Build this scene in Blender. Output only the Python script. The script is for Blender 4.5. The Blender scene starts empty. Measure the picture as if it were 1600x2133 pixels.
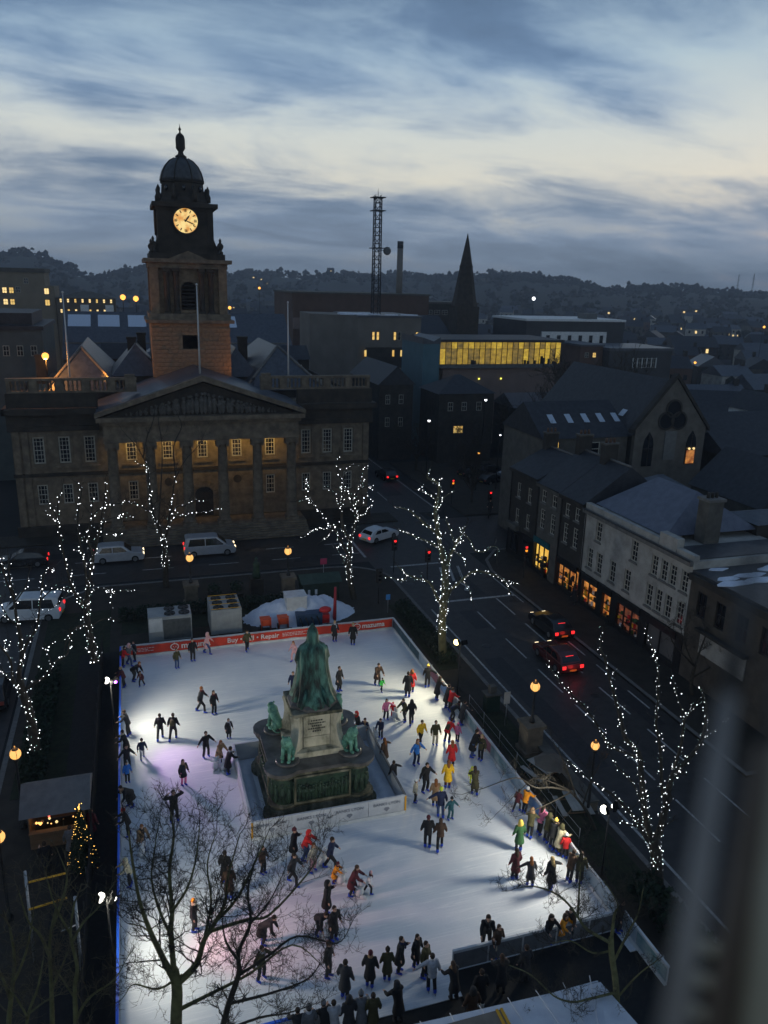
import bpy, math, random
from mathutils import Vector, Matrix
import numpy as np
R = math.radians
random.seed(7)
SC = bpy.context.scene
COL = SC.collection

# ------------------------------------------------------------------ camera
# World X runs along the town hall front, Y away from the camera across the square, Z up; the camera hangs in a big wheel 26 m up.
FPX, CX, CY, CAMH = 1640.0, 800.0, 1066.5, 26.0
PITCH, ROLL, YAW = R(16.2), R(1.52), R(18.0)
def yawed(v):
    c, s = math.cos(YAW), math.sin(YAW)
    return Vector((v[0]*c + v[1]*s, -v[0]*s + v[1]*c, v[2]))
cp, sp, cr, sr = math.cos(PITCH), math.sin(PITCH), math.cos(ROLL), math.sin(ROLL)
c_right = yawed((cr, sr*sp, sr*cp)); c_up = yawed((-sr, cr*sp, cr*cp)); c_fwd = yawed((0, cp, -sp))
cam_d = bpy.data.cameras.new('camera'); cam = bpy.data.objects.new('camera', cam_d); COL.objects.link(cam)
mw = Matrix.Identity(4)
for i in range(3):
    mw[i][0] = c_right[i]; mw[i][1] = c_up[i]; mw[i][2] = -c_fwd[i]
mw[0][3], mw[1][3], mw[2][3] = 0.0, 0.0, CAMH
cam.matrix_world = mw
cam_d.sensor_fit = 'VERTICAL'; cam_d.sensor_height = 36.0; cam_d.lens = FPX/2133.0*36.0
cam_d.clip_start = 0.05; cam_d.clip_end = 20000
cam_d.dof.use_dof = True; cam_d.dof.focus_distance = 48.0; cam_d.dof.aperture_fstop = cam_d.lens/34.0
SC.camera = cam
def ray(x, y):
    u, v = (x-CX)/FPX, (y-CY)/FPX
    a = u*cr + v*sr; b = -u*sr + v*cr
    return yawed((a, cp - b*sp, -sp - b*cp))
def G(x, y, z=0.0):                 # photo pixel -> point at height z
    d = ray(x, y); k = (z-CAMH)/d.z
    return Vector((d.x*k, d.y*k, z))
def onT(x, y, T):                   # photo pixel -> point on the plane Y=T
    d = ray(x, y); k = T/d.y
    return Vector((d.x*k, T, CAMH + d.z*k))
def onS(x, y, S):
    d = ray(x, y); k = S/d.x
    return Vector((S, d.y*k, CAMH + d.z*k))
def onD(x, y, D):                   # photo pixel -> point at horizontal view distance D
    d = ray(x, y); f = yawed((0, 1, 0)); k = D/(d.x*f.x + d.y*f.y)
    return Vector((d.x*k, d.y*k, CAMH + d.z*k))

# ------------------------------------------------------------------ world, sun, exposure
W = bpy.data.worlds.new('World'); SC.world = W; W.use_nodes = True
SKY_OFF = (11.3, 1.2, 3)
SUN_EL, SUN_AZ = R(3.0), R(55)      # the sun is at the horizon behind cloud, right of the view
def build_world():
    nt = W.node_tree; N, L = nt.nodes, nt.links; N.clear()
    def nd(t, **k):
        n = N.new(t)
        for a, b in k.items(): setattr(n, a, b)
        return n
    def math_(op, a, b=None, c=None, clamp=False):
        n = nd('ShaderNodeMath', operation=op, use_clamp=clamp)
        for i, q in enumerate((a, b, c)):
            if q is None: continue
            if isinstance(q, (int, float)): n.inputs[i].default_value = q
            else: L.new(q, n.inputs[i])
        return n.outputs[0]
    def ramp(fac, pts, interp='LINEAR'):
        n = nd('ShaderNodeValToRGB'); cr_ = n.color_ramp; cr_.interpolation = interp
        while len(cr_.elements) < len(pts): cr_.elements.new(0.5)
        for e, (p, c) in zip(cr_.elements, pts):
            e.position = p; e.color = (c[0], c[1], c[2], 1)
        L.new(fac, n.inputs[0]); return n.outputs[0]
    def mix(f, a, b):
        n = nd('ShaderNodeMix', data_type='RGBA'); 
        for s_, q in ((n.inputs[0], f), (n.inputs[6], a), (n.inputs[7], b)):
            if isinstance(q, (int, float)): s_.default_value = q
            elif isinstance(q, tuple): s_.default_value = (*q, 1)
            else: L.new(q, s_)
        return n.outputs[2]
    tc = nd('ShaderNodeTexCoord'); sep = nd('ShaderNodeSeparateXYZ'); L.new(tc.outputs['Generated'], sep.inputs[0])
    x, y, z = sep.outputs
    zc = math_('MAXIMUM', z, 0.0)
    # project the direction on a flat cloud deck
    den = math_('ADD', zc, 0.19)
    px, py = math_('DIVIDE', x, den), math_('DIVIDE', y, den)
    cv = nd('ShaderNodeCombineXYZ'); L.new(px, cv.inputs[0]); L.new(py, cv.inputs[1])
    rotm = nd('ShaderNodeMapping'); rotm.inputs['Rotation'].default_value = (0, 0, R(-10)); rotm.inputs['Scale'].default_value = (0.95, 1.45, 1); rotm.inputs['Location'].default_value = SKY_OFF
    L.new(cv.outputs[0], rotm.inputs[0])
    def noise(scale, detail, rough, dist, vec):
        n = nd('ShaderNodeTexNoise', noise_dimensions='3D'); n.inputs['Scale'].default_value = scale; n.inputs['Detail'].default_value = detail
        n.inputs['Roughness'].default_value = rough; n.inputs['Distortion'].default_value = dist; L.new(vec, n.inputs['Vector']); return n.outputs[0]
    n1 = noise(1.5, 8, 0.58, 0.35, rotm.outputs[0])
    n2 = noise(0.55, 3, 0.5, 0.2, rotm.outputs[0])
    n3 = noise(5.0, 6, 0.6, 0.3, rotm.outputs[0])
    dens = math_('ADD', math_('ADD', math_('MULTIPLY', n1, 0.60), math_('MULTIPLY', n2, 0.42)), math_('MULTIPLY', math_('SUBTRACT', n3, .5), 0.06))
    # the deck thins out in a band low over the horizon, as evening cloud does
    band = ramp(zc, [(0.0, (.56,)*3), (0.06, (.545,)*3), (0.105, (.475,)*3), (0.145, (.462,)*3), (0.20, (.535,)*3), (0.30, (.55,)*3), (1.0, (.56,)*3)], 'EASE')
    cover = math_('ADD', dens, math_('SUBTRACT', band, 0.50))
    m = nd('ShaderNodeMapRange', interpolation_type='SMOOTHSTEP'); L.new(cover, m.inputs[0])
    m.inputs[1].default_value = 0.41; m.inputs[2].default_value = 0.64
    cover = m.outputs[0]
    # clear sky behind the cloud
    sky = nd('ShaderNodeTexSky', sky_type='NISHITA'); sky.sun_disc = False; sky.sun_elevation = SUN_EL; sky.sun_rotation = SUN_AZ; sky.air_density = 1.2; sky.dust_density = 1.5; sky.altitude = 50
    skys = nd('ShaderNodeVectorMath', operation='SCALE'); L.new(sky.outputs[0], skys.inputs[0]); skys.inputs['Scale'].default_value = 0.07
    pale = ramp(zc, [(0.0, (.34, .38, .42)), (0.06, (.50, .55, .57)), (0.115, (.90, .88, .77)), (0.17, (.76, .82, .80)), (0.24, (.52, .67, .76)), (0.34, (.32, .45, .56)), (0.6, (.16, .26, .42)), (1.0, (.10, .17, .31))])
    clear = mix(0.12, pale, skys.outputs[0])
    cloudc = ramp(zc, [(0.0, (.300, .385, .490)), (0.05, (.275, .360, .485)), (0.12, (.235, .332, .475)), (0.22, (.190, .302, .475)), (0.35, (.100, .170, .285)), (1.0, (.05, .08, .14))])
    shade = nd('ShaderNodeMapRange'); L.new(dens, shade.inputs[0]); shade.inputs[1].default_value = .42; shade.inputs[2].default_value = .66; shade.inputs[3].default_value = 1.32; shade.inputs[4].default_value = .74
    cs = nd('ShaderNodeVectorMath', operation='SCALE'); L.new(cloudc, cs.inputs[0]); L.new(shade.outputs[0], cs.inputs['Scale'])
    col = mix(cover, clear, cs.outputs[0])
    bg = nd('ShaderNodeBackground'); L.new(col, bg.inputs[0]); bg.inputs[1].default_value = 1.0
    out = nd('ShaderNodeOutputWorld'); L.new(bg.outputs[0], out.inputs[0])
build_world()
sun_d = bpy.data.lights.new('sun', 'SUN'); sun = bpy.data.objects.new('sun', sun_d); COL.objects.link(sun)
sun_d.energy = 0.05; sun_d.angle = R(25); sun_d.color = (1, .9, .78)
sun.rotation_euler = (R(90)-SUN_EL-R(6), 0, -SUN_AZ + R(180)); sun.location = (40, 40, 80)
VS = SC.view_settings; VS.view_transform = 'Standard'; VS.look = 'None'; VS.exposure = 0.0; VS.gamma = 1.0; VS.use_curve_mapping = False
SC.cycles.sample_clamp_indirect = 1.5; SC.cycles.use_denoising = True
SC.cycles.use_adaptive_sampling = True; SC.cycles.adaptive_threshold = 0.02; SC.cycles.max_bounces = 4; SC.cycles.diffuse_bounces = 2; SC.cycles.glossy_bounces = 2; SC.cycles.transmission_bounces = 3; SC.cycles.transparent_max_bounces = 4; SC.cycles.volume_bounces = 0
SC.cycles.caustics_reflective = False; SC.cycles.caustics_refractive = False

# ------------------------------------------------------------------ materials
MATS = {}
def mat(name, c1, c2=None, scale=3.0, rough=0.8, bump=0.0, metal=0.0, detail=5.0, thr=(0.35, 0.65), spec=0.4, bscale=None, c3=None, stretch=None):
    if name in MATS: return MATS[name]
    m = bpy.data.materials.new(name); m.use_nodes = True; nt = m.node_tree; N, L = nt.nodes, nt.links
    b = N['Principled BSDF']; b.inputs['Base Color'].default_value = (*c1, 1); b.inputs['Roughness'].default_value = rough; b.inputs['Metallic'].default_value = metal
    b.inputs['Specular IOR Level'].default_value = spec
    if c2 is not None or bump:
        tc = N.new('ShaderNodeTexCoord'); vec = tc.outputs['Object']
        if stretch:
            mp = N.new('ShaderNodeMapping'); mp.inputs['Scale'].default_value = stretch; L.new(vec, mp.inputs[0]); vec = mp.outputs[0]
        nz = N.new('ShaderNodeTexNoise'); nz.inputs['Scale'].default_value = scale; nz.inputs['Detail'].default_value = detail; nz.inputs['Roughness'].default_value = 0.6; L.new(vec, nz.inputs['Vector'])
    if c2 is not None:
        rp = N.new('ShaderNodeValToRGB'); rp.color_ramp.elements[0].position = thr[0]; rp.color_ramp.elements[1].position = thr[1]
        rp.color_ramp.elements[0].color = (*c1, 1); rp.color_ramp.elements[1].color = (*c2, 1)
        if c3 is not None:
            e = rp.color_ramp.elements.new((thr[0]+thr[1])/2); e.color = (*c3, 1)
        L.new(nz.outputs[0], rp.inputs[0]); L.new(rp.outputs[0], b.inputs['Base Color'])
    if bump:
        nb = nz
        if bscale:
            nb = N.new('ShaderNodeTexNoise'); nb.inputs['Scale'].default_value = bscale; nb.inputs['Detail'].default_value = 6; L.new(vec, nb.inputs['Vector'])
        bp = N.new('ShaderNodeBump'); bp.inputs['Strength'].default_value = min(1, bump); bp.inputs['Distance'].default_value = 0.05*max(1, bump); L.new(nb.outputs[0], bp.inputs['Height']); L.new(bp.outputs[0], b.inputs['Normal'])
    MATS[name] = m; return m
def glow(name, c, strength, sampling='NONE', c2=None, scale=2.0, thr=(.4, .6), stretch=None):
    if name in MATS: return MATS[name]
    m = bpy.data.materials.new(name); m.use_nodes = True; nt = m.node_tree; N, L = nt.nodes, nt.links
    b = N['Principled BSDF']; b.inputs['Base Color'].default_value = (.1, .1, .1, 1); b.inputs['Emission Color'].default_value = (*c, 1); b.inputs['Emission Strength'].default_value = strength
    if c2 is not None:
        tc = N.new('ShaderNodeTexCoord'); vec = tc.outputs['Object']
        if stretch:
            mp = N.new('ShaderNodeMapping'); mp.inputs['Scale'].default_value = stretch; L.new(vec, mp.inputs[0]); vec = mp.outputs[0]
        nz = N.new('ShaderNodeTexNoise'); nz.inputs['Scale'].default_value = scale; nz.inputs['Detail'].default_value = 4; L.new(vec, nz.inputs['Vector'])
        rp = N.new('ShaderNodeValToRGB'); rp.color_ramp.elements[0].position = thr[0]; rp.color_ramp.elements[1].position = thr[1]
        rp.color_ramp.elements[0].color = (*c, 1); rp.color_ramp.elements[1].color = (*c2, 1)
        L.new(nz.outputs[0], rp.inputs[0]); L.new(rp.outputs[0], b.inputs['Emission Color'])
    m.cycles.emission_sampling = sampling
    MATS[name] = m; return m

# ------------------------------------------------------------------ mesh builder
class MB:
    def __init__(s): s.v = []; s.f = []; s.m = []; s.s = []
    def add(s, vs, fs, mi=0, smooth=False):
        o = len(s.v); s.v.extend([tuple(q) for q in vs])
        for f in fs: s.f.append(tuple(i+o for i in f)); s.m.append(mi); s.s.append(smooth)
        return s
    def box(s, x0, x1, y0, y1, z0, z1, mi=0):
        return s.add([(x0,y0,z0),(x1,y0,z0),(x1,y1,z0),(x0,y1,z0),(x0,y0,z1),(x1,y0,z1),(x1,y1,z1),(x0,y1,z1)],
                     [(0,3,2,1),(4,5,6,7),(0,1,5,4),(1,2,6,5),(2,3,7,6),(3,0,4,7)], mi)
    def prism(s, poly, z0, z1, mi=0, axis='z', smooth=False):     # poly counter-clockwise in the plane, extruded along axis
        n = len(poly)
        if axis == 'z': P = lambda p, h: (p[0], p[1], h)
        elif axis == 'x': P = lambda p, h: (h, p[0], p[1])
        else: P = lambda p, h: (p[0], h, p[1])
        vs = [P(p, z0) for p in poly] + [P(p, z1) for p in poly]
        fs = [tuple(range(n-1, -1, -1)), tuple(range(n, 2*n))]
        if axis == 'y': fs = [tuple(range(n)), tuple(range(2*n-1, n-1, -1))]
        s.add(vs, fs, mi)
        side = [(i, (i+1) % n, n+(i+1) % n, n+i) for i in range(n)]
        if axis == 'y': side = [f[::-1] for f in side]
        o = len(s.v)-2*n
        for f in side: s.f.append(tuple(i+o for i in f)); s.m.append(mi); s.s.append(smooth)
        return s
    def quad(s, a, b, c, d, mi=0): return s.add([a, b, c, d], [(0, 1, 2, 3)], mi)
    def tri(s, a, b, c, mi=0): return s.add([a, b, c], [(0, 1, 2)], mi)
    def tube(s, pts, rad, n=6, mi=0, smooth=True, cap=True):
        pts = [Vector(p) for p in pts]; k = len(pts)
        if not hasattr(rad, '__len__'): rad = [rad]*k
        t0 = (pts[1]-pts[0]).normalized(); up = Vector((0, 0, 1)) if abs(t0.z) < .9 else Vector((1, 0, 0))
        u = t0.cross(up).normalized(); vs = []
        for i in range(k):
            t = (pts[min(i+1, k-1)]-pts[max(i-1, 0)])
            if t.length < 1e-9: t = t0
            t = t.normalized(); u = (u - t*u.dot(t))
            if u.length < 1e-6: u = t.orthogonal()
            u.normalize(); w = t.cross(u)
            for j in range(n):
                a = 2*math.pi*j/n; vs.append(pts[i] + (u*math.cos(a) + w*math.sin(a))*rad[i])
        fs = [(i*n+j, i*n+(j+1) % n, (i+1)*n+(j+1) % n, (i+1)*n+j) for i in range(k-1) for j in range(n)]
        s.add(vs, fs, mi, smooth)
        if cap:
            o = len(s.v)-k*n
            s.f.append(tuple(o+j for j in range(n-1, -1, -1))); s.m.append(mi); s.s.append(False)
            s.f.append(tuple(o+(k-1)*n+j for j in range(n))); s.m.append(mi); s.s.append(False)
        return s
    def lathe(s, prof, cx=0, cy=0, n=12, mi=0, smooth=True, a0=0.0, sx=1.0, sy=1.0):
        k = len(prof); vs = []
        for r_, z_ in prof:
            for j in range(n):
                a = a0 + 2*math.pi*j/n; vs.append((cx + r_*sx*math.cos(a), cy + r_*sy*math.sin(a), z_))
        fs = [(i*n+j, i*n+(j+1) % n, (i+1)*n+(j+1) % n, (i+1)*n+j) for i in range(k-1) for j in range(n)]
        s.add(vs, fs, mi, smooth); o = len(s.v)-k*n
        if prof[0][0] > 1e-4: s.f.append(tuple(o+j for j in range(n-1, -1, -1))); s.m.append(mi); s.s.append(False)
        if prof[-1][0] > 1e-4: s.f.append(tuple(o+(k-1)*n+j for j in range(n))); s.m.append(mi); s.s.append(False)
        return s
    def ball(s, c, r, n=8, mi=0, sc=(1, 1, 1), smooth=True):
        m_ = max(3, n//2+1); prof = [(r*math.sin(math.pi*i/m_), -r*math.cos(math.pi*i/m_)) for i in range(m_+1)]
        prof[0] = (r*.02, prof[0][1]); prof[-1] = (r*.02, prof[-1][1]); o = len(s.v)
        s.lathe(prof, 0, 0, n, mi, smooth)
        for i in range(o, len(s.v)):
            q = s.v[i]; s.v[i] = (c[0]+q[0]*sc[0], c[1]+q[1]*sc[1], c[2]+q[2]*sc[2])
        return s
    def xf(s, M, start=0):
        for i in range(start, len(s.v)): s.v[i] = tuple(M @ Vector(s.v[i]))
        return s
    def mesh(s, name, mats):
        me = bpy.data.meshes.new(name); me.from_pydata(s.v, [], s.f)
        for m_ in (mats if isinstance(mats, (list, tuple)) else [mats]): me.materials.append(m_)
        me.polygons.foreach_set('material_index', s.m); me.polygons.foreach_set('use_smooth', s.s); me.update(); return me
    def build(s, name, mats, parent=None, world=True, **kw):
        if parent is not None and world:                # vertices are given in world axes: take the parent's base off
            ox, oy, oz = wloc(parent); s.v = [(a-ox, b-oy, c-oz) for a, b, c in s.v]
        return obj(name, s.mesh(name, mats), parent, **kw)
def wloc(o):
    v = Vector(o.location)
    while o.parent is not None: o = o.parent; v += o.location
    return v
def obj(name, me, parent=None, loc=None, rz=0.0, scale=None, label=None, cat=None, group=None, kind=None):
    o = bpy.data.objects.new(name, me); COL.objects.link(o)
    if parent is not None: o.parent = parent
    if loc is not None: o.location = loc
    if rz: o.rotation_euler = (0, 0, rz)
    if scale is not None: o.scale = scale if hasattr(scale, '__len__') else (scale,)*3
    return tag(o, label, cat, group, kind)
def tag(o, label=None, cat=None, group=None, kind=None):
    if label: o['label'] = label
    if cat: o['category'] = cat
    if group: o['group'] = group
    if kind: o['kind'] = kind
    return o
def thing(name, label, cat, loc=(0, 0, 0), rz=0.0, group=None):
    o = bpy.data.objects.new(name, None); o.empty_display_size = .2; COL.objects.link(o); o.location = loc
    if rz: o.rotation_euler = (0, 0, rz)
    return tag(o, label, cat, group)
def copy_tree(o, parent=None):
    c = o.copy(); COL.objects.link(c); c.parent = parent
    for ch in o.children: copy_tree(ch, c)
    return c
def lamp(name, kind, loc, energy, color, parent=None, size=0.1, target=None, angle=60, blend=.6):
    d = bpy.data.lights.new(name, kind); d.energy = energy; d.color = color
    o = bpy.data.objects.new(name, d); COL.objects.link(o); o.location = loc
    if kind == 'SPOT':
        d.spot_size = R(angle); d.spot_blend = blend; d.shadow_soft_size = size
        o.rotation_euler = (Vector(target)-Vector(loc)).to_track_quat('-Z', 'Y').to_euler()
    elif kind == 'POINT': d.shadow_soft_size = size
    if parent is not None:
        o.location = Vector(loc)-wloc(parent); o.parent = parent
    return o
def rnd(a, b): return random.uniform(a, b)

# ------------------------------------------------------------------ shared materials
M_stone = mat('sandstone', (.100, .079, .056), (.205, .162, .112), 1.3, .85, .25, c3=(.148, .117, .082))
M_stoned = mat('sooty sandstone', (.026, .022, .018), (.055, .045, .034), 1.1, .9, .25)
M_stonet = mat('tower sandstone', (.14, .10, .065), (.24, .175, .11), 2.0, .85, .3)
M_slate = mat('slate', (.040, .046, .058), (.072, .082, .10), 2.2, .42, .2, bscale=6, spec=.55)
M_slated = mat('dark slate', (.018, .020, .025), (.034, .037, .044), 2.2, .6, .2, bscale=6)
M_glassd = mat('dark glass', (.012, .014, .018), None, rough=.12, spec=.6)
M_wframe = mat('white window paint', (.46, .43, .36), (.36, .34, .28), 4, .6)
M_metald = mat('black iron', (.015, .015, .016), (.03, .03, .03), 6, .55, .1)
M_asphalt = mat('asphalt', (.025, .023, .021), (.044, .040, .037), 1.6, .55, .12, bscale=60, c3=(.034, .031, .029))
M_pave = mat('paving', (.021, .017, .012), (.038, .031, .022), 1.2, .8, .15, bscale=14)
M_kerb = mat('kerb stone', (.12, .115, .105), (.18, .17, .155), 3, .8, .1)
M_paint = mat('road paint', (.42, .42, .40), (.12, .12, .12), 5, .7, thr=(.42, .75))
M_grass = mat('winter grass', (.010, .015, .007), (.024, .032, .013), 2.5, .95, .5, bscale=40)
M_soil = mat('town ground', (.012, .013, .014), (.028, .028, .027), .05, .95)
M_snow = mat('snow', (.72, .76, .84), (.6, .66, .76), 2.5, .6, .6, bscale=5)
M_white = mat('white paint', (.72, .73, .72), (.58, .59, .58), 2, .5)
M_amber = glow('sodium lamp', (1.0, .50, .13), 1.35)
M_bulb = glow('fairy bulb', (.93, .97, 1.0), 7.0)
M_red = glow('red signal', (1.0, .02, .02), 1.6)
M_yel = glow('amber signal', (1.0, .32, .02), 1.5)
M_lit = glow('lit window', (1.0, .70, .22), .9, c2=(.85, .48, .10), scale=.7)
M_litw = glow('small lit window', (1.0, .72, .30), 1.2)

# ------------------------------------------------------------------ ground, roads
MB().box(-2400, 3100, -400, 2900, -1.0, -0.004).build('ground', M_soil, kind='structure')
def sheet(name, x0, x1, y0, y1, z, m): return MB().box(x0, x1, y0, y1, -0.9, z).build(name, m, kind='structure')
road = MB()
for x0, x1, y0, y1, z in ((-120, 21.0, 69.0, 81.0, .0), (21.0, 31.6, -30, 84.0, .003), (-15.5, -8.2, -30, 69.0, .003), (31.6, 120, 69.0, 81.0, .006), (24.5, 34.5, 84.0, 260, .002)):
    road.box(x0, x1, y0, y1, -.8, z)
road.build('road', M_asphalt, kind='structure')
# the square inside its kerb: paving, lawns, kerb stones
def kerbed(name, poly, z, m, w=.28):
    o = MB().prism(poly, -.7, z).build(name, m, kind='structure')
    n = len(poly); k = 0
    for i in range(n):                     # each straight run is cut into single kerb stones
        a, b = Vector(poly[i]), Vector(poly[(i+1) % n]); d = b-a
        if d.length < .4: continue
        t = d.normalized(); nn = Vector((t.y, -t.x)); cnt = max(1, int(d.length/1.8))
        near = max(0.0, min(a.length, b.length))
        for j in range(cnt):
            k += 1
            p = a + d*(j/cnt) + t*.012; q = a + d*((j+1)/cnt) - t*.012; h = z + .012 + rnd(0, .012)
            MB().prism([(p.x, p.y), (q.x-0, q.y), (q.x-nn.x*w, q.y-nn.y*w), (p.x-nn.x*w, p.y-nn.y*w)][::-1] if (t.x*(-nn.y)-t.y*(-nn.x)) < 0 else [(p.x, p.y), (q.x, q.y), (q.x-nn.x*w, q.y-nn.y*w), (p.x-nn.x*w, p.y-nn.y*w)], z-.1, h).build('kerb_stone', M_kerb, o)
    return o
arc = [(17.0 + 4.9*math.cos(R(a)), 63.5 + 4.6*math.sin(R(a))) for a in range(0, 91, 10)]
SQ = kerbed('pavement_square', [(-8.0, 12.0), (21.9, 12.0)] + arc + [(-4.0, 68.1), (-8.0, 64.5)], .13, M_pave)
MB().box(-40, 28.0, 81.0, 84.5, -.7, .13).build('pavement_hall', M_pave, kind='structure')
shop_pave = kerbed('pavement_shops', [(31.4, 30.0), (37.0, 30.0), (37.0, 69.2), (34.4, 69.2), (32.2, 66.5), (31.4, 63.5)], .13, M_pave)
MB().box(36.4, 60.0, 81.4, 110, -.7, .12).build('pavement_corner', M_pave, kind='structure')
MB().box(-40, -15.7, 20, 68.5, -.7, .13).build('pavement_west', M_pave, kind='structure')
lawn = MB()
for x0, x1, y0, y1 in ((-7.2, -2.6, 38.5, 62.5), (-1.8, 11.2, 57.4, 60.6), (19.4, 21.2, 23.6, 40.0), (19.4, 21.0, 46.0, 58.0)):
    lawn.box(x0, x1, y0, y1, -.1, .15)
lawn.build('lawn', M_grass, kind='structure')
# painted road markings, each a thin sheet of its own colour
mk = MB()
def dash(x, y0, y1, w=.12, z=.012): mk.box(x-w/2, x+w/2, y0, y1, -.05, z)
for y in (55.1, 49.8, 44.6, 39.6, 34.6, 29.4): dash(26.3, y-3.4, y, .11)
for y in (57.4, 52.0): dash(29.1, y-3.6, y, .12)
for y in (46.9, 41.2, 35.8, 30.6): dash(29.1, y-3.6, y, .11)
for i in range(4): dash(30.75, 52.0-3.9*i-2.4, 52.0-3.9*i, .10)
dash(22.75, 20.0, 56.5, .14); dash(31.0, 56.0, 62.0, .1)
mk.box(24.9, 31.0, 57.6, 57.9, -.05, .012)
mk.box(22.6, 27.6, 66.9, 67.2, -.05, .012); mk.box(20.9, 21.15, 70.2, 80, -.05, .012)
for i in range(9): mk.box(-30+6*i, -27.2+6*i, 74.9, 75.02, -.05, .012)
for i in range(9): mk.box(-30+6*i, -27.2+6*i, 71.6, 71.7, -.05, .012)
for i in range(16): dash(29.6, 90+7*i, 94+7*i, .12)
dash(25.0, 86, 220, .12); dash(34.2, 86, 220, .12)
# turn arrow and hatch
mk.prism([(27.5, 59.5), (28.0, 60.6), (27.5, 61.9), (27.3, 61.9), (27.6, 60.7), (27.1, 59.8)], -.05, .012)
mk.prism([(27.9, 43.6), (28.15, 44.4), (27.9, 45.6), (27.7, 45.6), (27.75, 44.4), (27.6, 43.9)], -.05, .012)
for i in range(3): mk.prism([(26.1+i*.9, 62.2), (26.35+i*.9, 62.2), (27.3+i*.9, 65.8), (27.05+i*.9, 65.8)], -.05, .012)
mk.build('road_markings', M_paint, kind='structure')
pt = MB(); random.seed(17)
for x0_, x1_, y0_, y1_ in ((23.2, 24.6, 33, 47), (27.0, 28.6, 58.5, 64), (29.6, 30.6, 36, 41), (24.8, 26.0, 52, 55.5), (2, 9, 72.2, 73.4), (-9, -3, 76.5, 78.0), (14, 17.5, 70.5, 72.0), (28, 31, 70, 74), (30, 32.4, 92, 110)): pt.box(x0_, x1_, y0_, y1_, -.05, .0085)
pt.build('road_patches', mat('patched asphalt', (.014, .014, .015), (.026, .026, .028), 3, .6, .1, bscale=50), kind='structure')
mh = MB().lathe([(.34, 0), (.34, .011), (.28, .012), (.01, .012)], n=16).mesh('manhole_cover', mat('cast iron', (.02, .02, .021), (.04, .04, .042), 9, .4, metal=.5))
for i, (x, y) in enumerate(((24.3, 49.0), (28.2, 40.3), (30.2, 56.6), (8.0, 74.2), (22.9, 62.4), (-6.0, 73.0))): obj('manhole_cover', mh, None, loc=(x, y, .004), label=['round manhole cover left of the dark red car', 'round manhole cover below the dark red car', 'round manhole cover near the shop kerb', 'round manhole cover on the hall road', 'round manhole cover at the square corner', 'round manhole cover behind the estate car'][i], cat='manhole cover', group='manhole covers')

# ------------------------------------------------------------------ windows
WCACHE = {}
def window_mesh(w, h, nx, ny, fw=.09, bar=.045, dep=.09):
    k = (round(w, 2), round(h, 2), nx, ny, fw)
    if k in WCACHE: return WCACHE[k]
    f = MB(); x = w/2
    f.box(-x, -x+fw, -dep, 0, 0, h); f.box(x-fw, x, -dep, 0, 0, h); f.box(-x+fw, x-fw, -dep, 0, 0, fw); f.box(-x+fw, x-fw, -dep, 0, h-fw, h)
    for i in range(1, nx): q = -x+w*i/nx; f.box(q-bar/2, q+bar/2, -dep*.8, -.01, fw, h-fw)
    for j in range(1, ny): q = h*j/ny; b = bar*(1.5 if j*2 == ny else 1); f.box(-x+fw, x-fw, -dep*.78, -.012, q-b/2, q+b/2)
    p = MB().quad((-x+fw*.6, -.03, fw*.6), (x-fw*.6, -.03, fw*.6), (x-fw*.6, -.03, h-fw*.6), (-x+fw*.6, -.03, h-fw*.6))
    WCACHE[k] = (f, p); return WCACHE[k]
WMESH = {}
def win(parent, x, y, z, w, h, face='S', nx=2, ny=4, fm=None, pm=None, fw=.09, sill=False, name='window'):
    fm = fm or M_wframe; pm = pm or M_glassd
    f, p = window_mesh(w, h, nx, ny, fw)
    key = (id(f), fm.name, pm.name)
    if key not in WMESH: WMESH[key] = (f.mesh('window', fm), p.mesh('pane', pm))
    mf, mp = WMESH[key]
    rz = {'S': 0.0, 'W': -math.pi/2, 'E': math.pi/2}[face]
    b = wloc(parent); o = obj(name, mf, parent, loc=(x-b.x, y-b.y, z-b.z), rz=rz)
    obj('pane', mp, o)
    if sill:
        sk = ('sill', round(w, 2))
        if sk not in WMESH: WMESH[sk] = MB().box(-w/2-.12, w/2+.12, -.24, -.002, -.14, -.004).mesh('sill', M_kerb)
        obj('sill', WMESH[sk], o)
    return o
def wall_holes(mb, x0, x1, z0, z1, y, holes, rec=.22, face='S', mi=0):
    """front wall in the plane Y=y (face S) or X=y (face W) with recessed openings; holes = (xa, xb, za, zb)"""
    if face == 'S': P = lambda a, z, d: (a, y+d, z)
    else: P = lambda a, z, d: (y+d, -a, z)
    xs = sorted({x0, x1, *[q for h in holes for q in h[:2]]}); zs = sorted({z0, z1, *[q for h in holes for q in h[2:]]})
    for i in range(len(xs)-1):
        for j in range(len(zs)-1):
            cx_, cz_ = (xs[i]+xs[i+1])/2, (zs[j]+zs[j+1])/2
            if any(h[0] < cx_ < h[1] and h[2] < cz_ < h[3] for h in holes): continue
            mb.quad(P(xs[i], zs[j], 0), P(xs[i+1], zs[j], 0), P(xs[i+1], zs[j+1], 0), P(xs[i], zs[j+1], 0), mi)
    for a, b, c, d in holes:
        for (p, q) in (((a, c), (b, c)), ((b, c), (b, d)), ((b, d), (a, d)), ((a, d), (a, c))):
            mb.quad(P(*p, 0), P(*p, rec), P(*q, rec), P(*q, 0), mi)
        mb.quad(P(a, c, rec), P(b, c, rec), P(b, d, rec), P(a, d, rec), mi)
    return mb

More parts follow.
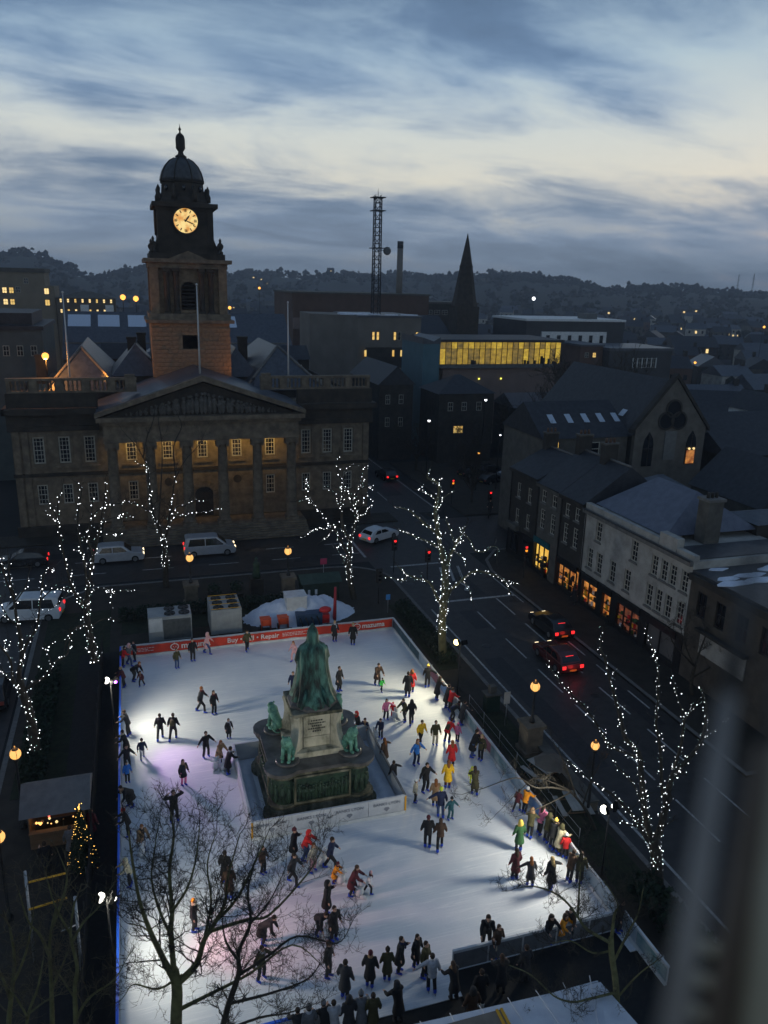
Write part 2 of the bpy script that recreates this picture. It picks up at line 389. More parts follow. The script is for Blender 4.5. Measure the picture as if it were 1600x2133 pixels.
# ------------------------------------------------------------------ town hall
HC, HF = 6.85, 84.0
hall = thing('town_hall', 'long sandstone town hall with six-column portico, pediment and lit upper windows', 'building', (HC, HF, 0))
wx_w = [HC+d for d in (-16.0, -13.6, -11.2, 11.2, 13.6, 16.0)]
wx_p = [HC+d for d in (-7.2, -3.6, 0, 3.6, 7.2)]
x0, x1 = HC-18.4, HC+18.4
holes = []
for x in wx_w+wx_p:
    holes.append((x-.55, x+.55, 7.65, 10.4))
    if abs(x-HC) > .1 and abs(abs(x-HC)-3.6) > .1: holes.append((x-.5, x+.5, 3.4, 5.5))
w = MB(); wall_holes(w, x0, x1, .1, 13.0, HF, holes+[(HC-.95, HC+.95, 1.2, 4.4)])
w.box(x0, x1, HF+.3, HF+34, .1, 13.0)
w.box(x0, x1, HF, HF+.3, 12.9, 13.0)
w.quad((x0, HF+.3, .1), (x0, HF, .1), (x0, HF, 13), (x0, HF+.3, 13)); w.quad((x1, HF, .1), (x1, HF+.3, .1), (x1, HF+.3, 13), (x1, HF, 13))
w.build('wall', M_stone, hall)
b = MB()
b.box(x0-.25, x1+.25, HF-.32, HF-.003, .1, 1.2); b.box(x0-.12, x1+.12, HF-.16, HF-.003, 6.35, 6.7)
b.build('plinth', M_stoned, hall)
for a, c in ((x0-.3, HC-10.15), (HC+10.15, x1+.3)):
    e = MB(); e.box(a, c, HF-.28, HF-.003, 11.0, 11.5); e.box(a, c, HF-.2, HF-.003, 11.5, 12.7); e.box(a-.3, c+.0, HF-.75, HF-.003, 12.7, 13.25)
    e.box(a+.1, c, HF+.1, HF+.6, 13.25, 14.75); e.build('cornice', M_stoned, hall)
for a in (x0-.62, x1+.62-.28): MB().box(a, a+.28, HF-.75, HF+34, 12.7, 13.25).build('side_cornice', M_stoned, hall)
for s_ in (-1, 1):                                      # pilasters at the wing ends and beside the portico
    for d in (18.0, 17.2) if s_ < 0 else (18.0,):
        MB().box(HC+s_*d-.3, HC+s_*d+.3, HF-.14, HF-.003, 1.2, 11.0).build('pilaster', M_stone, hall)
for x in wx_w+wx_p:
    win(hall, x, HF+.2, 7.68, 1.06, 2.7, 'S', 3, 6, fw=.13, sill=False)
    up = MB(); up.box(x-.78, x-.57, HF-.1, HF-.003, 7.4, 10.65); up.box(x+.57, x+.78, HF-.1, HF-.003, 7.4, 10.65); up.box(x-.57, x+.57, HF-.1, HF-.003, 10.42, 10.65); up.box(x-.9, x+.9, HF-.22, HF-.003, 7.2, 7.4)
    up.build('window_surround', M_stone, hall)
    if abs(x-HC) > .1 and abs(abs(x-HC)-3.6) > .1: win(hall, x, HF+.2, 3.42, .98, 2.06, 'S', 3, 4, fw=.12)
# arched doorway with its stone ring, round niches to both sides
d = MB(); d.prism([(HC-.95, 1.2), (HC+.95, 1.2), (HC+.95, 3.6)] + [(HC+.95*math.cos(R(a)), 3.6+.8*math.sin(R(a))) for a in range(15, 180, 15)] + [(HC-.95, 3.6)], HF+.1, HF+.19, axis='y')
d.build('door', mat('oak door', (.012, .009, .007), (.03, .022, .016), 3, .6), hall)
ring = MB()
for a in range(0, 180, 20):
    q = [(HC+r_*math.cos(R(t_)), 3.6+r_*math.sin(R(t_))) for r_, t_ in ((1.0, a+1), (1.5, a+1), (1.5, a+19), (1.0, a+19))]
    MB().prism(q, HF-.13, HF-.003, axis='y').build('arch_stone', M_stone, hall)
for s_ in (-1, 1):
    MB().lathe([(.28, -.1), (.42, -.06), (.45, 0)], n=16).xf(Matrix.Translation((HC+s_*3.6, HF-.01, 5.2)) @ Matrix.Rotation(math.pi/2, 4, 'X')).build('niche', M_stoned, hall)
# portico
PF = HF-2.7
st = MB()
for i in range(7): st.box(HC-10.4-.0*i, HC+10.4, PF-1.2-.34*(6-i), HF-.33, .1+.157*i, .1+.157*(i+1))
st.build('steps', M_stone, hall)
col_me = None
for k in range(6):
    x = HC-9.0+3.6*k
    if col_me is None:
        c = MB(); c.box(-.72, .72, -.72, .72, 0, .3); c.lathe([(.68, .3), (.7, .42), (.6, .52), (.56, .6), (.55, 3), (.47, 8.1), (.5, 8.2), (.56, 8.45), (.6, 8.5)], n=16); c.box(-.66, .66, -.66, .66, 8.5, 8.95)
        for s_ in (-1, 1): c.lathe([(.2, -.62), (.2, .62)], n=8).xf(Matrix.Identity(4)) if False else c.box(s_*.52-.16, s_*.52+.16, -.6, .6, 8.25, 8.5)
        col_me = c.mesh('column', M_stone)
    obj('column', col_me, hall, loc=(x-HC, PF-HF, 1.2))
en = MB(); en.box(HC-9.75, HC+9.75, PF-.55, HF-.003, 10.17, 10.9); en.box(HC-9.7, HC+9.7, PF-.48, HF-.003, 10.9, 11.95); en.box(HC-9.95, HC+9.95, PF-.75, HF-.003, 11.95, 12.3); en.box(HC-10.3, HC+10.3, PF-1.1, HF+.1, 12.3, 12.75)
en.build('entablature', M_stone, hall)
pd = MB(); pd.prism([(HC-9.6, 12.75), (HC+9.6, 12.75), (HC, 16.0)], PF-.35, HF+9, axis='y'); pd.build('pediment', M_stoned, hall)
rk = MB()
for s_ in (-1, 1):
    pl = [(HC+s_*10.4, 12.75), (HC+s_*10.4, 13.15), (HC, 16.75), (HC, 16.2)]
    if s_ > 0: pl = pl[::1]
    else: pl = pl[::-1]
    rk.prism(pl, PF-1.1, PF-.2, axis='y')
    pl2 = [(HC+s_*10.3, 13.0), (HC+s_*10.3, 13.18), (HC, 16.72), (HC, 16.5)]
    rk.prism(pl2 if s_ > 0 else pl2[::-1], PF-.2, HF+9, axis='y', mi=1)
rk.build('raking_cornice', [M_stone, M_slate], hall)
rl = MB(); random.seed(3)                                # carved figures in the pediment
for k in range(34):
    u = -1+2*(k+rnd(.2, .8))/34; h = (1-abs(u))*2.4+.25; x = HC+u*7.6; q = min(1, h/1.6)
    rl.ball((x, PF-.38, 12.8+h*.38), .2*q+.06, 7, 0, (1.1, .7, h*.38/(.2*q+.06))); rl.ball((x+rnd(-.1, .1), PF-.45, 12.8+h*.80), .16*q+.03, 7)
    for j in range(3): rl.tube([(x, PF-.42, 12.8+h*.6), (x+rnd(-.5, .5)*q, PF-.5, 12.8+h*rnd(.3, .8))], .07*q+.02, 5)
rl.build('relief_figures', mat('weathered carving', (.07, .066, .058), (.13, .122, .108), 3, .85), hall, kind='stuff')
# parapet with balustrade bays
par = MB(); bays = []
for a, c in ((x0, HC-6.3), (HC+6.3, x1)):
    par.box(a, c, HF+.1, HF+.6, 14.76, 14.95); par.box(a-.05, c+.05, HF+.04, HF+.66, 15.95, 16.2)
    n = 5; L = (c-a)/n
    for i in range(n+1):
        q = a+L*i; par.box(max(a, q-.35), min(c, q+.35), HF+.08, HF+.62, 14.951, 15.949)
    for i in range(n): bays.append((a+L*i+.4, a+L*(i+1)-.4))
par.build('parapet', M_stone, hall)
bal = MB().lathe([(.11, 0), (.11, .1), (.06, .2), (.13, .45), (.06, .8), (.1, .9), (.1, .995)], n=6).mesh('baluster', M_stone)
for a, c in bays:
    k = int((c-a)/.36)
    for i in range(k+1): obj('baluster', bal, hall, loc=(a+(c-a)*i/k-HC, .35, 14.952))
ped = MB()
for s_ in (-1, 1): MB().box(HC+s_*6.9-.5, HC+s_*6.9+.5, HF+.05, HF+.65, 14.95, 16.5).build('parapet_block', M_stone, hall)

# roofs behind the parapet
def hip(mb, xa, xb, ya, yb, z, h, mi=0, inset=None):
    L_, W_ = xb-xa, yb-ya; i_ = inset if inset is not None else min(L_, W_)/2
    if L_ >= W_: A, B = (xa+i_, (ya+yb)/2, z+h), (xb-i_, (ya+yb)/2, z+h)
    else: A, B = ((xa+xb)/2, ya+i_, z+h), ((xa+xb)/2, yb-i_, z+h)
    p = [(xa, ya, z), (xb, ya, z), (xb, yb, z), (xa, yb, z)]
    if L_ >= W_: mb.add(p+[A, B], [(0, 1, 5, 4), (1, 2, 5), (2, 3, 4, 5), (3, 0, 4)], mi)
    else: mb.add(p+[A, B], [(0, 1, 4), (1, 2, 5, 4), (2, 3, 5), (3, 0, 4, 5)], mi)
    mb.add(p, [(3, 2, 1, 0)], mi)
for xa, xb, ya, yb, z, h in ((-8.6, -1.2, 90, 114, 14.2, 4.2), (-2.0, 3.6, 94, 106, 15.2, 3.4), (9.8, 14.6, 94, 106, 15.0, 3.2), (12.2, 21.6, 90, 114, 13.9, 4.6), (-1, 14, 106, 117, 14, 4)):
    m_ = MB(); hip(m_, xa, xb, ya, yb, z, h); r_ = m_.build('roof', M_slate, hall)
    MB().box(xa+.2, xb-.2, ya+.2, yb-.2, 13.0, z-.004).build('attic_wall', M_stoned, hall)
    if xa < -5 or xa > 12:
        apx = ((xa+xb)/2, ya+(xb-xa)/2, z+h)
        MB().tube([(xa-.05, ya-.05, z+.05), (apx[0], apx[1], apx[2]+.05)], .16, 5).build('hip_ridge', M_kerb, r_)
        MB().tube([(xb+.05, ya-.05, z+.05), (apx[0], apx[1], apx[2]+.05)], .16, 5).build('hip_ridge', M_kerb, r_)
for x, y, h in ((0.4, 99, 19.2), (1.6, 104, 19.4), (13.3, 99, 19.3), (14.1, 104, 19.0), (-9.6, 98, 17.3)):
    c = MB().box(x-.5, x+.5, y-.4, y+.4, 14, h-.25); c.box(x-.58, x+.58, y-.48, y+.48, h-.25, h).build('chimney', M_stoned, hall)
for x, y, zt in ((-6.0, HF+4.5, 24.2), (HC-.05, HF-1.2, 25.3), (17.0, HF+4.5, 23.6)):
    p = thing('flagpole', {-6.0: 'white flagpole standing on the town hall roof left of the tower', HC-.05: 'tall white flagpole at the pediment tip in front of the tower', 17.0: 'white flagpole standing on the town hall roof right of the tower'}[x], 'flagpole', (x, y, 14.2 if x != HC-.05 else 16.6))
    MB().tube([(0, 0, 0), (0, 0, zt-p.location.z)], [.11, .05], 8).build('pole', mat('flagpole paint', (.55, .55, .53), None, rough=.5), p, world=False)
    MB().ball((0, 0, zt-p.location.z+.1), .12, 8).build('finial', mat('flagpole paint', (.55, .55, .53)), p, world=False)

# ------------------------------------------------------------------ clock tower
TC, TT = 6.75, 96.0
tower = thing('clock_tower', 'sandstone clock tower with illuminated dial and ribbed dome above the town hall', 'clock tower', (TC, TT, 13.0))
hw = 4.25
t_ = MB()
wall_holes(t_, TC-hw, TC+hw, 13, 21.2, TT-hw, [(TC-.95, TC+.95, 18.4, 19.9)], rec=.5)
t_.box(TC-hw, TC+hw, TT-hw+.5, TT+hw, 13, 21.2)
for s_ in (-1, 1): t_.quad(*[(TC+s_*hw, TT-hw+q, z) for q, z in ((0, 13), (.5, 13), (.5, 21.2), (0, 21.2))])
t_.build('base_stage', M_stonet, tower)
stone_me = MB().box(-.5, .5, -.5, .5, -.5, .5); stone_me = stone_me.mesh('stone', M_stonet)
random.seed(11)
for r_ in range(17):                                     # ashlar courses standing proud of the core
    z = 13.2 + r_*.47; x = TC-hw+(0 if r_ % 2 else -.35)
    while x < TC+hw-.2:
        L_ = rnd(.75, 1.25); a, c = max(x, TC-hw-.05), min(x+L_, TC+hw+.05); x += L_
        if c-a < .2 or (18.2 < z < 20.1 and a < TC+1.05 and c > TC-1.05): continue
        dd = .06+rnd(0, .07)
        obj('stone', stone_me, tower, loc=((a+c)/2-TC, -hw-dd/2-.002, z-13+.22), scale=(c-a-.03, dd, .44))
c = MB(); c.box(TC-hw-.5, TC+hw+.5, TT-hw-.5, TT+hw+.5, 21.2, 21.55); c.box(TC-hw-.15, TC+hw+.15, TT-hw-.15, TT+hw+.15, 21.55, 22.2); c.build('base_cornice', M_stone, tower)
hb = hw-.15
c = MB(); wall_holes(c, TC-hb+.7, TC+hb-.7, 22.2, 27.0, TT-hb+.5, [(TC-.85, TC+.85, 22.6, 25.6)], rec=.6)
c.box(TC-hb+.7, TC+hb-.7, TT-hb+1.1, TT+hb-.5, 22.2, 27.0); c.build('belfry_stage', M_stonet, tower)
# belfry opening: arch head, louvre and balustrade
c = MB(); c.prism([(TC-.85, 25.6), (TC-.85, 24.75)] + [(TC+.85*math.cos(R(a)), 24.75+.85*math.sin(R(a))) for a in range(180, -1, -20)] + [(TC+.85, 25.6)], TT-hb+.52, TT-hb+.9, axis='y'); c.build('arch_head', M_stone, tower)
for j in range(7): MB().box(TC-.84, TC+.84, TT-hb+.8, TT-hb+1.0, 22.7+.4*j, 22.83+.4*j).build('louvre', M_stoned, tower)
pc = MB(); pc.box(-.42, .42, -.42, .42, 0, .25); pc.lathe([(.4, .25), (.36, .4), (.33, 3.6), (.42, 3.9), (.46, 4.2)], n=10); pc.box(-.46, .46, -.46, .46, 4.2, 4.5); pcm = pc.mesh('column', M_stoned)
for sx in (-1, 1):
    for sy in (-1, 1):
        MB().box(TC+sx*hb-(.9 if sx > 0 else 0), TC+sx*hb+(.9 if sx < 0 else 0), TT+sy*hb-(.9 if sy > 0 else 0), TT+sy*hb+(.9 if sy < 0 else 0), 22.2, 27.0).build('corner_pier', M_stonet, tower)
    for dx in (1.35, 2.35): obj('column', pcm, tower, loc=(sx*dx, -hb+.1, 9.2), scale=(.85, .85, 1.06))
c = MB(); c.box(TC-hb-.1, TC+hb+.1, TT-hb-.1, TT+hb+.1, 27.0, 27.55); c.box(TC-hb-.55, TC+hb+.55, TT-hb-.55, TT+hb+.55, 27.55, 27.95); c.prism([(TC-2.1, 27.95), (TC+2.1, 27.95), (TC, 28.8)], TT-hb-.5, TT-hb+.6, axis='y'); c.build('belfry_cornice', M_stone, tower)
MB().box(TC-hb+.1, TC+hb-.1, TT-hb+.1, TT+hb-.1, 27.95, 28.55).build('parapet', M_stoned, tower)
for sx in (-1, 1):                                       # urns and scrolls at the corners
    for sy in (-1, 1):
        MB().lathe([(.3, 28.55), (.3, 28.8), (.16, 28.95), (.34, 29.3), (.36, 29.5), (.12, 29.8), (.16, 30.0), (.02, 30.25)], TC+sx*3.55, TT+sy*3.55, 10).build('urn', M_stoned, tower)
        MB().prism([(2.6, 28.55), (3.9, 28.55), (3.7, 29.1), (3.2, 29.5), (2.95, 30.2), (2.6, 30.4)] if sx > 0 else [(-2.6, 30.4), (-2.95, 30.2), (-3.2, 29.5), (-3.7, 29.1), (-3.9, 28.55), (-2.6, 28.55)], sy*2.3-.4, sy*2.3+.4, axis='y').build('scroll', M_stoned, tower, world=False).location = (0, 0, -13.0)
hk = 2.95
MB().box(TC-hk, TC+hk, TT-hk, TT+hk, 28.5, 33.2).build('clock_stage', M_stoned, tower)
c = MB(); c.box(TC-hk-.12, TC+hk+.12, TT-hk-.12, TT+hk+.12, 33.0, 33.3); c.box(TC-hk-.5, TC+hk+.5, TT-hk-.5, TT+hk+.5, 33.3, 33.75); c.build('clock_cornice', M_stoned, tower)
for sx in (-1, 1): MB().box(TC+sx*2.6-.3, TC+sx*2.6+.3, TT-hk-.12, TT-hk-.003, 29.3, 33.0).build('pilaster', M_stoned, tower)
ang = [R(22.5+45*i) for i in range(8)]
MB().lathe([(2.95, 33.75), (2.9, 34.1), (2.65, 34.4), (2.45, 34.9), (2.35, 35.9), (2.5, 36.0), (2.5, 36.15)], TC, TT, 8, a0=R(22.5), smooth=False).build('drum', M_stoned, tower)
for i in range(8):
    a = R(45*i+22.5)
    MB().lathe([(.3, 34.0), (.32, 34.6), (.18, 34.9), (.22, 35.3), (.02, 35.7)], TC+2.85*math.cos(a), TT+2.85*math.sin(a), 8).build('urn', M_stoned, tower)
for a in (-65, -115, -90, -40, -140):                    # small oval openings in the drum
    MB().ball((TC+2.32*math.cos(R(a)), TT+2.32*math.sin(R(a)), 35.35), .2, 8, 0, (1, 1, 1.6)).build('drum_opening', M_glassd, tower)
dome = MB().lathe([(2.42, 36.15), (2.36, 36.5), (2.18, 37.1), (1.85, 37.7), (1.35, 38.2), (.8, 38.5), (.55, 38.6)], TC, TT, 16).build('dome', mat('lead dome', (.035, .038, .042), (.07, .075, .08), 2, .5), tower)
for i in range(8):
    a = R(45*i+22.5); MB().tube([(TC+r_*math.cos(a), TT+r_*math.sin(a), z) for r_, z in ((2.44, 36.15), (2.38, 36.5), (2.2, 37.1), (1.87, 37.7), (1.36, 38.22), (.8, 38.53))], .07, 5).build('rib', M_stoned, dome)
MB().lathe([(.6, 38.6), (.62, 38.75), (.32, 38.95), (.26, 39.2), (.34, 39.3), (.5, 39.55), (.5, 40.5), (.42, 40.8), (.3, 40.95), (.1, 41.1), (.08, 41.3), (.16, 41.45), (.05, 41.65), (.01, 42.0)], TC, TT, 10).build('finial', M_stoned, tower)
# clock dials (front and left sides)
M_dial = glow('clock dial', (.72, .30, .05), 1.0, 'NONE', (1.0, .74, .28), 1.25, (.38, .58)); M_num = mat('dial iron', (.02, .014, .01), None, rough=.6)
for face, rz in (('front', 0.0), ('side', -math.pi/2)):
    dl = MB().lathe([(1.32, 0), (1.32, .06)], n=40).xf(Matrix.Rotation(math.pi/2, 4, 'X')).build('dial', M_dial, tower, world=False)
    dl.rotation_euler = (0, 0, rz); dl.location = (0, -hk-.06, 18.95) if face == 'front' else (-hk-.06, 0, 18.95)
    rim = MB(); n = 40
    for i in range(n):
        a, c_ = 2*math.pi*i/n, 2*math.pi*(i+1)/n
        rim.add([(r_*math.cos(q), yy, r_*math.sin(q)) for q in (a, c_) for r_, yy in ((1.28, -.16), (1.5, -.16), (1.5, .05), (1.28, .05))], [(0, 4, 5, 1), (1, 5, 6, 2), (3, 7, 4, 0)])
    rim.build('dial_rim', M_stoned, dl, world=False)
    for i in range(12):
        a = R(30*i); m_ = MB().box(-.05, .05, -.085, -.065, .88, 1.18)
        if i % 3 == 0: m_.box(-.14, -.09, -.085, -.065, .9, 1.18).box(.09, .14, -.085, -.065, .9, 1.18)
        m_.xf(Matrix.Rotation(-a, 4, 'Y')).build('numeral', M_num, dl, world=False)
    MB().prism([(-.07, -.15), (.07, -.15), (.09, .5), (0, .75), (-.09, .5)], -.12, -.1, axis='y').xf(Matrix.Rotation(R(-36), 4, 'Y') if False else Matrix.Rotation(R(-38)*-1, 4, 'Y')).build('clock_hand', M_num, dl, world=False)
    MB().prism([(-.05, -.2), (.05, -.2), (.06, .8), (0, 1.1), (-.06, .8)], -.15, -.13, axis='y').xf(Matrix.Rotation(R(112), 4, 'Y')).build('clock_hand', M_num, dl, world=False)
    MB().lathe([(.1, -.17), (.1, -.1)], n=10).xf(Matrix.Rotation(math.pi/2, 4, 'X') @ Matrix.Rotation(math.pi, 4, 'X')).build('hub', M_num, dl, world=False)
# lit lamps of the hall: downlights behind the portico beam, sodium floods on the roof
for i, x in enumerate([HC-9+1.8+3.6*k for k in range(5)]):
    f = thing('portico_floodlight', 'small floodlight under the portico beam in %s bay' % ['leftmost', 'second', 'middle', 'fourth', 'rightmost'][i], 'floodlight', (x, PF+.75, 9.95), group='floodlights under the portico')
    MB().box(-.16, .16, -.1, .1, 0, .2).box(-.04, .04, -.04, .04, .2, .24).build('housing', M_metald, f, world=False); MB().box(-.12, .12, .02, .09, -.03, -.003).build('lens', M_lit, f, world=False)
    lamp('portico_lamp', 'SPOT', (x, PF+.75, 9.85), 175, (1.0, .62, .18), f, .1, (x, HF+.3, 8.2), 150, .8)
for i, (x, y, z, tx, tz, en_) in enumerate(((-3.6, 90.0, 14.8, 4.6, 19.0, 1000), (13.2, 89.6, 14.8, 9.6, 19.0, 330))):
    f = thing('roof_floodlight', ['sodium floodlight on the hall roof left of the tower', 'sodium floodlight on the hall roof right of the tower'][i], 'floodlight', (x, y, z))
    MB().box(-.2, .2, -.15, .15, .35, .65).tube([(0, 0, -.6), (0, 0, .35)], .05, 6).build('housing', M_metald, f, world=False)
    MB().box(-.16, .16, .152, .17, .38, .62).build('lens', M_amber, f, world=False)
    lamp('roof_lamp', 'SPOT', (x, y+.35, z+.5), en_, (1.0, .36, .07), f, .12, (tx, TT-hw, tz), 95, .8)
    lamp('roof_lamp_high', 'SPOT', (x, y+.35, z+.55), en_*.9, (1.0, .36, .07), f, .12, (tx, TT-hw, 26.5), 50, .8)

# ------------------------------------------------------------------ ice rink
M_ice = mat('rink ice', (.66, .69, .73), (.78, .79, .80), .55, .33, .10, thr=(.3, .7), bscale=9, spec=.45)
def scratch_ice():
    nt = M_ice.node_tree; N, L = nt.nodes, nt.links; b = N['Principled BSDF']; base = b.inputs['Base Color'].links[0].from_socket; tc = N.new('ShaderNodeTexCoord'); last = base
    for rz_, sc_, lo in ((20, (.35, 9, 1), .60), (75, (.3, 11, 1), .61), (-35, (.4, 10, 1), .61), (130, (.25, 8, 1), .62)):    # skate marks run in long fine strokes
        mp = N.new('ShaderNodeMapping'); mp.inputs['Rotation'].default_value = (0, 0, R(rz_)); mp.inputs['Scale'].default_value = sc_; L.new(tc.outputs['Object'], mp.inputs[0])
        nz = N.new('ShaderNodeTexNoise'); nz.inputs['Scale'].default_value = 1.6; nz.inputs['Detail'].default_value = 4; nz.inputs['Distortion'].default_value = .6; L.new(mp.outputs[0], nz.inputs['Vector'])
        mr = N.new('ShaderNodeMapRange'); mr.inputs[1].default_value = lo; mr.inputs[2].default_value = lo+.09; mr.inputs[4].default_value = .75; L.new(nz.outputs[0], mr.inputs[0])
        mx = N.new('ShaderNodeMix'); mx.data_type = 'RGBA'; mx.inputs[7].default_value = (.90, .90, .90, 1); L.new(mr.outputs[0], mx.inputs[0]); L.new(last, mx.inputs[6]); last = mx.outputs[2]
    L.new(last, b.inputs['Base Color'])
scratch_ice()
RX0, RX1, RY0, RY1, IZ = -1.8, 18.3, 22.5, 53.3, .20
MB().box(RX0, RX1, RY0-1.2, RY1, -.5, IZ).build('rink_ice', M_ice, kind='structure')
M_mat = mat('black rubber mat', (.006, .006, .007), (.014, .014, .014), 4, .8)
mt = MB(); mt.box(-4.6, RX0-.1, 14, 54.6, -.2, .16); mt.box(RX0-.1, RX1+.12, 14, RY0-1.2, -.2, .165); mt.box(RX0-.1, RX1+.12, RY1, 55.0, -.2, .162); mt.box(10.55, 17.9, 14.0, RY0-.09, .1, .215); mt.build('rubber_walkway', M_mat, kind='structure')
M_board = mat('rink board plastic', (.62, .63, .64), (.50, .51, .53), 1.2, .45)
M_boardg = mat('grey board back', (.10, .105, .115), (.16, .165, .175), 1.5, .6)
M_blue = mat('blue rail plastic', (.03, .16, .85), None, rough=.35)
M_redb = mat('orange red banner', (.72, .055, .022), (.60, .045, .02), 1.0, .6)
M_txt = mat('white print', (.86, .80, .74), None, rough=.6)
M_ytrim = mat('yellow corner trim', (.75, .38, .02), None, rough=.5)
M_steel = mat('galvanised steel', (.32, .33, .34), (.42, .43, .44), 5, .4, metal=.7)
def text(body, size, loc, parent, m, rz=0.0, align='LEFT', bold=.0, name='lettering'):
    cu = bpy.data.curves.new(name, 'FONT'); cu.body = body; cu.size = size; cu.align_x = align; cu.extrude = .004; cu.offset = bold; cu.resolution_u = 3
    tmp = bpy.data.objects.new('tmp', cu); COL.objects.link(tmp); me = bpy.data.meshes.new_from_object(tmp.evaluated_get(bpy.context.evaluated_depsgraph_get()))
    bpy.data.objects.remove(tmp); bpy.data.curves.remove(cu); me.materials.clear(); me.materials.append(m); me.name = name
    o = obj(name, me, parent); o.rotation_euler = (math.pi/2, 0, rz); o.location = Vector(loc)-wloc(parent); return o
def barrier(name, label, p0, p1, inner, top=1.08, lo=.2, n=None, cols=None, rail=None, kick=True):
    """row of panels from p0 to p1; inner = unit vector to the ice side"""
    a, b = Vector(p0), Vector(p1); L = (b-a).length; t = (b-a)/L; n = n or max(1, round(L/2.0)); base = thing(name, label, 'barrier', (a.x, a.y, lo))
    ang = math.atan2(t.y, t.x); nn = Vector((-t.y, t.x)); side = 1 if nn.dot(Vector(inner)) > 0 else -1
    for i in range(n):
        q = a+t*(L*i/n); m = (cols[i % len(cols)] if cols else M_board); w_ = L/n-.02
        pn = MB(); pn.box(0, w_, -.03, .03, .02, top-lo, 0)
        pn.box(.02, w_-.02, side*.032 if side > 0 else -.04, side*.04 if side > 0 else -.032, .2, top-lo-.08, 1) if m is not M_board else None
        o = pn.build('panel', [M_board, m], base, world=False); o.location = (q.x-a.x, q.y-a.y, 0); o.rotation_euler = (0, 0, ang)
    r_ = MB().box(0, L, -.05, .05, top-lo+.001, top-lo+.06); o = r_.build('top_rail', rail or M_board, base, world=False); o.rotation_euler = (0, 0, ang)
    if kick:
        k_ = MB().box(0, L, side*.045 if side > 0 else -.08, side*.08 if side > 0 else -.045, .0, .17); o = k_.build('kick_plate', M_white, base, world=False); o.rotation_euler = (0, 0, ang)
    return base
M_adteal = mat('dark teal advert', (.012, .045, .06), (.03, .08, .10), 1.5, .5); M_adpale = mat('pale advert', (.42, .47, .50), (.25, .33, .40), .9, .5)
M_admar = mat('maroon advert', (.22, .05, .09), (.3, .12, .14), 1.2, .5); M_adblue = mat('blue advert', (.05, .20, .55), (.3, .45, .6), .8, .5); M_admix = mat('mottled advert', (.10, .22, .24), (.36, .42, .42), 1.6, .5)
bf = barrier('rink_barrier', 'far rink barrier carrying the long orange red banner', (RX0, RY1), (RX1, RY1), (0, -1), n=10)
bl = barrier('rink_barrier', 'left rink barrier with bright blue rail beside the black fence', (RX0, RY0-1.2), (RX0, RY1), (1, 0), n=16, rail=M_blue)
br_ = barrier('rink_barrier', 'right rink barrier with coloured advert panels along the street side', (RX1, RY0-3.0), (RX1, RY1), (-1, 0), n=17, cols=[M_admix, M_adpale, M_adpale, M_admix, M_adpale, M_adblue, M_adpale, M_admix, M_admar, M_admix, M_adpale, M_adblue, M_admar, M_adpale, M_adteal, M_adteal, M_adteal])
bk = barrier('rink_barrier', 'front rink barrier in the lower right with grey backs', (10.6, RY0), (RX1-.1, RY0), (0, 1), n=5, cols=None)
for i in range(5): MB().box(10.65+1.52*i, 12.08+1.52*i, RY0-.05, RY0-.032, .24, 1.0).build('back_sheet', M_boardg, bk)
bg_ = barrier('rink_barrier', 'front rink barrier at the lower left behind the bare tree', (RX0+.1, RY0-1.1), (5.2, RY0-1.1), (0, 1), n=4, rail=M_blue)
for q in (18.3,): 
    for i in range(8): MB().tube([(q+.12, 20+4.2*i, .2), (q+.12, 20+4.2*i, 1.12)], .03, 6).build('stay', M_steel, br_)
# rippled vinyl banner with its print
bn = MB(); N_ = 120
bx0, bx1, by = RX0+.65, RX1-.1, RY1-.085
pts = []
for i in range(N_+1):
    x = bx0+(bx1-bx0)*i/N_; rp = .012*math.sin(i*.9)+.01*math.sin(i*.37+1); zt = 1.055+.012*math.sin(i*.55)+.008*math.sin(i*1.7); zb = .40+.02*math.sin(i*.43+2)
    pts.append(((x, by+rp, zb), (x, by+rp, zt)))
for (a, b), (c, d) in zip(pts[:-1], pts[1:]): bn.quad(a, c, d, b)
ban = bn.build('banner', M_redb, bf)
tz = .56
def face_logo(x):
    lg = MB(); y0 = by-.03
    for i in range(20):
        a, c = 2*math.pi*i/20, 2*math.pi*(i+1)/20
        lg.quad(*[(x+r_*1.15*math.cos(q), y0, .73+r_*math.sin(q)) for r_, q in ((.20, a), (.26, a), (.26, c), (.20, c))][::1])
    for s_ in (-1, 1): lg.ball((x+s_*.09, y0, .74), .035, 8, 0, (1, .2, 1))
    lg.box(x-.05, x+.05, y0-.004, y0+.004, .61, .635); lg.quad((x-.03, y0, .98), (x+.03, y0, .98), (x+.03, y0, 1.04), (x-.03, y0, 1.04))
    lg.build('round_logo', M_txt, ban)
def T_(body, size, x, z, align='LEFT', bold=.012): return text(body, size, (x, by-.032, z), ban, M_txt, 0, align, bold)
face_logo(1.85); T_('mazuma', .62, 2.3, tz); face_logo(15.35); T_('mazuma', .55, 15.75, tz+.02)
T_('Buy \u2022 Sell \u2022 Repair', .52, 5.55, tz+.02, bold=.006)
sm = MB()                                                # lines too small to read
for x, w_ in ((-.9, 1.2), (9.6, 2.2)):
    for j in range(3):
        q = x
        while q < x+w_*(.7+.15*((j+1) % 2)*2):
            l_ = rnd(.08, .22); sm.box(q, q+l_, by-.036, by-.03, .62+.11*j, .655+.11*j); q += l_+.05
sm.build('small_print', M_txt, ban, kind='stuff')
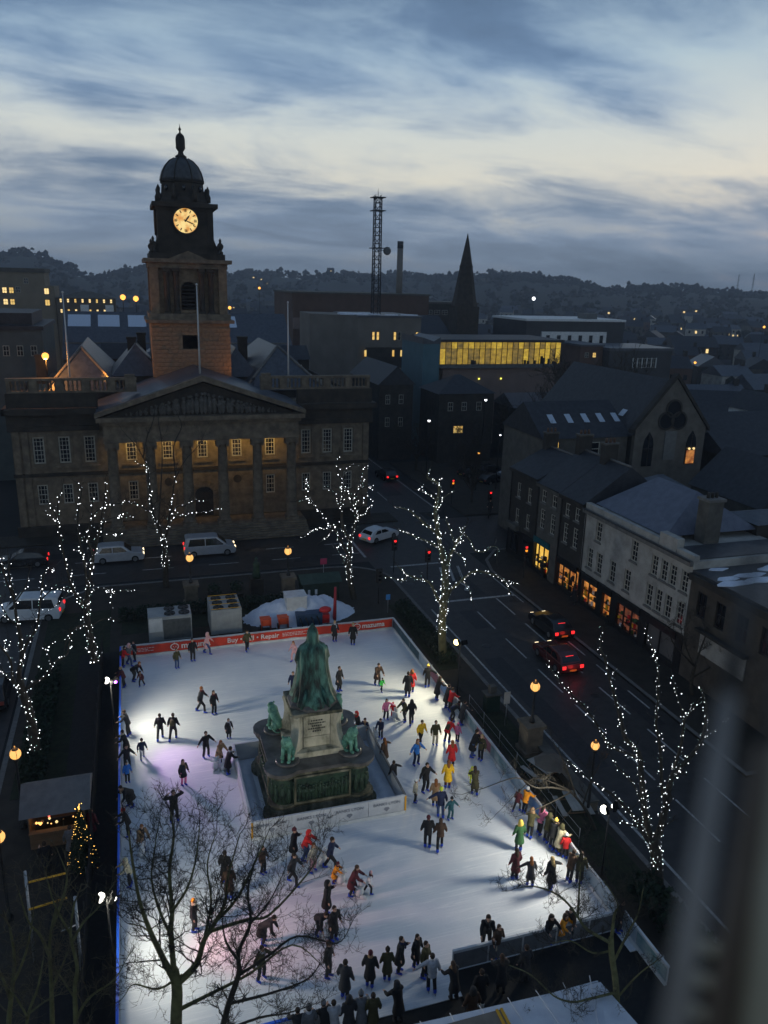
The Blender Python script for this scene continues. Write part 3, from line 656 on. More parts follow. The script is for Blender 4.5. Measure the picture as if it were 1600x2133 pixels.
# inner fence round the monument
FX0, FX1, FY0, FY1 = 4.22, 11.95, 32.05, 38.85
fi = [barrier('monument_fence', 'white front fence panel row before the monument with jeweller lettering', (FX0, FY0), (FX1, FY0), (0, -1), n=4, top=1.2),
      barrier('monument_fence', 'left fence of the monument enclosure with a yellow corner', (FX0, FY0), (FX0, FY1), (-1, 0), n=3, top=1.2, rail=M_board),
      barrier('monument_fence', 'right fence of the monument enclosure with a dark rail', (FX1, FY0), (FX1, FY1), (1, 0), n=3, top=1.2, rail=M_boardg),
      barrier('monument_fence', 'back fence of the enclosure half hidden behind the monument', (FX0, FY1), (FX1, FY1), (0, 1), n=4, top=1.2)]
M_ink = mat('grey print', (.22, .23, .26), None, rough=.6)
for i in range(4):
    x = FX0+.95+1.93*i; text('BANKS LYON', .235, (x, FY0-.05, .88), fi[0], M_ink, 0, 'CENTER', .0)
    g_ = MB(); g_.prism([(x+.0, .50), (x+.16, .66), (x+.09, .74), (x-.09, .74), (x-.16, .66)], FY0-.047, FY0-.04, axis='y'); g_.build('diamond_mark', M_ink, fi[0])
for f_, x in ((fi[1], FX0), (fi[0], FX1)): MB().box(x-.045, x+.045, FY0-.06, FY0-.035, .36, 1.22).build('corner_trim', M_ytrim, f_)
# snow heaped inside the fence
random.seed(5); sn = MB()
nx_, ny_ = 46, 40
def snowz(x, y):
    ex = min(x-FX0, FX1-x, y-FY0, FY1-y); dm = max(abs(x-8.0)-3.0, abs(y-35.65)-2.95)
    h = .04+.30*math.exp(-((x-FX0-.7)**2/1.2+(y-FY0-1.2)**2/2.6))+.25*math.exp(-((x-FX0-.6)**2/.9+(y-FY0-4.2)**2/3))+.20*math.exp(-((FX1-x-.7)**2/.5+(y-FY0-2.6)**2/4))
    h += .05*math.sin(x*3.1+y*1.7)*math.sin(y*2.3)
    return IZ+max(-.05, h*(1 if dm > .25 else max(-.3, dm*4)))
gv = [(FX0+.08+(FX1-FX0-.16)*i/nx_, FY0+.08+(FY1-FY0-.16)*j/ny_) for j in range(ny_+1) for i in range(nx_+1)]
sn.add([(x, y, snowz(x, y)) for x, y in gv], [(j*(nx_+1)+i, j*(nx_+1)+i+1, (j+1)*(nx_+1)+i+1, (j+1)*(nx_+1)+i) for j in range(ny_) for i in range(nx_)], 0, True)
sn.build('snow_in_enclosure', M_snow, label='snow scraped into the monument enclosure', kind='stuff')

# ------------------------------------------------------------------ monument
MX, MY = 7.95, 35.65
mon = thing('monument', 'tall stained stone monument with bronze queen statue, lions and relief panels', 'monument', (MX, MY, .13))
M_ms = mat('monument stone', (.035, .040, .024), (.26, .235, .165), 1.6, .85, .3, c3=(.12, .112, .07), stretch=(1, 1, .45))
M_mp = mat('pale monument stone', (.16, .15, .10), (.66, .60, .45), 1.3, .85, .25, c3=(.50, .455, .33), stretch=(1, 1, .5))
M_mtop = mat('wet stone top', (.055, .05, .045), (.15, .135, .12), 1.4, .35, .15)
M_brz = mat('verdigris bronze', (.006, .015, .012), (.085, .22, .165), 2.6, .6, .5, c3=(.03, .095, .07), thr=(.40, .62), stretch=(1, 1, .28), bscale=7)
M_brzd = mat('dark bronze panel', (.006, .014, .008), (.03, .062, .034), 2.6, .6, .8, c3=(.02, .045, .026), bscale=5)
M_brzl = mat('pale verdigris', (.04, .14, .095), (.21, .46, .33), 3, .6, .3)
def bastion(hx, hy, r_, nose=0.0):
    """square plan with round drums at the corners"""
    pts_ = []
    for sx, sy, a0 in ((1, 1, -45), (-1, 1, 45), (-1, -1, 135), (1, -1, 225)):
        cx_, cy_ = sx*(hx-r_), sy*(hy-r_)
        for k in range(0, 181, 20):
            a = R(a0+k); pts_.append((cx_+r_*math.cos(a)*1.0, cy_+r_*math.sin(a)))
        # slight inward bow of the side that follows
    return pts_
def slab(name, hx, hy, r_, z0, z1, m, mi=0):
    return MB().prism([(MX+x, MY+y) for x, y in bastion(hx, hy, r_)], z0, z1).build(name, m, mon)
slab('step', 2.95, 2.85, .85, .13, .45, M_ms); slab('plinth', 2.8, 2.7, .82, .451, .8, M_ms); slab('plinth_moulding', 2.7, 2.6, .8, .801, .95, M_ms)
MB().prism([(MX+x, MY+y) for x, y in bastion(2.5, 2.4, .72)], .951, 2.5).build('dado', M_brzd, mon)
slab('cornice', 2.72, 2.62, .84, 2.501, 2.68, M_ms); slab('platform', 2.82, 2.72, .88, 2.681, 2.86, [M_mtop])
random.seed(21)
def relief(x0, x1, z0, z1, face, nfig):
    """bronze relief panel: frame, back sheet and a row of figures"""
    m_ = MB(); m_.box(x0, x1, -.05, 0, z0, z1)
    f_ = MB()
    for q in ((x0-.1, x0, z0-.1, z1+.1), (x1, x1+.1, z0-.1, z1+.1), (x0, x1, z0-.1, z0), (x0, x1, z1, z1+.1)): f_.box(q[0], q[1], -.1, -.001, q[2], q[3])
    g_ = MB()
    for i in range(nfig):
        x = x0+.1+(x1-x0-.2)*(i+.5)/nfig+rnd(-.03, .03); h = (z1-z0)*rnd(.62, .8)
        g_.ball((x, -.06, z0+h*.45), .11, 6, 0, (1, .7, h*.45/.11)); g_.ball((x+rnd(-.02, .02), -.09, z0+h*.97), .075, 6); g_.tube([(x-.1, -.08, z0+h*.78), (x-.14, -.12, z0+h*.5)], .035, 5); g_.tube([(x+.1, -.08, z0+h*.78), (x+.13, -.12, z0+h*.52)], .035, 5)
    M_ = {'S': Matrix.Translation((MX, MY-2.4, 0)), 'W': Matrix.Translation((MX-2.5, MY, 0)) @ Matrix.Rotation(-math.pi/2, 4, 'Z'), 'E': Matrix.Translation((MX+2.5, MY, 0)) @ Matrix.Rotation(math.pi/2, 4, 'Z')}[face]
    p_ = m_.xf(M_).build('relief_panel', M_brzd, mon); f_.xf(M_).build('panel_frame', M_ms, p_); g_.xf(M_).build('relief_figures', M_brzd, p_, kind='stuff')
relief(-1.35, 1.35, 1.05, 2.4, 'S', 15); relief(-1.25, 1.25, 1.05, 2.4, 'W', 13); relief(-1.25, 1.25, 1.05, 2.4, 'E', 13)
for sx in (-1, 1):
    for sy in (-1, 1):                                   # standing bronze groups on the corner drums
        g_ = MB(); cx_, cy_ = MX+sx*1.78, MY+sy*1.68
        for k in range(9):
            a = math.atan2(sy, sx)+R(-100+25*k); q = (cx_+.72*math.cos(a), cy_+.72*math.sin(a)); h = rnd(.95, 1.2)
            g_.ball((q[0], q[1], .98+h*.45), .12, 6, 0, (1, 1, h*.45/.12)); g_.ball((q[0], q[1], .98+h*.98), .08, 6)
        g_.build('corner_figures', M_brzd, mon, kind='stuff')
# lion seats and lions
def lion(x, y, rz):
    l_ = MB()
    L_ = [((0, .34, .18), .20), ((0, .3, .42), .24), ((0, .12, .62), .25), ((0, -.05, .82), .27), ((0, -.12, 1.02), .25)]   # seated trunk from rump to mane
    l_.tube([p for p, r_ in L_], [r_ for p, r_ in L_], 10)
    l_.ball((0, -.16, 1.02), .29, 10, 0, (1, .95, 1.05)); l_.ball((0, -.30, 1.22), .19, 10, 0, (.95, 1.1, 1)); l_.ball((0, -.47, 1.16), .10, 8, 0, (1, 1, .8))
    for s_ in (-1, 1):
        l_.tube([(s_*.15, -.16, .75), (s_*.16, -.27, .38), (s_*.16, -.27, .05)], [.12, .085, .08], 8); l_.ball((s_*.16, -.36, .06), .1, 8, 0, (1, 1.4, .7))
        l_.ball((s_*.24, .22, .28), .2, 8, 0, (.7, 1.2, 1.25)); l_.ball((s_*.28, -.02, .07), .11, 8, 0, (.9, 1.8, .7)); l_.ball((s_*.16, -.26, 1.38), .06, 6)
    l_.tube([(0, .5, .1), (.2, .62, .06), (.38, .5, .1), (.4, .3, .2)], [.05, .04, .035, .05], 6)
    o = l_.build('lion', M_brzl, mon, world=False); o.location = (x-MX, y-MY, 2.98-.13); o.rotation_euler = (0, 0, rz)
for x, y, rz in ((6.35, 34.15, R(-25)), (9.6, 34.15, R(25)), (6.25, 37.15, R(-150)), (9.65, 37.15, R(150))):
    MB().lathe([(.62, 2.861), (.62, 2.9), (.56, 2.98)], x, y, 14).build('lion_seat', M_mtop, mon); lion(x, y, rz)
# pedestal with concave corner buttresses
MB().box(MX-1.5, MX+1.5, MY-1.5, MY+1.5, 2.861, 3.15).build('pedestal_base', M_mp, mon)
MB().box(MX-1.02, MX+1.02, MY-1.02, MY+1.02, 3.151, 5.05).build('pedestal', M_mp, mon)
pl_ = MB()
for j, (z0, z1) in enumerate(((3.2, 3.75), (3.78, 4.95))): pl_.box(MX-.68, MX+.68, MY-1.08, MY-1.021, z0, z1)
MB().box(MX-.68, MX+.68, MY-1.08, MY-1.021, 3.2, 3.75).build('tablet', M_mp, mon); tb = MB().box(MX-.68, MX+.68, MY-1.08, MY-1.021, 3.78, 4.95).build('tablet', M_mp, mon)
ins = MB(); random.seed(9)
for j in range(5):
    w_ = (.30, .44, .26, .46, .22)[j]; q = -w_
    while q < w_-.02: l_ = rnd(.04, .09); ins.box(MX+q, MX+min(w_, q+l_), MY-1.088, MY-1.081, 4.62-.15*j, 4.70-.15*j); q += l_+.025
ins.build('worn_inscription', mat('inscription lead', (.03, .032, .026), None, rough=.8), tb, kind='stuff')
for sx in (-1, 1):
    for sy in (-1, 1):
        prof = [(0, 3.151), (.78, 3.151), (.62, 3.4), (.46, 3.8), (.38, 4.3), (.42, 4.75), (.5, 4.95), (.5, 5.05), (0, 5.05)]
        b_ = MB().prism(prof, -.22, .22, axis='y').xf(Matrix.Translation((MX+sx*.86, MY+sy*.86, 0)) @ Matrix.Rotation(math.atan2(sy, sx), 4, 'Z'))
        b_.build('buttress', M_mp, mon)
MB().box(MX-1.28, MX+1.28, MY-1.28, MY+1.28, 5.051, 5.22).build('pedestal_cap', M_ms, mon); MB().lathe([(1.35, 5.221), (1.32, 5.35), (1.12, 5.5)], MX, MY, 8, a0=R(22.5), smooth=False).build('statue_step', M_mtop, mon)
# the queen seen from behind: robe, train, shoulder cape, veil
st_ = MB(); prof = [(5.35, 1.02, 1.08, .05), (5.5, 1.12, 1.18, .10), (5.7, 1.02, 1.08, .12), (5.95, .92, .95, .11), (6.3, .86, .84, .10), (6.8, .78, .72, .09), (7.3, .74, .64, .08), (7.8, .76, .60, .06), (8.1, .74, .55, .05), (8.3, .64, .48, .04), (8.42, .46, .38, .04), (8.55, .33, .32, .03), (8.75, .30, .31, .03), (9.0, .29, .30, .02), (9.2, .24, .25, .01), (9.33, .14, .15, 0), (9.42, .10, .10, 0), (9.5, .06, .06, 0)]
n = 44
for z, rx, ry, am in prof:
    for j in range(n):
        a = 2*math.pi*j/n; ph = 3.1*math.sin(a*2)+z*.9; k_ = 1+1.25*am*math.sin(9*a+ph*.6)+am*.45*math.sin(17*a+1.3-z*.35)
        st_.v.append((rx*k_*math.cos(a), ry*k_*math.sin(a)+(.10 if z < 6 else 0)*(6-z)*-2, z))
for i in range(len(prof)-1):
    for j in range(n): st_.f.append((i*n+j, i*n+(j+1) % n, (i+1)*n+(j+1) % n, (i+1)*n+j)); st_.m.append(0); st_.s.append(True)
st_.f.append(tuple((len(prof)-1)*n+j for j in range(n))); st_.m.append(0); st_.s.append(True)
q_ = st_.build('queen_statue', M_brz, mon, world=False); q_.location = (.02, 0, -.13)
for k, (a, l_) in enumerate(((-60, 1.0), (-95, 1.15), (-130, 1.0), (-30, .7), (-160, .7))):   # folds of the train over the step
    c_, s_ = math.cos(R(a)), math.sin(R(a))
    MB().tube([(.55*c_, .6*s_, 6.35), (.9*c_, .95*s_, 5.85), (1.12*c_*l_**.3, 1.15*s_, 5.52), (1.25*c_*l_**.5, 1.3*s_, 5.33)], [.10, .16, .15, .06], 8).build('drapery_fold', M_brz, q_, world=False)
for s_ in (-1, 1): MB().tube([(s_*.62, .02, 8.15), (s_*.78, .10, 7.6), (s_*.66, .38, 7.15)], [.17, .15, .10], 8).build('arm', M_brz, q_, world=False)

# ------------------------------------------------------------------ floodlights by the rink
M_flood = glow('flood lens', (1.0, .97, .86), 7); M_floody = glow('warm flood lens', (1.0, .80, .30), 7); M_purple = glow('purple par lens', (.45, .08, 1.0), 9)
def flood(label, x, y, h, heads):
    f = thing('floodlight_stand', label, 'floodlight', (x, y, .13)); MB().tube([(0, 0, 0), (0, 0, h)], [.05, .035], 8).build('pole', M_metald, f, world=False)
    for k in range(3): a = R(120*k+30); MB().tube([(0, 0, .6), (.55*math.cos(a), .55*math.sin(a), 0)], .02, 5).build('leg', M_metald, f, world=False)
    MB().box(-.5, .5, -.02, .02, h-.06, h-.02).build('crossbar', mat('matt black housing', (.004, .004, .004), None, rough=.9, spec=.1), f, world=False)
    for dx, dz, tgt, en_, col_, ang_, m in heads:
        p = Vector((x+dx, y, .13+h+dz)); v = (Vector(tgt)-p).normalized(); qn = v.to_track_quat('-Z', 'Y').to_matrix().to_4x4()
        c = MB().box(-.2, .2, -.15, .15, 0, .14).xf(Matrix.Translation(p-Vector((x, y, .13))) @ qn); o = c.build('lamp_head', mat('matt black housing', (.004, .004, .004), None, rough=.9, spec=.1), f, world=False)
        MB().ball((0, 0, -.03), .19 if dx < 0 else .09, 16, 0, (1, 1, .9)).xf(Matrix.Translation(p-Vector((x, y, .13))) @ qn).build('lens', m, o, world=False)
        lamp('flood_beam', 'SPOT', p+v*.24, en_, col_, f, .5, tgt, ang_, .7)
flood('twin-head floodlight with purple lamp on the left rink edge', -2.15, 43.6, 3.45, [(-.25, .05, (6.0, 42.5, 1.0), 1500, (1, .95, .78), 150, M_flood), (.25, -.1, (3.0, 37.5, 0), 1000, (.72, .26, 1.0), 50, M_purple)])
flood('white floodlight with pink lamp on the lower left rink edge', -2.05, 26.5, 3.2, [(-.25, .05, (6.0, 26.0, 1.0), 1100, (1, .97, .82), 150, M_flood), (.25, -.1, (4.2, 26.2, 0), 850, (1.0, .30, .38), 48, M_flood)])
flood('glaring yellow white floodlight beside the wrapped tree trunk', 19.25, 42.6, 3.75, [(-.25, .05, (10.0, 41.5, 1.0), 1250, (1, .93, .66), 150, M_floody), (.25, -.05, (19.0, 47.2, 1.5), 140, (1, .85, .3), 95, M_floody)])
flood('glaring white floodlight on the lower right rink edge', 19.2, 25.4, 3.6, [(-.25, .05, (9.5, 29.0, 1.0), 1150, (1, .98, .86), 150, M_flood), (.2, .12, (12, 34.0, .5), 330, (1, .97, .84), 80, M_flood)])

# ------------------------------------------------------------------ plant behind the far barrier
M_grey = mat('chiller casing', (.30, .31, .31), (.40, .41, .40), 1.5, .5); M_greyd = mat('chiller grille', (.08, .085, .085), (.13, .135, .13), 3, .6)
def chiller(label, x0, x1, y0, y1, h, rows, colsn, fx0, trim=None):
    c = thing('chiller_unit', label, 'chiller', ((x0+x1)/2, y0, .13))
    MB().box(x0, x1, y0, y1, .25, h).build('casing', M_grey, c); MB().box(fx0, x1-.08, y0-.03, y0-.002, .35, h-.25).build('grille', M_greyd if not trim else M_grey, c)
    for sx in (x0+.15, x1-.35): MB().box(sx, sx+.2, y0+.1, y1-.1, .13, .249).build('skid', M_metald, c)
    for i in range(colsn):
        for j in range(rows):
            fx = fx0+(x1-fx0)*(i+.5)/colsn; fy = y0+(y1-y0)*(j+.5)/rows; r_ = min((x1-fx0)/colsn, (y1-y0)/rows)*.42
            fan = MB().lathe([(r_*.98, h+.002), (r_*.98, h+.07), (r_, h+.07), (r_, h+.002)], fx, fy, 16).build('fan_ring', M_metald, c)
            MB().lathe([(r_*.97, h+.012), (.01, h+.013)], fx, fy, 16).build('fan_well', M_metald, fan)
            bl_ = MB()
            for k in range(5): a = R(72*k); bl_.prism([(fx+.05*math.cos(a), fy+.05*math.sin(a)), (fx+r_*.9*math.cos(a-.25), fy+r_*.9*math.sin(a-.25)), (fx+r_*.9*math.cos(a+.25), fy+r_*.9*math.sin(a+.25))], h+.03, h+.04)
            bl_.build('fan_blades', M_greyd, fan)
    if trim:
        for j in range(rows+1): q = y0+.05+(y1-y0-.1)*j/rows; MB().box(x0+.05, x1-.05, q-.03, q+.03, h+.072, h+.10).build('trim_bar', M_ytrim, c)
    else: MB().box(x0+.05, fx0-.05, y0-.04, y0-.003, 1.0, h-.1).build('control_panel', M_white, c)
chiller('pale chiller with four roof fans behind the far barrier', .15, 3.25, 55.4, 57.3, 2.15, 2, 2, 1.2)
chiller('pale chiller with six roof fans and orange trim', 4.65, 6.95, 55.5, 58.3, 2.2, 3, 2, 4.7, True)
random.seed(31); sp_ = MB(); nx_, ny_ = 40, 22
def pile(x, y):
    u, v = (x-11.9)/4.6, (y-57.9)/2.4; d = u*u+v*v
    return .1+max(0, 1.55*(1-d))*(1+.12*math.sin(x*2.3)*math.cos(y*2.9)+.08*math.sin(x*5.1+y*3.3))+(rnd(-.07, .07) if d < 1 else 0)
sp_.add([(7.2+9.4*i/nx_, 55.4+5.0*j/ny_, pile(7.2+9.4*i/nx_, 55.4+5.0*j/ny_)) for j in range(ny_+1) for i in range(nx_+1)], [(j*(nx_+1)+i, j*(nx_+1)+i+1, (j+1)*(nx_+1)+i+1, (j+1)*(nx_+1)+i) for j in range(ny_) for i in range(nx_)], 0, True)
sp_.build('snow_heap', M_snow, label='heap of scraped ice snow behind the far barrier', cat='snow', kind='stuff')
ct = thing('equipment_box', 'white equipment box sunk in the snow heap', 'box', (11.4, 57.3, .6)); MB().box(10.6, 12.2, 56.6, 58.0, .6, 2.15).build('body', M_white, ct); MB().box(10.55, 12.25, 56.55, 58.05, 2.151, 2.22).build('lid', M_white, ct)
gm = thing('pump_machine', 'dark blue pump machine with red cowl before the snow heap', 'machine', (12.6, 55.9, .13))
MB().box(11.2, 13.2, 55.5, 56.4, .2, 1.1).build('body', mat('navy machine', (.02, .05, .10), (.04, .08, .15), 3, .5), gm); MB().ball((13.5, 55.85, 1.25), .42, 10, 0, (1.2, 1, .55)).build('cowl', mat('red plastic', (.62, .03, .03), None, rough=.4), gm); MB().box(13.2, 13.8, 55.6, 56.1, .2, .9).build('red_tank', mat('red plastic', (.62, .03, .03)), gm)
for k in range(4): MB().tube([(11.4+.45*k, 55.48, .9), (11.4+.45*k+.2, 55.3, .4), (11.6+.45*k, 55.45, .15)], .05, 6).build('hose', M_metald, gm)
MB().tube([(14.3, 56.0, .1), (14.35, 56.0, 3.0)], [.16, .10], 8).build('red_post', mat('dark red paint', (.32, .02, .03), None, rough=.5), gm)
for i, x in enumerate((8.75, 10.1)):
    b_ = thing('snow_barrow', ['orange snow barrow nearer the six-fan chiller', 'orange snow barrow nearer the pump machine'][i], 'barrow', (x, 55.35, .13), group='orange snow barrows')
    mo = mat('orange plastic', (.70, .10, .04), None, rough=.45)
    MB().prism([(-.32, .45), (.32, .45), (.4, .95), (-.4, .95)], 0, .8, axis='y').build('tub', mo, b_, world=False); MB().tube([(-.36, -.02, .15), (-.34, -.1, 1.15), (.34, -.1, 1.15), (.36, -.02, .15)], .05, 6).build('handle', mo, b_, world=False)
    for s_ in (-1, 1): MB().lathe([(.2, -.04), (.2, .04)], n=12).xf(Matrix.Translation((s_*.38, .4, .2)) @ Matrix.Rotation(math.pi/2, 4, 'Y')).build('wheel', M_metald, b_, world=False)
# black fence outside the left barrier
bfence = thing('black_fence', 'long black screen fence along the left side of the rink', 'fence', (-3.0, 22, .16))
for i in range(17): 
    MB().box(-3.03, -2.99, 20.2+2.0*i, 22.17+2.0*i, .2, 1.75).build('panel', mat('black scrim', (.005, .005, .006), None, rough=.9), bfence); MB().tube([(-3.07, 20.2+2*i, .16), (-3.07, 20.2+2*i, 1.9)], .03, 6).build('post', M_metald, bfence)
# marquee roof in the lower right
mq = thing('marquee', 'white flat marquee roof at the bottom edge with dark opening', 'marquee', (11.5, 15.0, .16))
M_tent = mat('marquee canvas', (.66, .70, .76), (.52, .56, .64), 1.3, .55, .2)
ru = MB(); ru.add([(5.0, 18.6, 2.95), (14.25, 18.2, 2.95), (15.4, 11, 2.95), (5.0, 11, 2.95), (8.0, 15.0, 3.5), (12.5, 15.0, 3.5)], [(0, 1, 5, 4), (1, 2, 5), (2, 3, 4, 5), (3, 0, 4)]); ru.build('roof', M_tent, mq)
MB().box(5.0, 14.2, 18.25, 18.3, 2.5, 2.93).build('valance', M_tent, mq); MB().box(5.2, 13.9, 17.9, 18.0, .17, 2.5).build('wall', M_boardg, mq)
for k in range(9): MB().tube([(5.6+1.05*k, 18.5, 2.99), (min(12.4, max(8.05, 5.6+1.05*k)), 15.1, 3.53)], .018, 4).build('seam', M_tent, mq)
MB().box(8.2, 10.4, 17.2, 18.0, 3.03, 3.2).build('roof_panel', mat('tan cloth', (.20, .16, .12), (.26, .21, .16), 2, .7), mq)
for k in range(2): MB().box(10.15+.16*k, 10.24+.16*k, 17.15, 18.02, 3.201, 3.23).build('yellow_strap', M_ytrim, mq)
for x in (5.1, 8.1, 11.1, 14.1): MB().tube([(x, 18.1, .16), (x, 18.1, 2.9)], .05, 6).build('post', M_steel, mq)

# ------------------------------------------------------------------ people
def loft(mb, st, n=10):
    """st = list of (centre, spine direction, side radius, depth radius)"""
    vs = []
    for c, d, rx, ry in st:
        c, d = Vector(c), Vector(d).normalized(); X = Vector((1, 0, 0)); X = (X-d*X.dot(d)).normalized(); Y = d.cross(X)
        for j in range(n):
            a = 2*math.pi*j/n; vs.append(c+X*(rx*math.cos(a))+Y*(ry*math.sin(a)))
    k = len(st); fs = [(i*n+j, i*n+(j+1) % n, (i+1)*n+(j+1) % n, (i+1)*n+j) for i in range(k-1) for j in range(n)]
    fs += [tuple(range(n-1, -1, -1)), tuple((k-1)*n+j for j in range(n))]
    mb.add(vs, fs, 0, True)
def remesh(mb, vox, name):
    me = mb.mesh(name, []); o = bpy.data.objects.new('tmp', me); COL.objects.link(o)
    m = o.modifiers.new('r', 'REMESH'); m.mode = 'VOXEL'; m.voxel_size = vox; m.use_smooth_shade = True
    sm = o.modifiers.new('s', 'SMOOTH'); sm.factor = .5; sm.iterations = 2
    out = bpy.data.meshes.new_from_object(o.evaluated_get(bpy.context.evaluated_depsgraph_get())); out.name = name
    bpy.data.objects.remove(o); bpy.data.meshes.remove(me)
    out.polygons.foreach_set('use_smooth', [True]*len(out.polygons)); return out
M_cloth = mat('cloth', (.05, .05, .05))
# pose: lean of the trunk, legs as (foot x, foot y, knee forward), arms as (elbow, wrist) offsets from the shoulder; the figure faces -Y
POSES = {
 'stand':  dict(lean=4,  legs=((-.10, .02, .03), (.10, -.04, .03)), arms=(((-.10, .02, -.27), (-.13, -.08, -.50)), ((.10, .02, -.27), (.13, -.08, -.50)))),
 'glide':  dict(lean=12, legs=((-.12, -.14, .08), (.16, .30, .02)), arms=(((-.11, .05, -.25), (-.15, -.10, -.46)), ((.10, .06, -.26), (.16, -.05, -.49)))),
 'wings':  dict(lean=8,  legs=((-.16, .02, .05), (.16, .04, .05)), arms=(((-.19, .0, -.20), (-.36, -.10, -.33)), ((.17, .02, -.21), (.30, -.12, -.36)))),
 'reachL': dict(lean=7,  legs=((-.10, -.06, .05), (.12, .10, .04)), arms=(((-.24, -.02, -.14), (-.46, -.06, -.30)), ((.10, .03, -.27), (.15, -.06, -.50)))),
 'reachR': dict(lean=7,  legs=((-.12, .10, .05), (.10, -.06, .04)), arms=(((-.10, .03, -.27), (-.15, -.06, -.50)), ((.24, -.02, -.14), (.46, -.06, -.30)))),
 'bend':   dict(lean=52, legs=((-.14, .05, .10), (.14, .12, .08)), arms=(((-.08, -.06, -.27), (-.06, -.18, -.48)), ((.08, -.06, -.27), (.06, -.18, -.48)))),
 'push':   dict(lean=20, legs=((-.12, .12, .06), (.12, -.06, .08)), arms=(((-.06, -.16, -.20), (-.06, -.38, -.32)), ((.06, -.16, -.20), (.06, -.38, -.32)))),
 'stride': dict(lean=10, legs=((-.10, -.26, .10), (.10, .28, .06)), arms=(((-.10, .12, -.24), (-.10, .14, -.48)), ((.10, -.10, -.25), (.10, -.28, -.40)))),
 'rail':   dict(lean=16, legs=((-.10, .10, .02), (.12, .02, .02)), arms=(((-.14, -.14, -.20), (-.12, -.36, -.26)), ((.14, -.14, -.20), (.12, -.36, -.26)))),
 'phone':  dict(lean=5,  legs=((-.11, .02, .03), (.12, .04, .03)), arms=(((-.10, .02, -.27), (-.12, -.08, -.48)), ((.12, -.08, -.25), (.03, -.24, -.06)))),
 'head':   dict(lean=3,  legs=((-.16, .02, .03), (.16, .04, .03)), arms=(((-.27, -.02, .06), (-.12, -.03, .24)), ((.27, -.02, .06), (.12, -.03, .24)))),
}
def make_pose(P):
    L = R(P['lean']); hz = .93-.10*abs(math.sin(L))*.5; hips = Vector((0, .10*math.sin(L), hz))
    up = Vector((0, -math.sin(L), math.cos(L))); sh = hips+up*.50; neck = hips+up*.56; hl = L*.45
    hup = Vector((0, -math.sin(hl), math.cos(hl))); head = neck+hup*.155
    fwd = Vector((0, -math.cos(hl), -math.sin(hl)))
    body = MB(); coat = MB(); lcoat = MB(); legs = MB(); boots = MB(); blades = MB()
    ball = lambda m, p, r_, sc=(1, 1, 1): m.ball(p, r_, 10, 0, sc)
    for k, s_ in ((0, -1), (1, 1)):
        fx, fy, kf = P['legs'][k]; hp = hips+Vector((s_*.09, 0, -.02)); an = Vector((fx, fy, .13)); kn = (hp+an)/2+Vector((s_*.01, -kf-.02, .02))
        body.tube([hp, kn, an, an+Vector((0, -.02, -.05))], [.075, .055, .042, .05], 10); ball(body, kn, .056); ball(body, hp, .085)
        legs.tube([hp+Vector((0, 0, .06)), hp, kn, an+Vector((0, 0, .02))], [.10, .105, .078, .072], 10); ball(legs, kn, .08); ball(legs, hp, .11)
        boots.tube([an+Vector((0, .02, .10)), an+Vector((0, .02, 0)), an+Vector((0, .01, -.05))], [.062, .066, .07], 8)
        boots.ball(an+Vector((0, -.06, -.055)), .065, 8, 0, (.85, 1.9, .7))
        blades.box(fx-.008, fx+.008, fy-.17, fy+.13, .0, .03); blades.box(fx-.02, fx+.02, fy-.12, fy-.09, .03, .05); blades.box(fx-.02, fx+.02, fy+.06, fy+.09, .03, .05)
        shp = sh+Vector((s_*.175, 0, -.02)); el = shp+Vector(P['arms'][k][0]); wr = shp+Vector(P['arms'][k][1])
        body.tube([shp, el, wr], [.052, .042, .032], 10); ball(body, el, .043); ball(body, shp, .06)
        coat.tube([shp+Vector((-s_*.03, 0, .01)), (shp+el)/2, el, (el+wr)/2, wr-(wr-el)*.08], [.088, .082, .074, .066, .056], 10); ball(coat, shp, .092); ball(coat, el, .066)
        # hand: palm, four fingers, thumb
        dr = (wr-el).normalized(); sd = dr.cross(Vector((0, 0, 1)) if abs(dr.z) < .9 else Vector((0, 1, 0))).normalized(); nm = dr.cross(sd)
        pc_ = wr+dr*.05; ball(body, pc_, .038)
        for q, fl in ((-.03, .062), (-.01, .075), (.01, .07), (.03, .055)):
            a = pc_+sd*q+dr*.03; body.tube([a, a+dr*fl*.6+nm*.01, a+dr*fl+nm*.035], [.010, .0095, .008], 6)
        a = wr+dr*.03+sd*.03; body.tube([a, a+sd*.03+dr*.025, a+sd*.035+dr*.055], [.011, .010, .008], 6)
    loft(body, [(hips-up*.08, up, .12, .085), (hips, up, .155, .105), (hips+up*.16, up, .125, .09), (hips+up*.34, up, .16, .11), (hips+up*.47, up, .165, .095), (hips+up*.53, up, .08, .06), (neck+hup*.06, hup, .052, .056), (neck+hup*.10, hup, .05, .055)], 12)
    body.ball(head, .098, 12, 0, (.88, 1.0, 1.22)); ball(body, head+fwd*.10-hup*.01, .022); ball(body, head+fwd*.06-hup*.07, .05)
    for s_ in (-1, 1): ball(body, head+Vector((s_*.088, 0, 0)), .024)
    loft(legs, [(hips-up*.10, up, .15, .125), (hips, up, .172, .13), (hips+up*.12, up, .15, .11)], 12)
    top = [(hips+up*.18, up, .182, .152), (hips+up*.34, up, .212, .158), (hips+up*.46, up, .212, .135), (hips+up*.54, up, .10, .085), (neck+hup*.045, hup, .075, .078)]
    loft(coat, [(hips-up*.13, up, .195, .165), (hips, up, .185, .155)]+top, 14)
    lcoat.add(coat.v, coat.f, 0, True)
    dn = (Vector((0, 0, -1))*.8-up*.2).normalized()
    loft(lcoat, [(hips+dn*.42, -dn, .25, .23), (hips+dn*.22, -dn, .225, .20), (hips, up, .185, .155)]+top[:1], 14)
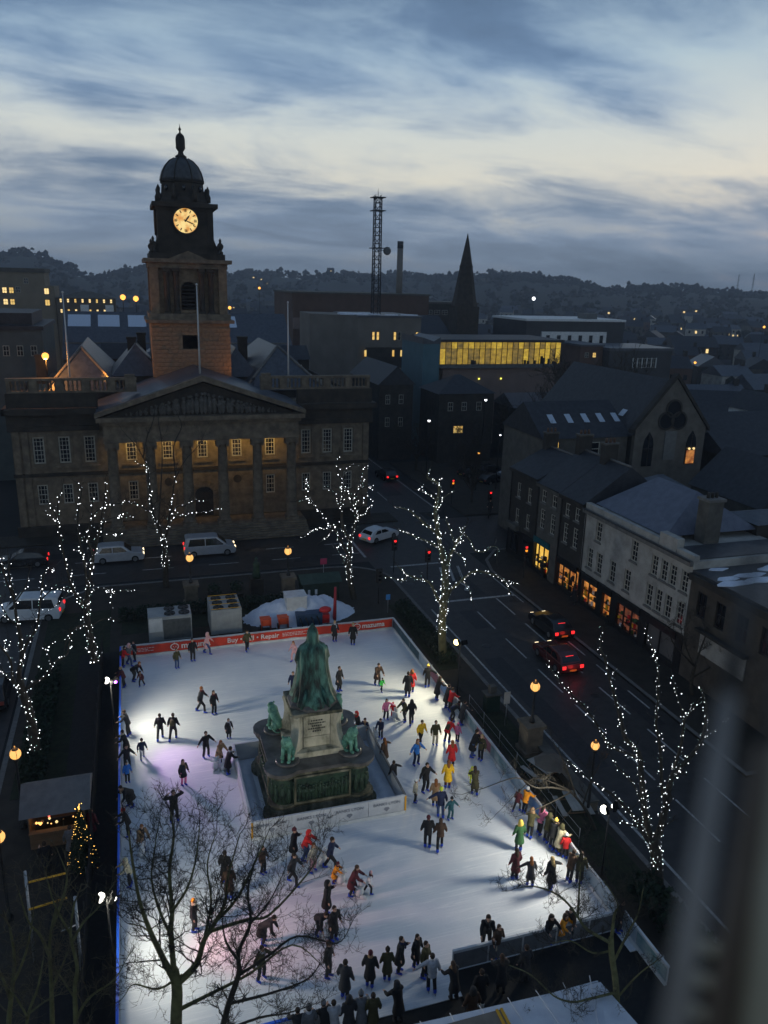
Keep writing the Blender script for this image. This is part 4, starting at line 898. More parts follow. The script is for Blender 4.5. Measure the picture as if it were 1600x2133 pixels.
    hair = MB(); c = head-fwd*.018+hup*.022; hair.ball(c, .108, 12, 0, (.9, 1.0, 1.13))
    for v in range(len(hair.v)):
        q = Vector(hair.v[v]); f_ = (q-head).dot(fwd)
        if f_ > .045 and (q-head).dot(hup) < .055: hair.v[v] = tuple(q-fwd*(f_-.02))
    lhair = MB(); lhair.add(hair.v, hair.f, 0, True); bk = -fwd
    loft(lhair, [(head+bk*.05-hup*.0, hup, .095, .07), (head+bk*.07-hup*.12, hup, .09, .05), (neck+bk*.10-hup*.05, up, .095, .045), (neck+bk*.115-up*.14, up, .07, .035), (neck+bk*.12-up*.22, up, .03, .02)][::-1], 10)
    hat = MB(); n = 12
    for z_, r_ in ((.035, .114), (.075, .118), (.105, .108), (.14, .085), (.165, .045)):
        for j in range(n): a = 2*math.pi*j/n; hat.v.append(tuple(head+hup*z_+Vector((1, 0, 0))*r_*.93*math.cos(a)+(-fwd)*(r_*math.sin(a)+.008)))
    for i in range(4):
        for j in range(n): hat.f.append((i*n+j, i*n+(j+1) % n, (i+1)*n+(j+1) % n, (i+1)*n+j)); hat.m.append(0); hat.s.append(True)
    hat.f.append(tuple(4*n+j for j in range(n))); hat.m.append(0); hat.s.append(True); hat.ball(head+hup*.185, .042, 8)
    hood = MB(); loft(hood, [(neck-up*.03, up, .16, .13), (neck+hup*.05-fwd*.03, hup, .15, .14), (head-fwd*.035, hup, .135, .14), (head-fwd*.03+hup*.10, hup, .105, .115), (head-fwd*.03+hup*.155, hup, .04, .05)], 12)
    for v in range(len(hood.v)):
        q = Vector(hood.v[v]); f_ = (q-head).dot(fwd); h_ = (q-head).dot(hup)
        if f_ > .03 and -.12 < h_ < .07: hood.v[v] = tuple(q-fwd*(f_-.01))
    eyes = MB()
    for s_ in (-1, 1): eyes.ball(head+fwd*.088+Vector((s_*.033, 0, 0))+hup*.015, .011, 6)
    eyes.ball(head+fwd*.088-hup*.05, .02, 6, 0, (1.2, .5, .3))
    skirt = MB(); loft(skirt, [(hips-Vector((0, 0, .28)), (0, 0, 1), .24, .21), (hips, (0, 0, 1), .18, .145), (hips+up*.10, up, .16, .12)], 14)
    scarf = MB(); loft(scarf, [(neck-up*.035, up, .105, .10), (neck+hup*.0, hup, .115, .115), (neck+hup*.045, hup, .10, .105), (neck+hup*.06, hup, .07, .08)], 12); scarf.tube([neck+Vector((.04, -.09, 0)), sh+Vector((.06, -.17, -.08)), sh-up*.22+Vector((.06, -.18, 0))], [.03, .035, .03], 6)
    pack = MB(); loft(pack, [(sh-up*.36+Vector((0, .20, 0)), up, .12, .07), (sh-up*.30+Vector((0, .21, 0)), up, .15, .09), (sh-up*.08+Vector((0, .20, 0)), up, .14, .08), (sh+up*.0+Vector((0, .18, 0)), up, .09, .05)], 10)
    M1 = [M_cloth]
    def fin(me): me.materials.clear(); me.materials.append(M_cloth); return me
    d = dict(body=fin(remesh(body, .020, 'body')), coat=fin(remesh(coat, .022, 'jacket')), lcoat=fin(remesh(lcoat, .024, 'long_coat')), trousers=fin(remesh(legs, .022, 'trousers')),
             boots=boots.mesh('boots', M1), blades=blades.mesh('blades', M_steel), hair=hair.mesh('hair', M1), lhair=lhair.mesh('hair', M1), hat=hat.mesh('hat', M1), hood=hood.mesh('hood', M1), eyes=eyes.mesh('face_features', mat('eye dark', (.02, .015, .012))), skirt=skirt.mesh('skirt', M1), scarf=scarf.mesh('scarf', M1), pack=pack.mesh('backpack', M1))
    return d
PM = {}
def pose_meshes(p):
    if p not in PM: PM[p] = make_pose(POSES[p])
    return PM[p]
PAL = dict(black=(.008, .008, .010), dark=(.016, .016, .018), char=(.028, .028, .032), grey=(.10, .105, .115), lgrey=(.32, .33, .36), white=(.62, .62, .60), navy=(.012, .018, .05), blue=(.03, .16, .48), jeans=(.035, .06, .14), teal=(.015, .07, .085), green=(.022, .075, .025), lgreen=(.06, .55, .08), lime=(.55, .62, .04), olive=(.05, .045, .018), brown=(.055, .03, .018), tan=(.26, .16, .085), beige=(.46, .40, .29), cream=(.55, .47, .30), yellow=(.72, .40, .015), orange=(.70, .24, .012), red=(.50, .018, .018), maroon=(.075, .014, .02), pink=(.68, .18, .30), ppink=(.55, .30, .30), skin=(.45, .27, .19), blond=(.35, .24, .10), bhair=(.028, .016, .010), ginger=(.20, .07, .02), sblue=(.02, .06, .42), gold=(.60, .42, .08))
def cm(c): return mat('cloth '+c, PAL[c], tuple(min(1, q*1.5) for q in PAL[c]), 6, .85)
def person(label, x, y, pose, face, top, legs='dark', head='bhair', h=1.7, style='jacket', headgear='short', boot='sblue', cat='person', group='skaters on the ice', z=IZ, at=None):
    """x, y: photo pixel of the feet; face: degrees, 0 looks at the camera, 90 to the right"""
    p = at if at is not None else G(x, y, z); d = pose_meshes(pose); rj = random.Random(label); face += rj.uniform(-14, 14); h *= rj.uniform(.975, 1.03)
    t = thing('person', label, cat, (p[0], p[1], z), R(face+18*0), group); t.scale = (h/1.75,)*3
    def put(n, key, c):
        o = bpy.data.objects.new(n, d[key]); COL.objects.link(o); o.parent = t
        if c: o.material_slots[0].link = 'OBJECT'; o.material_slots[0].material = cm(c)
        return o
    put('body', 'body', 'skin'); put('trousers', 'trousers', legs)
    put({'jacket': 'jacket', 'coat': 'long_coat', 'skirt': 'jacket'}[style], 'lcoat' if style == 'coat' else 'coat', top)
    if style == 'skirt': put('skirt', 'skirt', 'black')
    if rj.random() < .3 and headgear != 'hood': put('scarf', 'scarf', rj.choice(('lgrey', 'maroon', 'beige', 'navy', 'char', 'tan')))
    if rj.random() < .12 and style == 'jacket' and h > 1.5: put('backpack', 'pack', rj.choice(('char', 'navy', 'maroon', 'olive')))
    if headgear == 'hat': put('hair', 'hair', 'bhair'); put('hat', 'hat', head)
    elif headgear == 'hood': put('hood', 'hood', head)
    elif headgear == 'long': put('hair', 'lhair', head)
    else: put('hair', 'hair', head)
    put('boots', 'boots', boot); put('face_features', 'eyes', None)
    if boot == 'sblue': put('skate_blades', 'blades', None)
    return t
P = person
# feet pixel in the photo, pose, heading, colours, height
for row in (
 ('person in red jacket at the far left corner of the rink', 258, 1390, 'rail', 90, 'red', 'dark', 'bhair', 1.55, 'jacket', 'short'),
 ("blurred person in grey hooded top at the banner's left end", 270, 1386, 'stride', 60, 'grey', 'jeans', 'ppink', 1.65, 'jacket', 'hood'),
 ('dark-clad person against the left end of the orange red banner', 282, 1378, 'stand', -60, 'char', 'dark', 'bhair', 1.6, 'jacket', 'short'),
 ('adult in black bending over a child near the far left corner', 281, 1419, 'bend', 70, 'black', 'dark', 'ginger', 1.75, 'jacket', 'short'),
 ('small child in maroon leaning back before the bending adult', 295, 1430, 'glide', -30, 'maroon', 'dark', 'bhair', 1.15, 'jacket', 'hat'),
 ("small skater in olive top below the banner's round logo", 369, 1392, 'stand', 40, 'olive', 'jeans', 'bhair', 1.45, 'jacket', 'short'),
 ('person in black jacket before the banner lettering by the four-fan chiller', 402, 1377, 'stand', 10, 'black', 'dark', 'bhair', 1.7, 'jacket', 'short'),
 ('person in pale pink hooded coat against the orange red banner', 432, 1362, 'stride', 60, 'ppink', 'jeans', 'ppink', 1.7, 'coat', 'hood'),
 ('person in dark olive at the banner below the six-fan chiller', 515, 1356, 'glide', 20, 'olive', 'dark', 'bhair', 1.65, 'jacket', 'short'),
 ('person in dark red holding the left barrier near the purple lamp', 258, 1432, 'rail', -90, 'maroon', 'dark', 'blond', 1.5, 'jacket', 'short'),
 ('man in dark jacket skating beside a woman in the upper left ice', 419, 1484, 'stride', 60, 'char', 'dark', 'ginger', 1.75, 'jacket', 'short'),
 ('slim woman in black right of the man in the upper left ice', 446, 1488, 'stand', 50, 'black', 'black', 'bhair', 1.65, 'jacket', 'long'),
 ('left figure of the black-clad couple in the bright left patch', 335, 1540, 'glide', 170, 'black', 'dark', 'bhair', 1.65, 'jacket', 'short'),
 ('right figure of the black-clad couple, lunging in the bright left patch', 362, 1541, 'glide', 150, 'black', 'dark', 'bhair', 1.7, 'jacket', 'short'),
 ('tall dark figure leaning on the left barrier by the bright patch', 267, 1533, 'rail', -90, 'char', 'dark', 'bhair', 1.75, 'jacket', 'short'),
 ('small girl in dark dress left of the monument', 477, 1538, 'stand', 20, 'dark', 'dark', 'bhair', 1.3, 'coat', 'long'),
 ('child in dark jacket alone near the left barrier', 297, 1582, 'glide', 10, 'navy', 'lgrey', 'bhair', 1.35, 'jacket', 'hat'),
 ('person in dark coat holding the left barrier above the outstretched arms', 263, 1572, 'rail', -90, 'dark', 'dark', 'bhair', 1.6, 'coat', 'short'),
 ('person in dark top with both arms stretched by the left barrier', 266, 1604, 'wings', 20, 'dark', 'dark', 'bhair', 1.6, 'jacket', 'short'),
 ('child in bright blue jacket at the left barrier', 266, 1630, 'stand', 10, 'blue', 'dark', 'bhair', 1.3, 'jacket', 'short'),
 ('person in dark coat bent over the left barrier', 270, 1682, 'bend', -60, 'dark', 'dark', 'bhair', 1.7, 'coat', 'short'),
 ('person in black with arms spread left of the monument fence', 430, 1578, 'wings', 30, 'black', 'dark', 'bhair', 1.7, 'jacket', 'short'),
 ('person in tan brown coat beside two white skating aids', 458, 1592, 'push', 20, 'tan', 'dark', 'ginger', 1.6, 'coat', 'long'),
 ('person in black at the left corner of the monument fence', 477, 1612, 'rail', 90, 'black', 'black', 'bhair', 1.65, 'coat', 'short'),
 ('girl in dark top, black skirt and pink leggings on the left ice', 383, 1636, 'stand', 20, 'char', 'pink', 'bhair', 1.6, 'skirt', 'long'),
 ('man in black with his arms raised to his head', 364, 1712, 'head', 10, 'black', 'dark', 'bhair', 1.8, 'jacket', 'short'),
 ('person in red hat low on the left barrier', 267, 1742, 'rail', -80, 'dark', 'dark', 'red', 1.6, 'jacket', 'hat'),
 ('person in brown coat above a white skating aid behind the bare twigs', 296, 1772, 'push', 30, 'tan', 'jeans', 'ginger', 1.55, 'coat', 'long'),
 ("person in pale yellow jacket at the left barrier's lower half", 270, 1846, 'rail', -80, 'cream', 'dark', 'cream', 1.5, 'jacket', 'hood'),
 ("person in dark coat before the banner right of the statue's head", 697, 1336, 'stand', 20, 'dark', 'dark', 'blond', 1.65, 'coat', 'long'),
 ("person in black coat beside the banner's right hand logo", 735, 1343, 'stand', -10, 'black', 'dark', 'blond', 1.7, 'coat', 'hat'),
 ('slim person in black right of the statue', 706, 1440, 'stand', 30, 'dark', 'dark', 'bhair', 1.75, 'coat', 'short'),
 ('pale pink figure half hidden left of the statue', 613, 1378, 'glide', -40, 'ppink', 'ppink', 'ginger', 1.6, 'jacket', 'long'),
 ("dark figure half hidden behind the statue's left shoulder", 611, 1446, 'stand', -20, 'navy', 'dark', 'bhair', 1.6, 'jacket', 'short'),
 ('adult in olive brown coat stooping over a child in green', 786, 1428, 'push', 10, 'brown', 'dark', 'bhair', 1.75, 'coat', 'short'),
 ('small child in bright green before the olive brown coat', 795, 1441, 'glide', 30, 'lgreen', 'dark', 'dark', 1.05, 'jacket', 'short'),
 ('man in black with red bag near the upper right ice', 849, 1452, 'stand', 150, 'black', 'black', 'bhair', 1.75, 'coat', 'short'),
 ('person in red coat right behind the man in black', 857, 1442, 'stand', 160, 'red', 'dark', 'ginger', 1.6, 'coat', 'hood'),
 ("woman in pink red jacket holding a child's hand", 804, 1499, 'reachR', 10, 'pink', 'dark', 'bhair', 1.45, 'jacket', 'long'),
 ('small child all in red next to the pink red jacket', 818, 1492, 'glide', -20, 'red', 'red', 'red', 1.0, 'jacket', 'hat'),
 ('person in dark olive leaning to the child in red', 843, 1503, 'push', -60, 'olive', 'char', 'bhair', 1.7, 'jacket', 'short'),
 ('person in black hood skating right of the dark olive jacket', 857, 1509, 'glide', 170, 'black', 'dark', 'black', 1.6, 'jacket', 'hood'),
 ("woman in black coat and red hat at the monument fence's rear corner", 745, 1532, 'rail', -60, 'black', 'dark', 'red', 1.65, 'coat', 'hood'),
 ('person in navy coat at the rear right corner of the monument fence', 761, 1540, 'rail', -50, 'navy', 'navy', 'bhair', 1.5, 'coat', 'short'),
 ('child in navy pushing a white aid right of the monument', 793, 1538, 'push', -30, 'navy', 'char', 'bhair', 1.4, 'jacket', 'short'),
 ('person in bright yellow jacket in the middle right ice', 876, 1550, 'glide', 10, 'yellow', 'dark', 'bhair', 1.6, 'jacket', 'short'),
 ('person in bright blue jacket with arms low, right of the monument', 867, 1594, 'wings', 10, 'blue', 'navy', 'ginger', 1.65, 'jacket', 'long'),
 ('woman in brown coat reaching for the monument fence', 801, 1592, 'reachL', 200, 'brown', 'dark', 'ginger', 1.6, 'coat', 'long'),
 ("boy in black reaching for the monument fence's right side", 820, 1638, 'reachL', 190, 'black', 'char', 'bhair', 1.55, 'jacket', 'short'),
 ('tall man in black with bent arms in the middle right ice', 886, 1650, 'wings', 20, 'black', 'black', 'bhair', 1.8, 'jacket', 'short'),
 ('child in beige top and white hat skating below the blue jacket', 864, 1672, 'stand', 60, 'beige', 'dark', 'white', 1.4, 'jacket', 'hat'),
 ('person in olive jacket and pale trousers right of the yellow jacket', 906, 1552, 'stand', 0, 'olive', 'beige', 'bhair', 1.65, 'jacket', 'short'),
 ('stooping person in red top at the crowded right barrier', 932, 1546, 'bend', 120, 'red', 'dark', 'bhair', 1.6, 'jacket', 'short'),
 ('child in pink jacket among dark figures at the right barrier', 952, 1546, 'stand', 140, 'pink', 'dark', 'pink', 1.25, 'jacket', 'hat'),
 ("woman in black with golden bobble hat at the right barrier's far end", 890, 1432, 'reachL', 150, 'black', 'dark', 'gold', 1.65, 'jacket', 'hat'),
 ('woman in black below the golden hat at the right barrier', 911, 1458, 'rail', 110, 'black', 'dark', 'bhair', 1.65, 'coat', 'long'),
 ('person in dark coat third along the right barrier from the far end', 930, 1474, 'rail', 100, 'dark', 'dark', 'bhair', 1.6, 'coat', 'short'),
 ('person in red and black leaning on the right barrier', 938, 1482, 'rail', 100, 'red', 'dark', 'brown', 1.6, 'jacket', 'short'),
 ('dark crouching figure behind the red and black jacket', 943, 1502, 'bend', 80, 'dark', 'dark', 'bhair', 1.6, 'jacket', 'short'),
 ('dark figure on the barrier right above the pink child', 962, 1510, 'rail', 90, 'char', 'dark', 'bhair', 1.65, 'coat', 'short'),
 ('tall man in black turned to the right barrier', 985, 1578, 'rail', 60, 'black', 'jeans', 'bhair', 1.8, 'coat', 'short'),
 ('woman in dark olive with pale scarf at the right barrier', 1001, 1583, 'stand', -40, 'olive', 'black', 'blond', 1.65, 'jacket', 'long'),
 ('woman in long bright red coat in the middle right ice', 940, 1598, 'stand', 170, 'red', 'dark', 'ginger', 1.7, 'coat', 'long'),
 ('woman in long yellow coat and maroon trousers', 932, 1642, 'stand', 175, 'yellow', 'maroon', 'ginger', 1.75, 'coat', 'long'),
 ('woman in tan coat left behind the man in navy', 906, 1680, 'stand', 170, 'tan', 'dark', 'ginger', 1.65, 'coat', 'long'),
 ("man in navy jacket and jeans holding a child's hand", 917, 1703, 'reachR', 170, 'navy', 'jeans', 'lime', 1.7, 'jacket', 'short'),
 ('child in dark teal with pink scarf and spread arms', 938, 1707, 'wings', 10, 'teal', 'teal', 'dark', 1.3, 'jacket', 'hat'),
 ('small child in lime yellow before the olive coat', 982, 1634, 'stand', 0, 'lime', 'lime', 'lime', 1.1, 'jacket', 'hood'),
 ('woman in olive coat bending to the lime child', 988, 1655, 'push', 170, 'olive', 'dark', 'bhair', 1.65, 'coat', 'long'),
 ("man in black with red hair of the couple below the monument's right corner", 890, 1766, 'stand', 175, 'black', 'black', 'maroon', 1.75, 'jacket', 'short'),
 ("woman with long brown hair of the couple below the monument's right corner", 916, 1768, 'glide', 175, 'brown', 'black', 'brown', 1.65, 'jacket', 'long'),
 ('dark child at the right barrier left of the orange jacket', 1077, 1690, 'glide', 130, 'maroon', 'dark', 'bhair', 1.25, 'jacket', 'short'),
 ('person in orange jacket at the right barrier', 1093, 1694, 'rail', 120, 'orange', 'dark', 'white', 1.55, 'jacket', 'short'),
 ('woman in olive hood at the right barrier behind the pink jacket', 1103, 1744, 'rail', 130, 'olive', 'black', 'tan', 1.6, 'jacket', 'hood'),
 ('woman in puffy pale pink jacket at the right barrier', 1124, 1738, 'rail', 110, 'pink', 'dark', 'bhair', 1.6, 'jacket', 'long'),
 ('person in dark olive right of the pale pink jacket', 1138, 1754, 'rail', 110, 'olive', 'dark', 'olive', 1.6, 'jacket', 'hood'),
 ('person with golden hat in the row along the right barrier', 1150, 1768, 'rail', 110, 'dark', 'dark', 'gold', 1.6, 'jacket', 'hat'),
 ('person in mustard olive coat in the row along the right barrier', 1163, 1778, 'rail', 110, 'cream', 'olive', 'olive', 1.65, 'coat', 'hood'),
 ('child in red pink jacket and white fur hat at the right barrier', 1176, 1788, 'stand', 140, 'red', 'dark', 'white', 1.35, 'jacket', 'hat'),
 ('woman in green coat with golden hood seen from behind', 1080, 1772, 'stand', 180, 'green', 'dark', 'gold', 1.65, 'coat', 'hood'),
 ('woman in dark maroon left of the hand-holding pair, lower right', 1072, 1832, 'stand', 175, 'maroon', 'black', 'bhair', 1.7, 'coat', 'long'),
 ('woman in dark green holding hands, lower right', 1103, 1845, 'reachR', 180, 'char', 'dark', 'ginger', 1.5, 'coat', 'long'),
 ('person in black holding hands on the right, lower right', 1146, 1855, 'reachL', 180, 'black', 'dark', 'blond', 1.75, 'coat', 'long'),
 ('dark figure at the right barrier left of the last one', 1186, 1836, 'rail', 110, 'brown', 'dark', 'bhair', 1.65, 'jacket', 'short'),
 ('last dark olive figure in the row at the right barrier', 1205, 1840, 'stand', 140, 'olive', 'dark', 'bhair', 1.65, 'jacket', 'long'),
 ('dark figure by the lower right corner of the rink', 1287, 1942, 'stand', 30, 'black', 'dark', 'bhair', 1.65, 'jacket', 'short'),
 ('person with orange face light, dark clothes, lower left ice', 405, 1940, 'stand', 60, 'dark', 'dark', 'orange', 1.65, 'jacket', 'short'),
 ('woman in black behind the bare branches, lower left', 470, 1840, 'stand', 150, 'black', 'dark', 'bhair', 1.65, 'coat', 'short'),
 ('person in dark maroon coat right behind the branches, lower left', 478, 1872, 'stand', 190, 'brown', 'dark', 'bhair', 1.7, 'coat', 'long'),
 ('girl in dark brown near the yellow fence corner', 548, 1820, 'stand', 30, 'brown', 'dark', 'bhair', 1.5, 'jacket', 'long'),
 ('person in black with red hat below the white fence lettering', 612, 1790, 'phone', 60, 'black', 'black', 'maroon', 1.7, 'coat', 'hat'),
 ('person stooping in bright red jacket and jeans below the fence', 637, 1792, 'push', 60, 'red', 'jeans', 'red', 1.7, 'jacket', 'hood'),
 ('woman in cream jacket with arms out below the fence', 652, 1816, 'wings', 40, 'beige', 'ppink', 'ginger', 1.6, 'jacket', 'long'),
 ('person in dark green below the red hat, lower middle', 610, 1842, 'stride', 60, 'char', 'dark', 'bhair', 1.65, 'jacket', 'short'),
 ('man in navy jacket striding right, lower middle', 688, 1812, 'stride', 80, 'navy', 'dark', 'bhair', 1.75, 'jacket', 'short'),
 ('small child in orange coat with white aid', 698, 1840, 'push', 70, 'orange', 'maroon', 'maroon', 1.15, 'coat', 'hat'),
 ('woman in maroon coat stooping right, lower middle', 735, 1866, 'push', 70, 'maroon', 'dark', 'brown', 1.65, 'coat', 'long'),
 ('small child in white jacket and grey hat beside the maroon coat', 768, 1862, 'glide', 70, 'white', 'dark', 'ppink', 1.15, 'jacket', 'hat'),
 ('tall person in black hood above the stooping figure, lower middle', 681, 1908, 'phone', 70, 'black', 'black', 'black', 1.75, 'coat', 'hood'),
 ('person in black stooping over a white aid, lower middle', 666, 1948, 'bend', 40, 'black', 'dark', 'bhair', 1.65, 'jacket', 'short'),
 ('woman in long black coat beside the stooping figure', 695, 1958, 'stand', 20, 'black', 'black', 'bhair', 1.7, 'coat', 'short'),
 ('adult in dark coat bending over a child behind the branches', 552, 1966, 'bend', 60, 'dark', 'dark', 'bhair', 1.75, 'coat', 'short'),
 ('person in dark brown skating behind the lower branches', 545, 2042, 'wings', 20, 'olive', 'dark', 'bhair', 1.65, 'jacket', 'short'),
 ('person in dark jacket with blue boots, lower middle', 683, 2036, 'stand', 50, 'dark', 'char', 'ginger', 1.7, 'jacket', 'short'),
 ("large dark figure at the rink's lower edge by the gap", 718, 2080, 'stand', 150, 'char', 'dark', 'bhair', 1.8, 'coat', 'short'),
 ('person in dark jacket with reddish hair at the lower edge', 770, 2056, 'stand', 150, 'dark', 'dark', 'maroon', 1.7, 'coat', 'short'),
 ('dark figure in knitted hat right of the reddish hair', 806, 2042, 'stand', 170, 'olive', 'dark', 'bhair', 1.5, 'coat', 'hat'),
 ('person in dark coat with pale collar near the lower edge', 832, 2026, 'phone', 60, 'dark', 'dark', 'bhair', 1.75, 'coat', 'short'),
 ('person in black left of the olive jacket at the lower edge', 866, 2014, 'stand', 20, 'black', 'dark', 'bhair', 1.6, 'coat', 'long'),
 ('man in olive jacket near the gate at the lower edge', 883, 2036, 'stand', 30, 'olive', 'dark', 'bhair', 1.75, 'jacket', 'short'),
 ('person in pale grey jacket holding the gate', 898, 2066, 'reachR', 170, 'lgrey', 'dark', 'bhair', 1.7, 'jacket', 'short'),
 ('large man in black leaning forward in the lower right ice', 1012, 1976, 'push', -20, 'black', 'black', 'bhair', 1.85, 'jacket', 'short'),
 ('woman in brown and white before the large man in black', 1034, 1994, 'stand', 10, 'brown', 'beige', 'brown', 1.6, 'jacket', 'long'),
 ('person in black at the front barrier, lower right', 1140, 1968, 'rail', 0, 'black', 'black', 'bhair', 1.6, 'jacket', 'hood'),
 ('person in orange coat at the front barrier, lower right', 1168, 1962, 'rail', 20, 'orange', 'dark', 'brown', 1.45, 'coat', 'hood'),
 ('person in brown leaning over the orange coat', 1186, 1952, 'push', -50, 'brown', 'dark', 'brown', 1.65, 'jacket', 'long'),
): P(*row)
# spectators stand on the rubber walkway behind the front edge; their heads are placed from the photo
for lab, x, y, top, hg, ps in (
 ('spectator in dark coat at the lower left of the crowd', 604, 2040, 'dark', 'short', 'rail'),
 ('spectator with grey coat and dark hat in the lower crowd', 632, 2056, 'grey', 'hat', 'stand'),
 ('spectator in black cap by the lower left barrier end', 664, 2050, 'black', 'hat', 'rail'),
 ('spectator in pale scarf at the bottom edge of the crowd', 692, 2078, 'lgrey', 'short', 'phone'),
 ('spectator in dark puffy coat at the bottom edge of the crowd', 724, 2072, 'char', 'hood', 'stand'),
 ('spectator in grey bobble hat at the bottom edge of the crowd', 745, 2050, 'grey', 'hat', 'rail'),
 ("spectator in olive coat at the crowd's right end", 778, 2076, 'olive', 'short', 'stand'),
 ("spectator in black hood at the crowd's right end", 822, 2035, 'black', 'hood', 'rail'),
 ("two-tone dark spectator leaning on the front barrier's left end", 948, 2014, 'dark', 'long', 'rail'),
 ('spectator in black with white shoes on the dark walkway', 1004, 2032, 'black', 'short', 'stand'),
 ('spectator holding a pink bag at the front barrier', 1048, 2000, 'dark', 'long', 'rail'),
 ('spectator in charcoal behind the front barrier by the tree trunk', 1098, 1980, 'char', 'short', 'stand'),
 ('lone spectator in brown hood low on the dark walkway', 986, 2068, 'brown', 'hood', 'stand'),
):
    q = G(x, y, 1.72); q.y = min(q.y, 21.0) if x < 900 else min(q.y, 22.1)
    P(lab, 0, 0, ps, 180, top, 'dark', {'short': 'bhair', 'long': 'brown', 'hat': 'grey', 'hood': 'dark'}[hg], 1.7, 'coat', hg, 'white' if 'white shoes' in lab else 'dark', group='spectators in front of the rink', z=.165 if x < 900 else .216, at=q)

# white skating aids pushed by children, small bears with two handles
M_aid = mat('white aid plastic', (.68, .69, .68), (.58, .6, .62), 3, .4)
a_ = MB(); a_.tube([(0, .1, .1), (0, .06, .3), (0, .02, .52)], [.20, .19, .13], 10); a_.ball((0, -.03, .68), .14, 10); a_.ball((0, -.15, .65), .06, 8)
for s_ in (-1, 1): a_.ball((s_*.1, 0, .80), .05, 8); a_.ball((s_*.14, -.12, .09), .09, 8, 0, (.8, 1.7, .8))
aid_body = a_.mesh('body', M_aid); h_ = MB().tube([(-.2, .1, .5), (-.24, .26, .62), (-.2, .3, .66)], .025, 6); h_.tube([(.2, .1, .5), (.24, .26, .62), (.2, .3, .66)], .025, 6)
aid_handle = MB().tube([(0, .06, .48), (0, .2, .6), (0, .3, .66)], .028, 6).mesh('handle', M_aid); aid_base = MB().box(-.2, .2, -.3, .32, .01, .05).mesh('base', M_aid)
for lab, x, y, f in (('white skating aid before the tan brown coat left of the monument', 450, 1604, 0), ('second white skating aid right of the tan brown coat', 468, 1606, 20), ('white skating aid pushed by the child in navy right of the monument', 781, 1540, -20), ('white skating aid below the brown coat behind the twigs, left', 296, 1786, 10),
                     ('white skating aid right of the cream jacket', 676, 1800, 70), ('white skating aid pushed by the orange coated child', 714, 1840, 70), ('white skating aid between the maroon coat and the white child', 752, 1866, 60), ('white skating aid under the stooping black figure, lower middle', 682, 1954, 30), ('white skating aid by the small red child, upper right', 824, 1498, 10)):
    q = G(x, y, IZ); t = thing('skating_aid', lab, 'skating aid', (q.x, q.y, IZ), R(f), 'white skating aids'); obj('body', aid_body, t); obj('base', aid_base, t); obj('handle', aid_handle, t, loc=(-.2, 0, 0)); obj('handle', aid_handle, t, loc=(.2, 0, 0))

# ------------------------------------------------------------------ trees
M_bark = mat('dark bark', (.026, .022, .016), (.056, .047, .034), 5, .9, .4)
M_barkm = mat('mossy bark', (.085, .080, .034), (.17, .165, .07), 3, .9, .4)
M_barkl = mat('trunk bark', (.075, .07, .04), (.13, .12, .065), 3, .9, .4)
def spline(pts, rad, sub=4):
    """smooth a traced limb"""
    P_ = [Vector(p) for p in pts]; out, ro = [], []
    for i in range(len(P_)-1):
        p0, p1, p2, p3 = P_[max(i-1, 0)], P_[i], P_[i+1], P_[min(i+2, len(P_)-1)]
        for k in range(sub):
            t = k/sub; out.append(.5*((2*p1)+(p2-p0)*t+(2*p0-5*p1+4*p2-p3)*t*t+(3*p1-p0-3*p2+p3)*t**3)); ro.append(rad[i]*(1-t)+rad[i+1]*t)
    return out+[P_[-1]], ro+[rad[-1]]
TWMIN = [.0085]
def twigs(mb, p, d, L, r, lev, rng, spread=.75, up=.10):
    r = max(r, TWMIN[0])
    n = 3 if lev <= 0 else 4; pts = [p]; q = p; dd = d.copy()
    for i in range(n):
        dd = (dd+Vector((rng.gauss(0, .17), rng.gauss(0, .17), rng.gauss(0, .13)+up))).normalized(); q = q+dd*(L/n); pts.append(q)
    mb.tube(pts, [r*(1-.5*i/n) for i in range(n+1)], 3 if lev <= 1 else 5, cap=False)
    if lev <= 0: return
    k = 3 if lev == 1 else 4
    for j in range(k):
        i = rng.randint(1, n); ax = Vector((rng.gauss(0, 1), rng.gauss(0, 1), rng.gauss(.25, .7))).normalized(); nd = ((pts[i]-pts[i-1]).normalized()*(1-spread*.5)+ax*spread).normalized()
        twigs(mb, pts[i], nd, L*rng.uniform(.45, .72), r*.5, lev-1, rng, spread, up)
LITTW = []                                               # side twigs that carry lights too
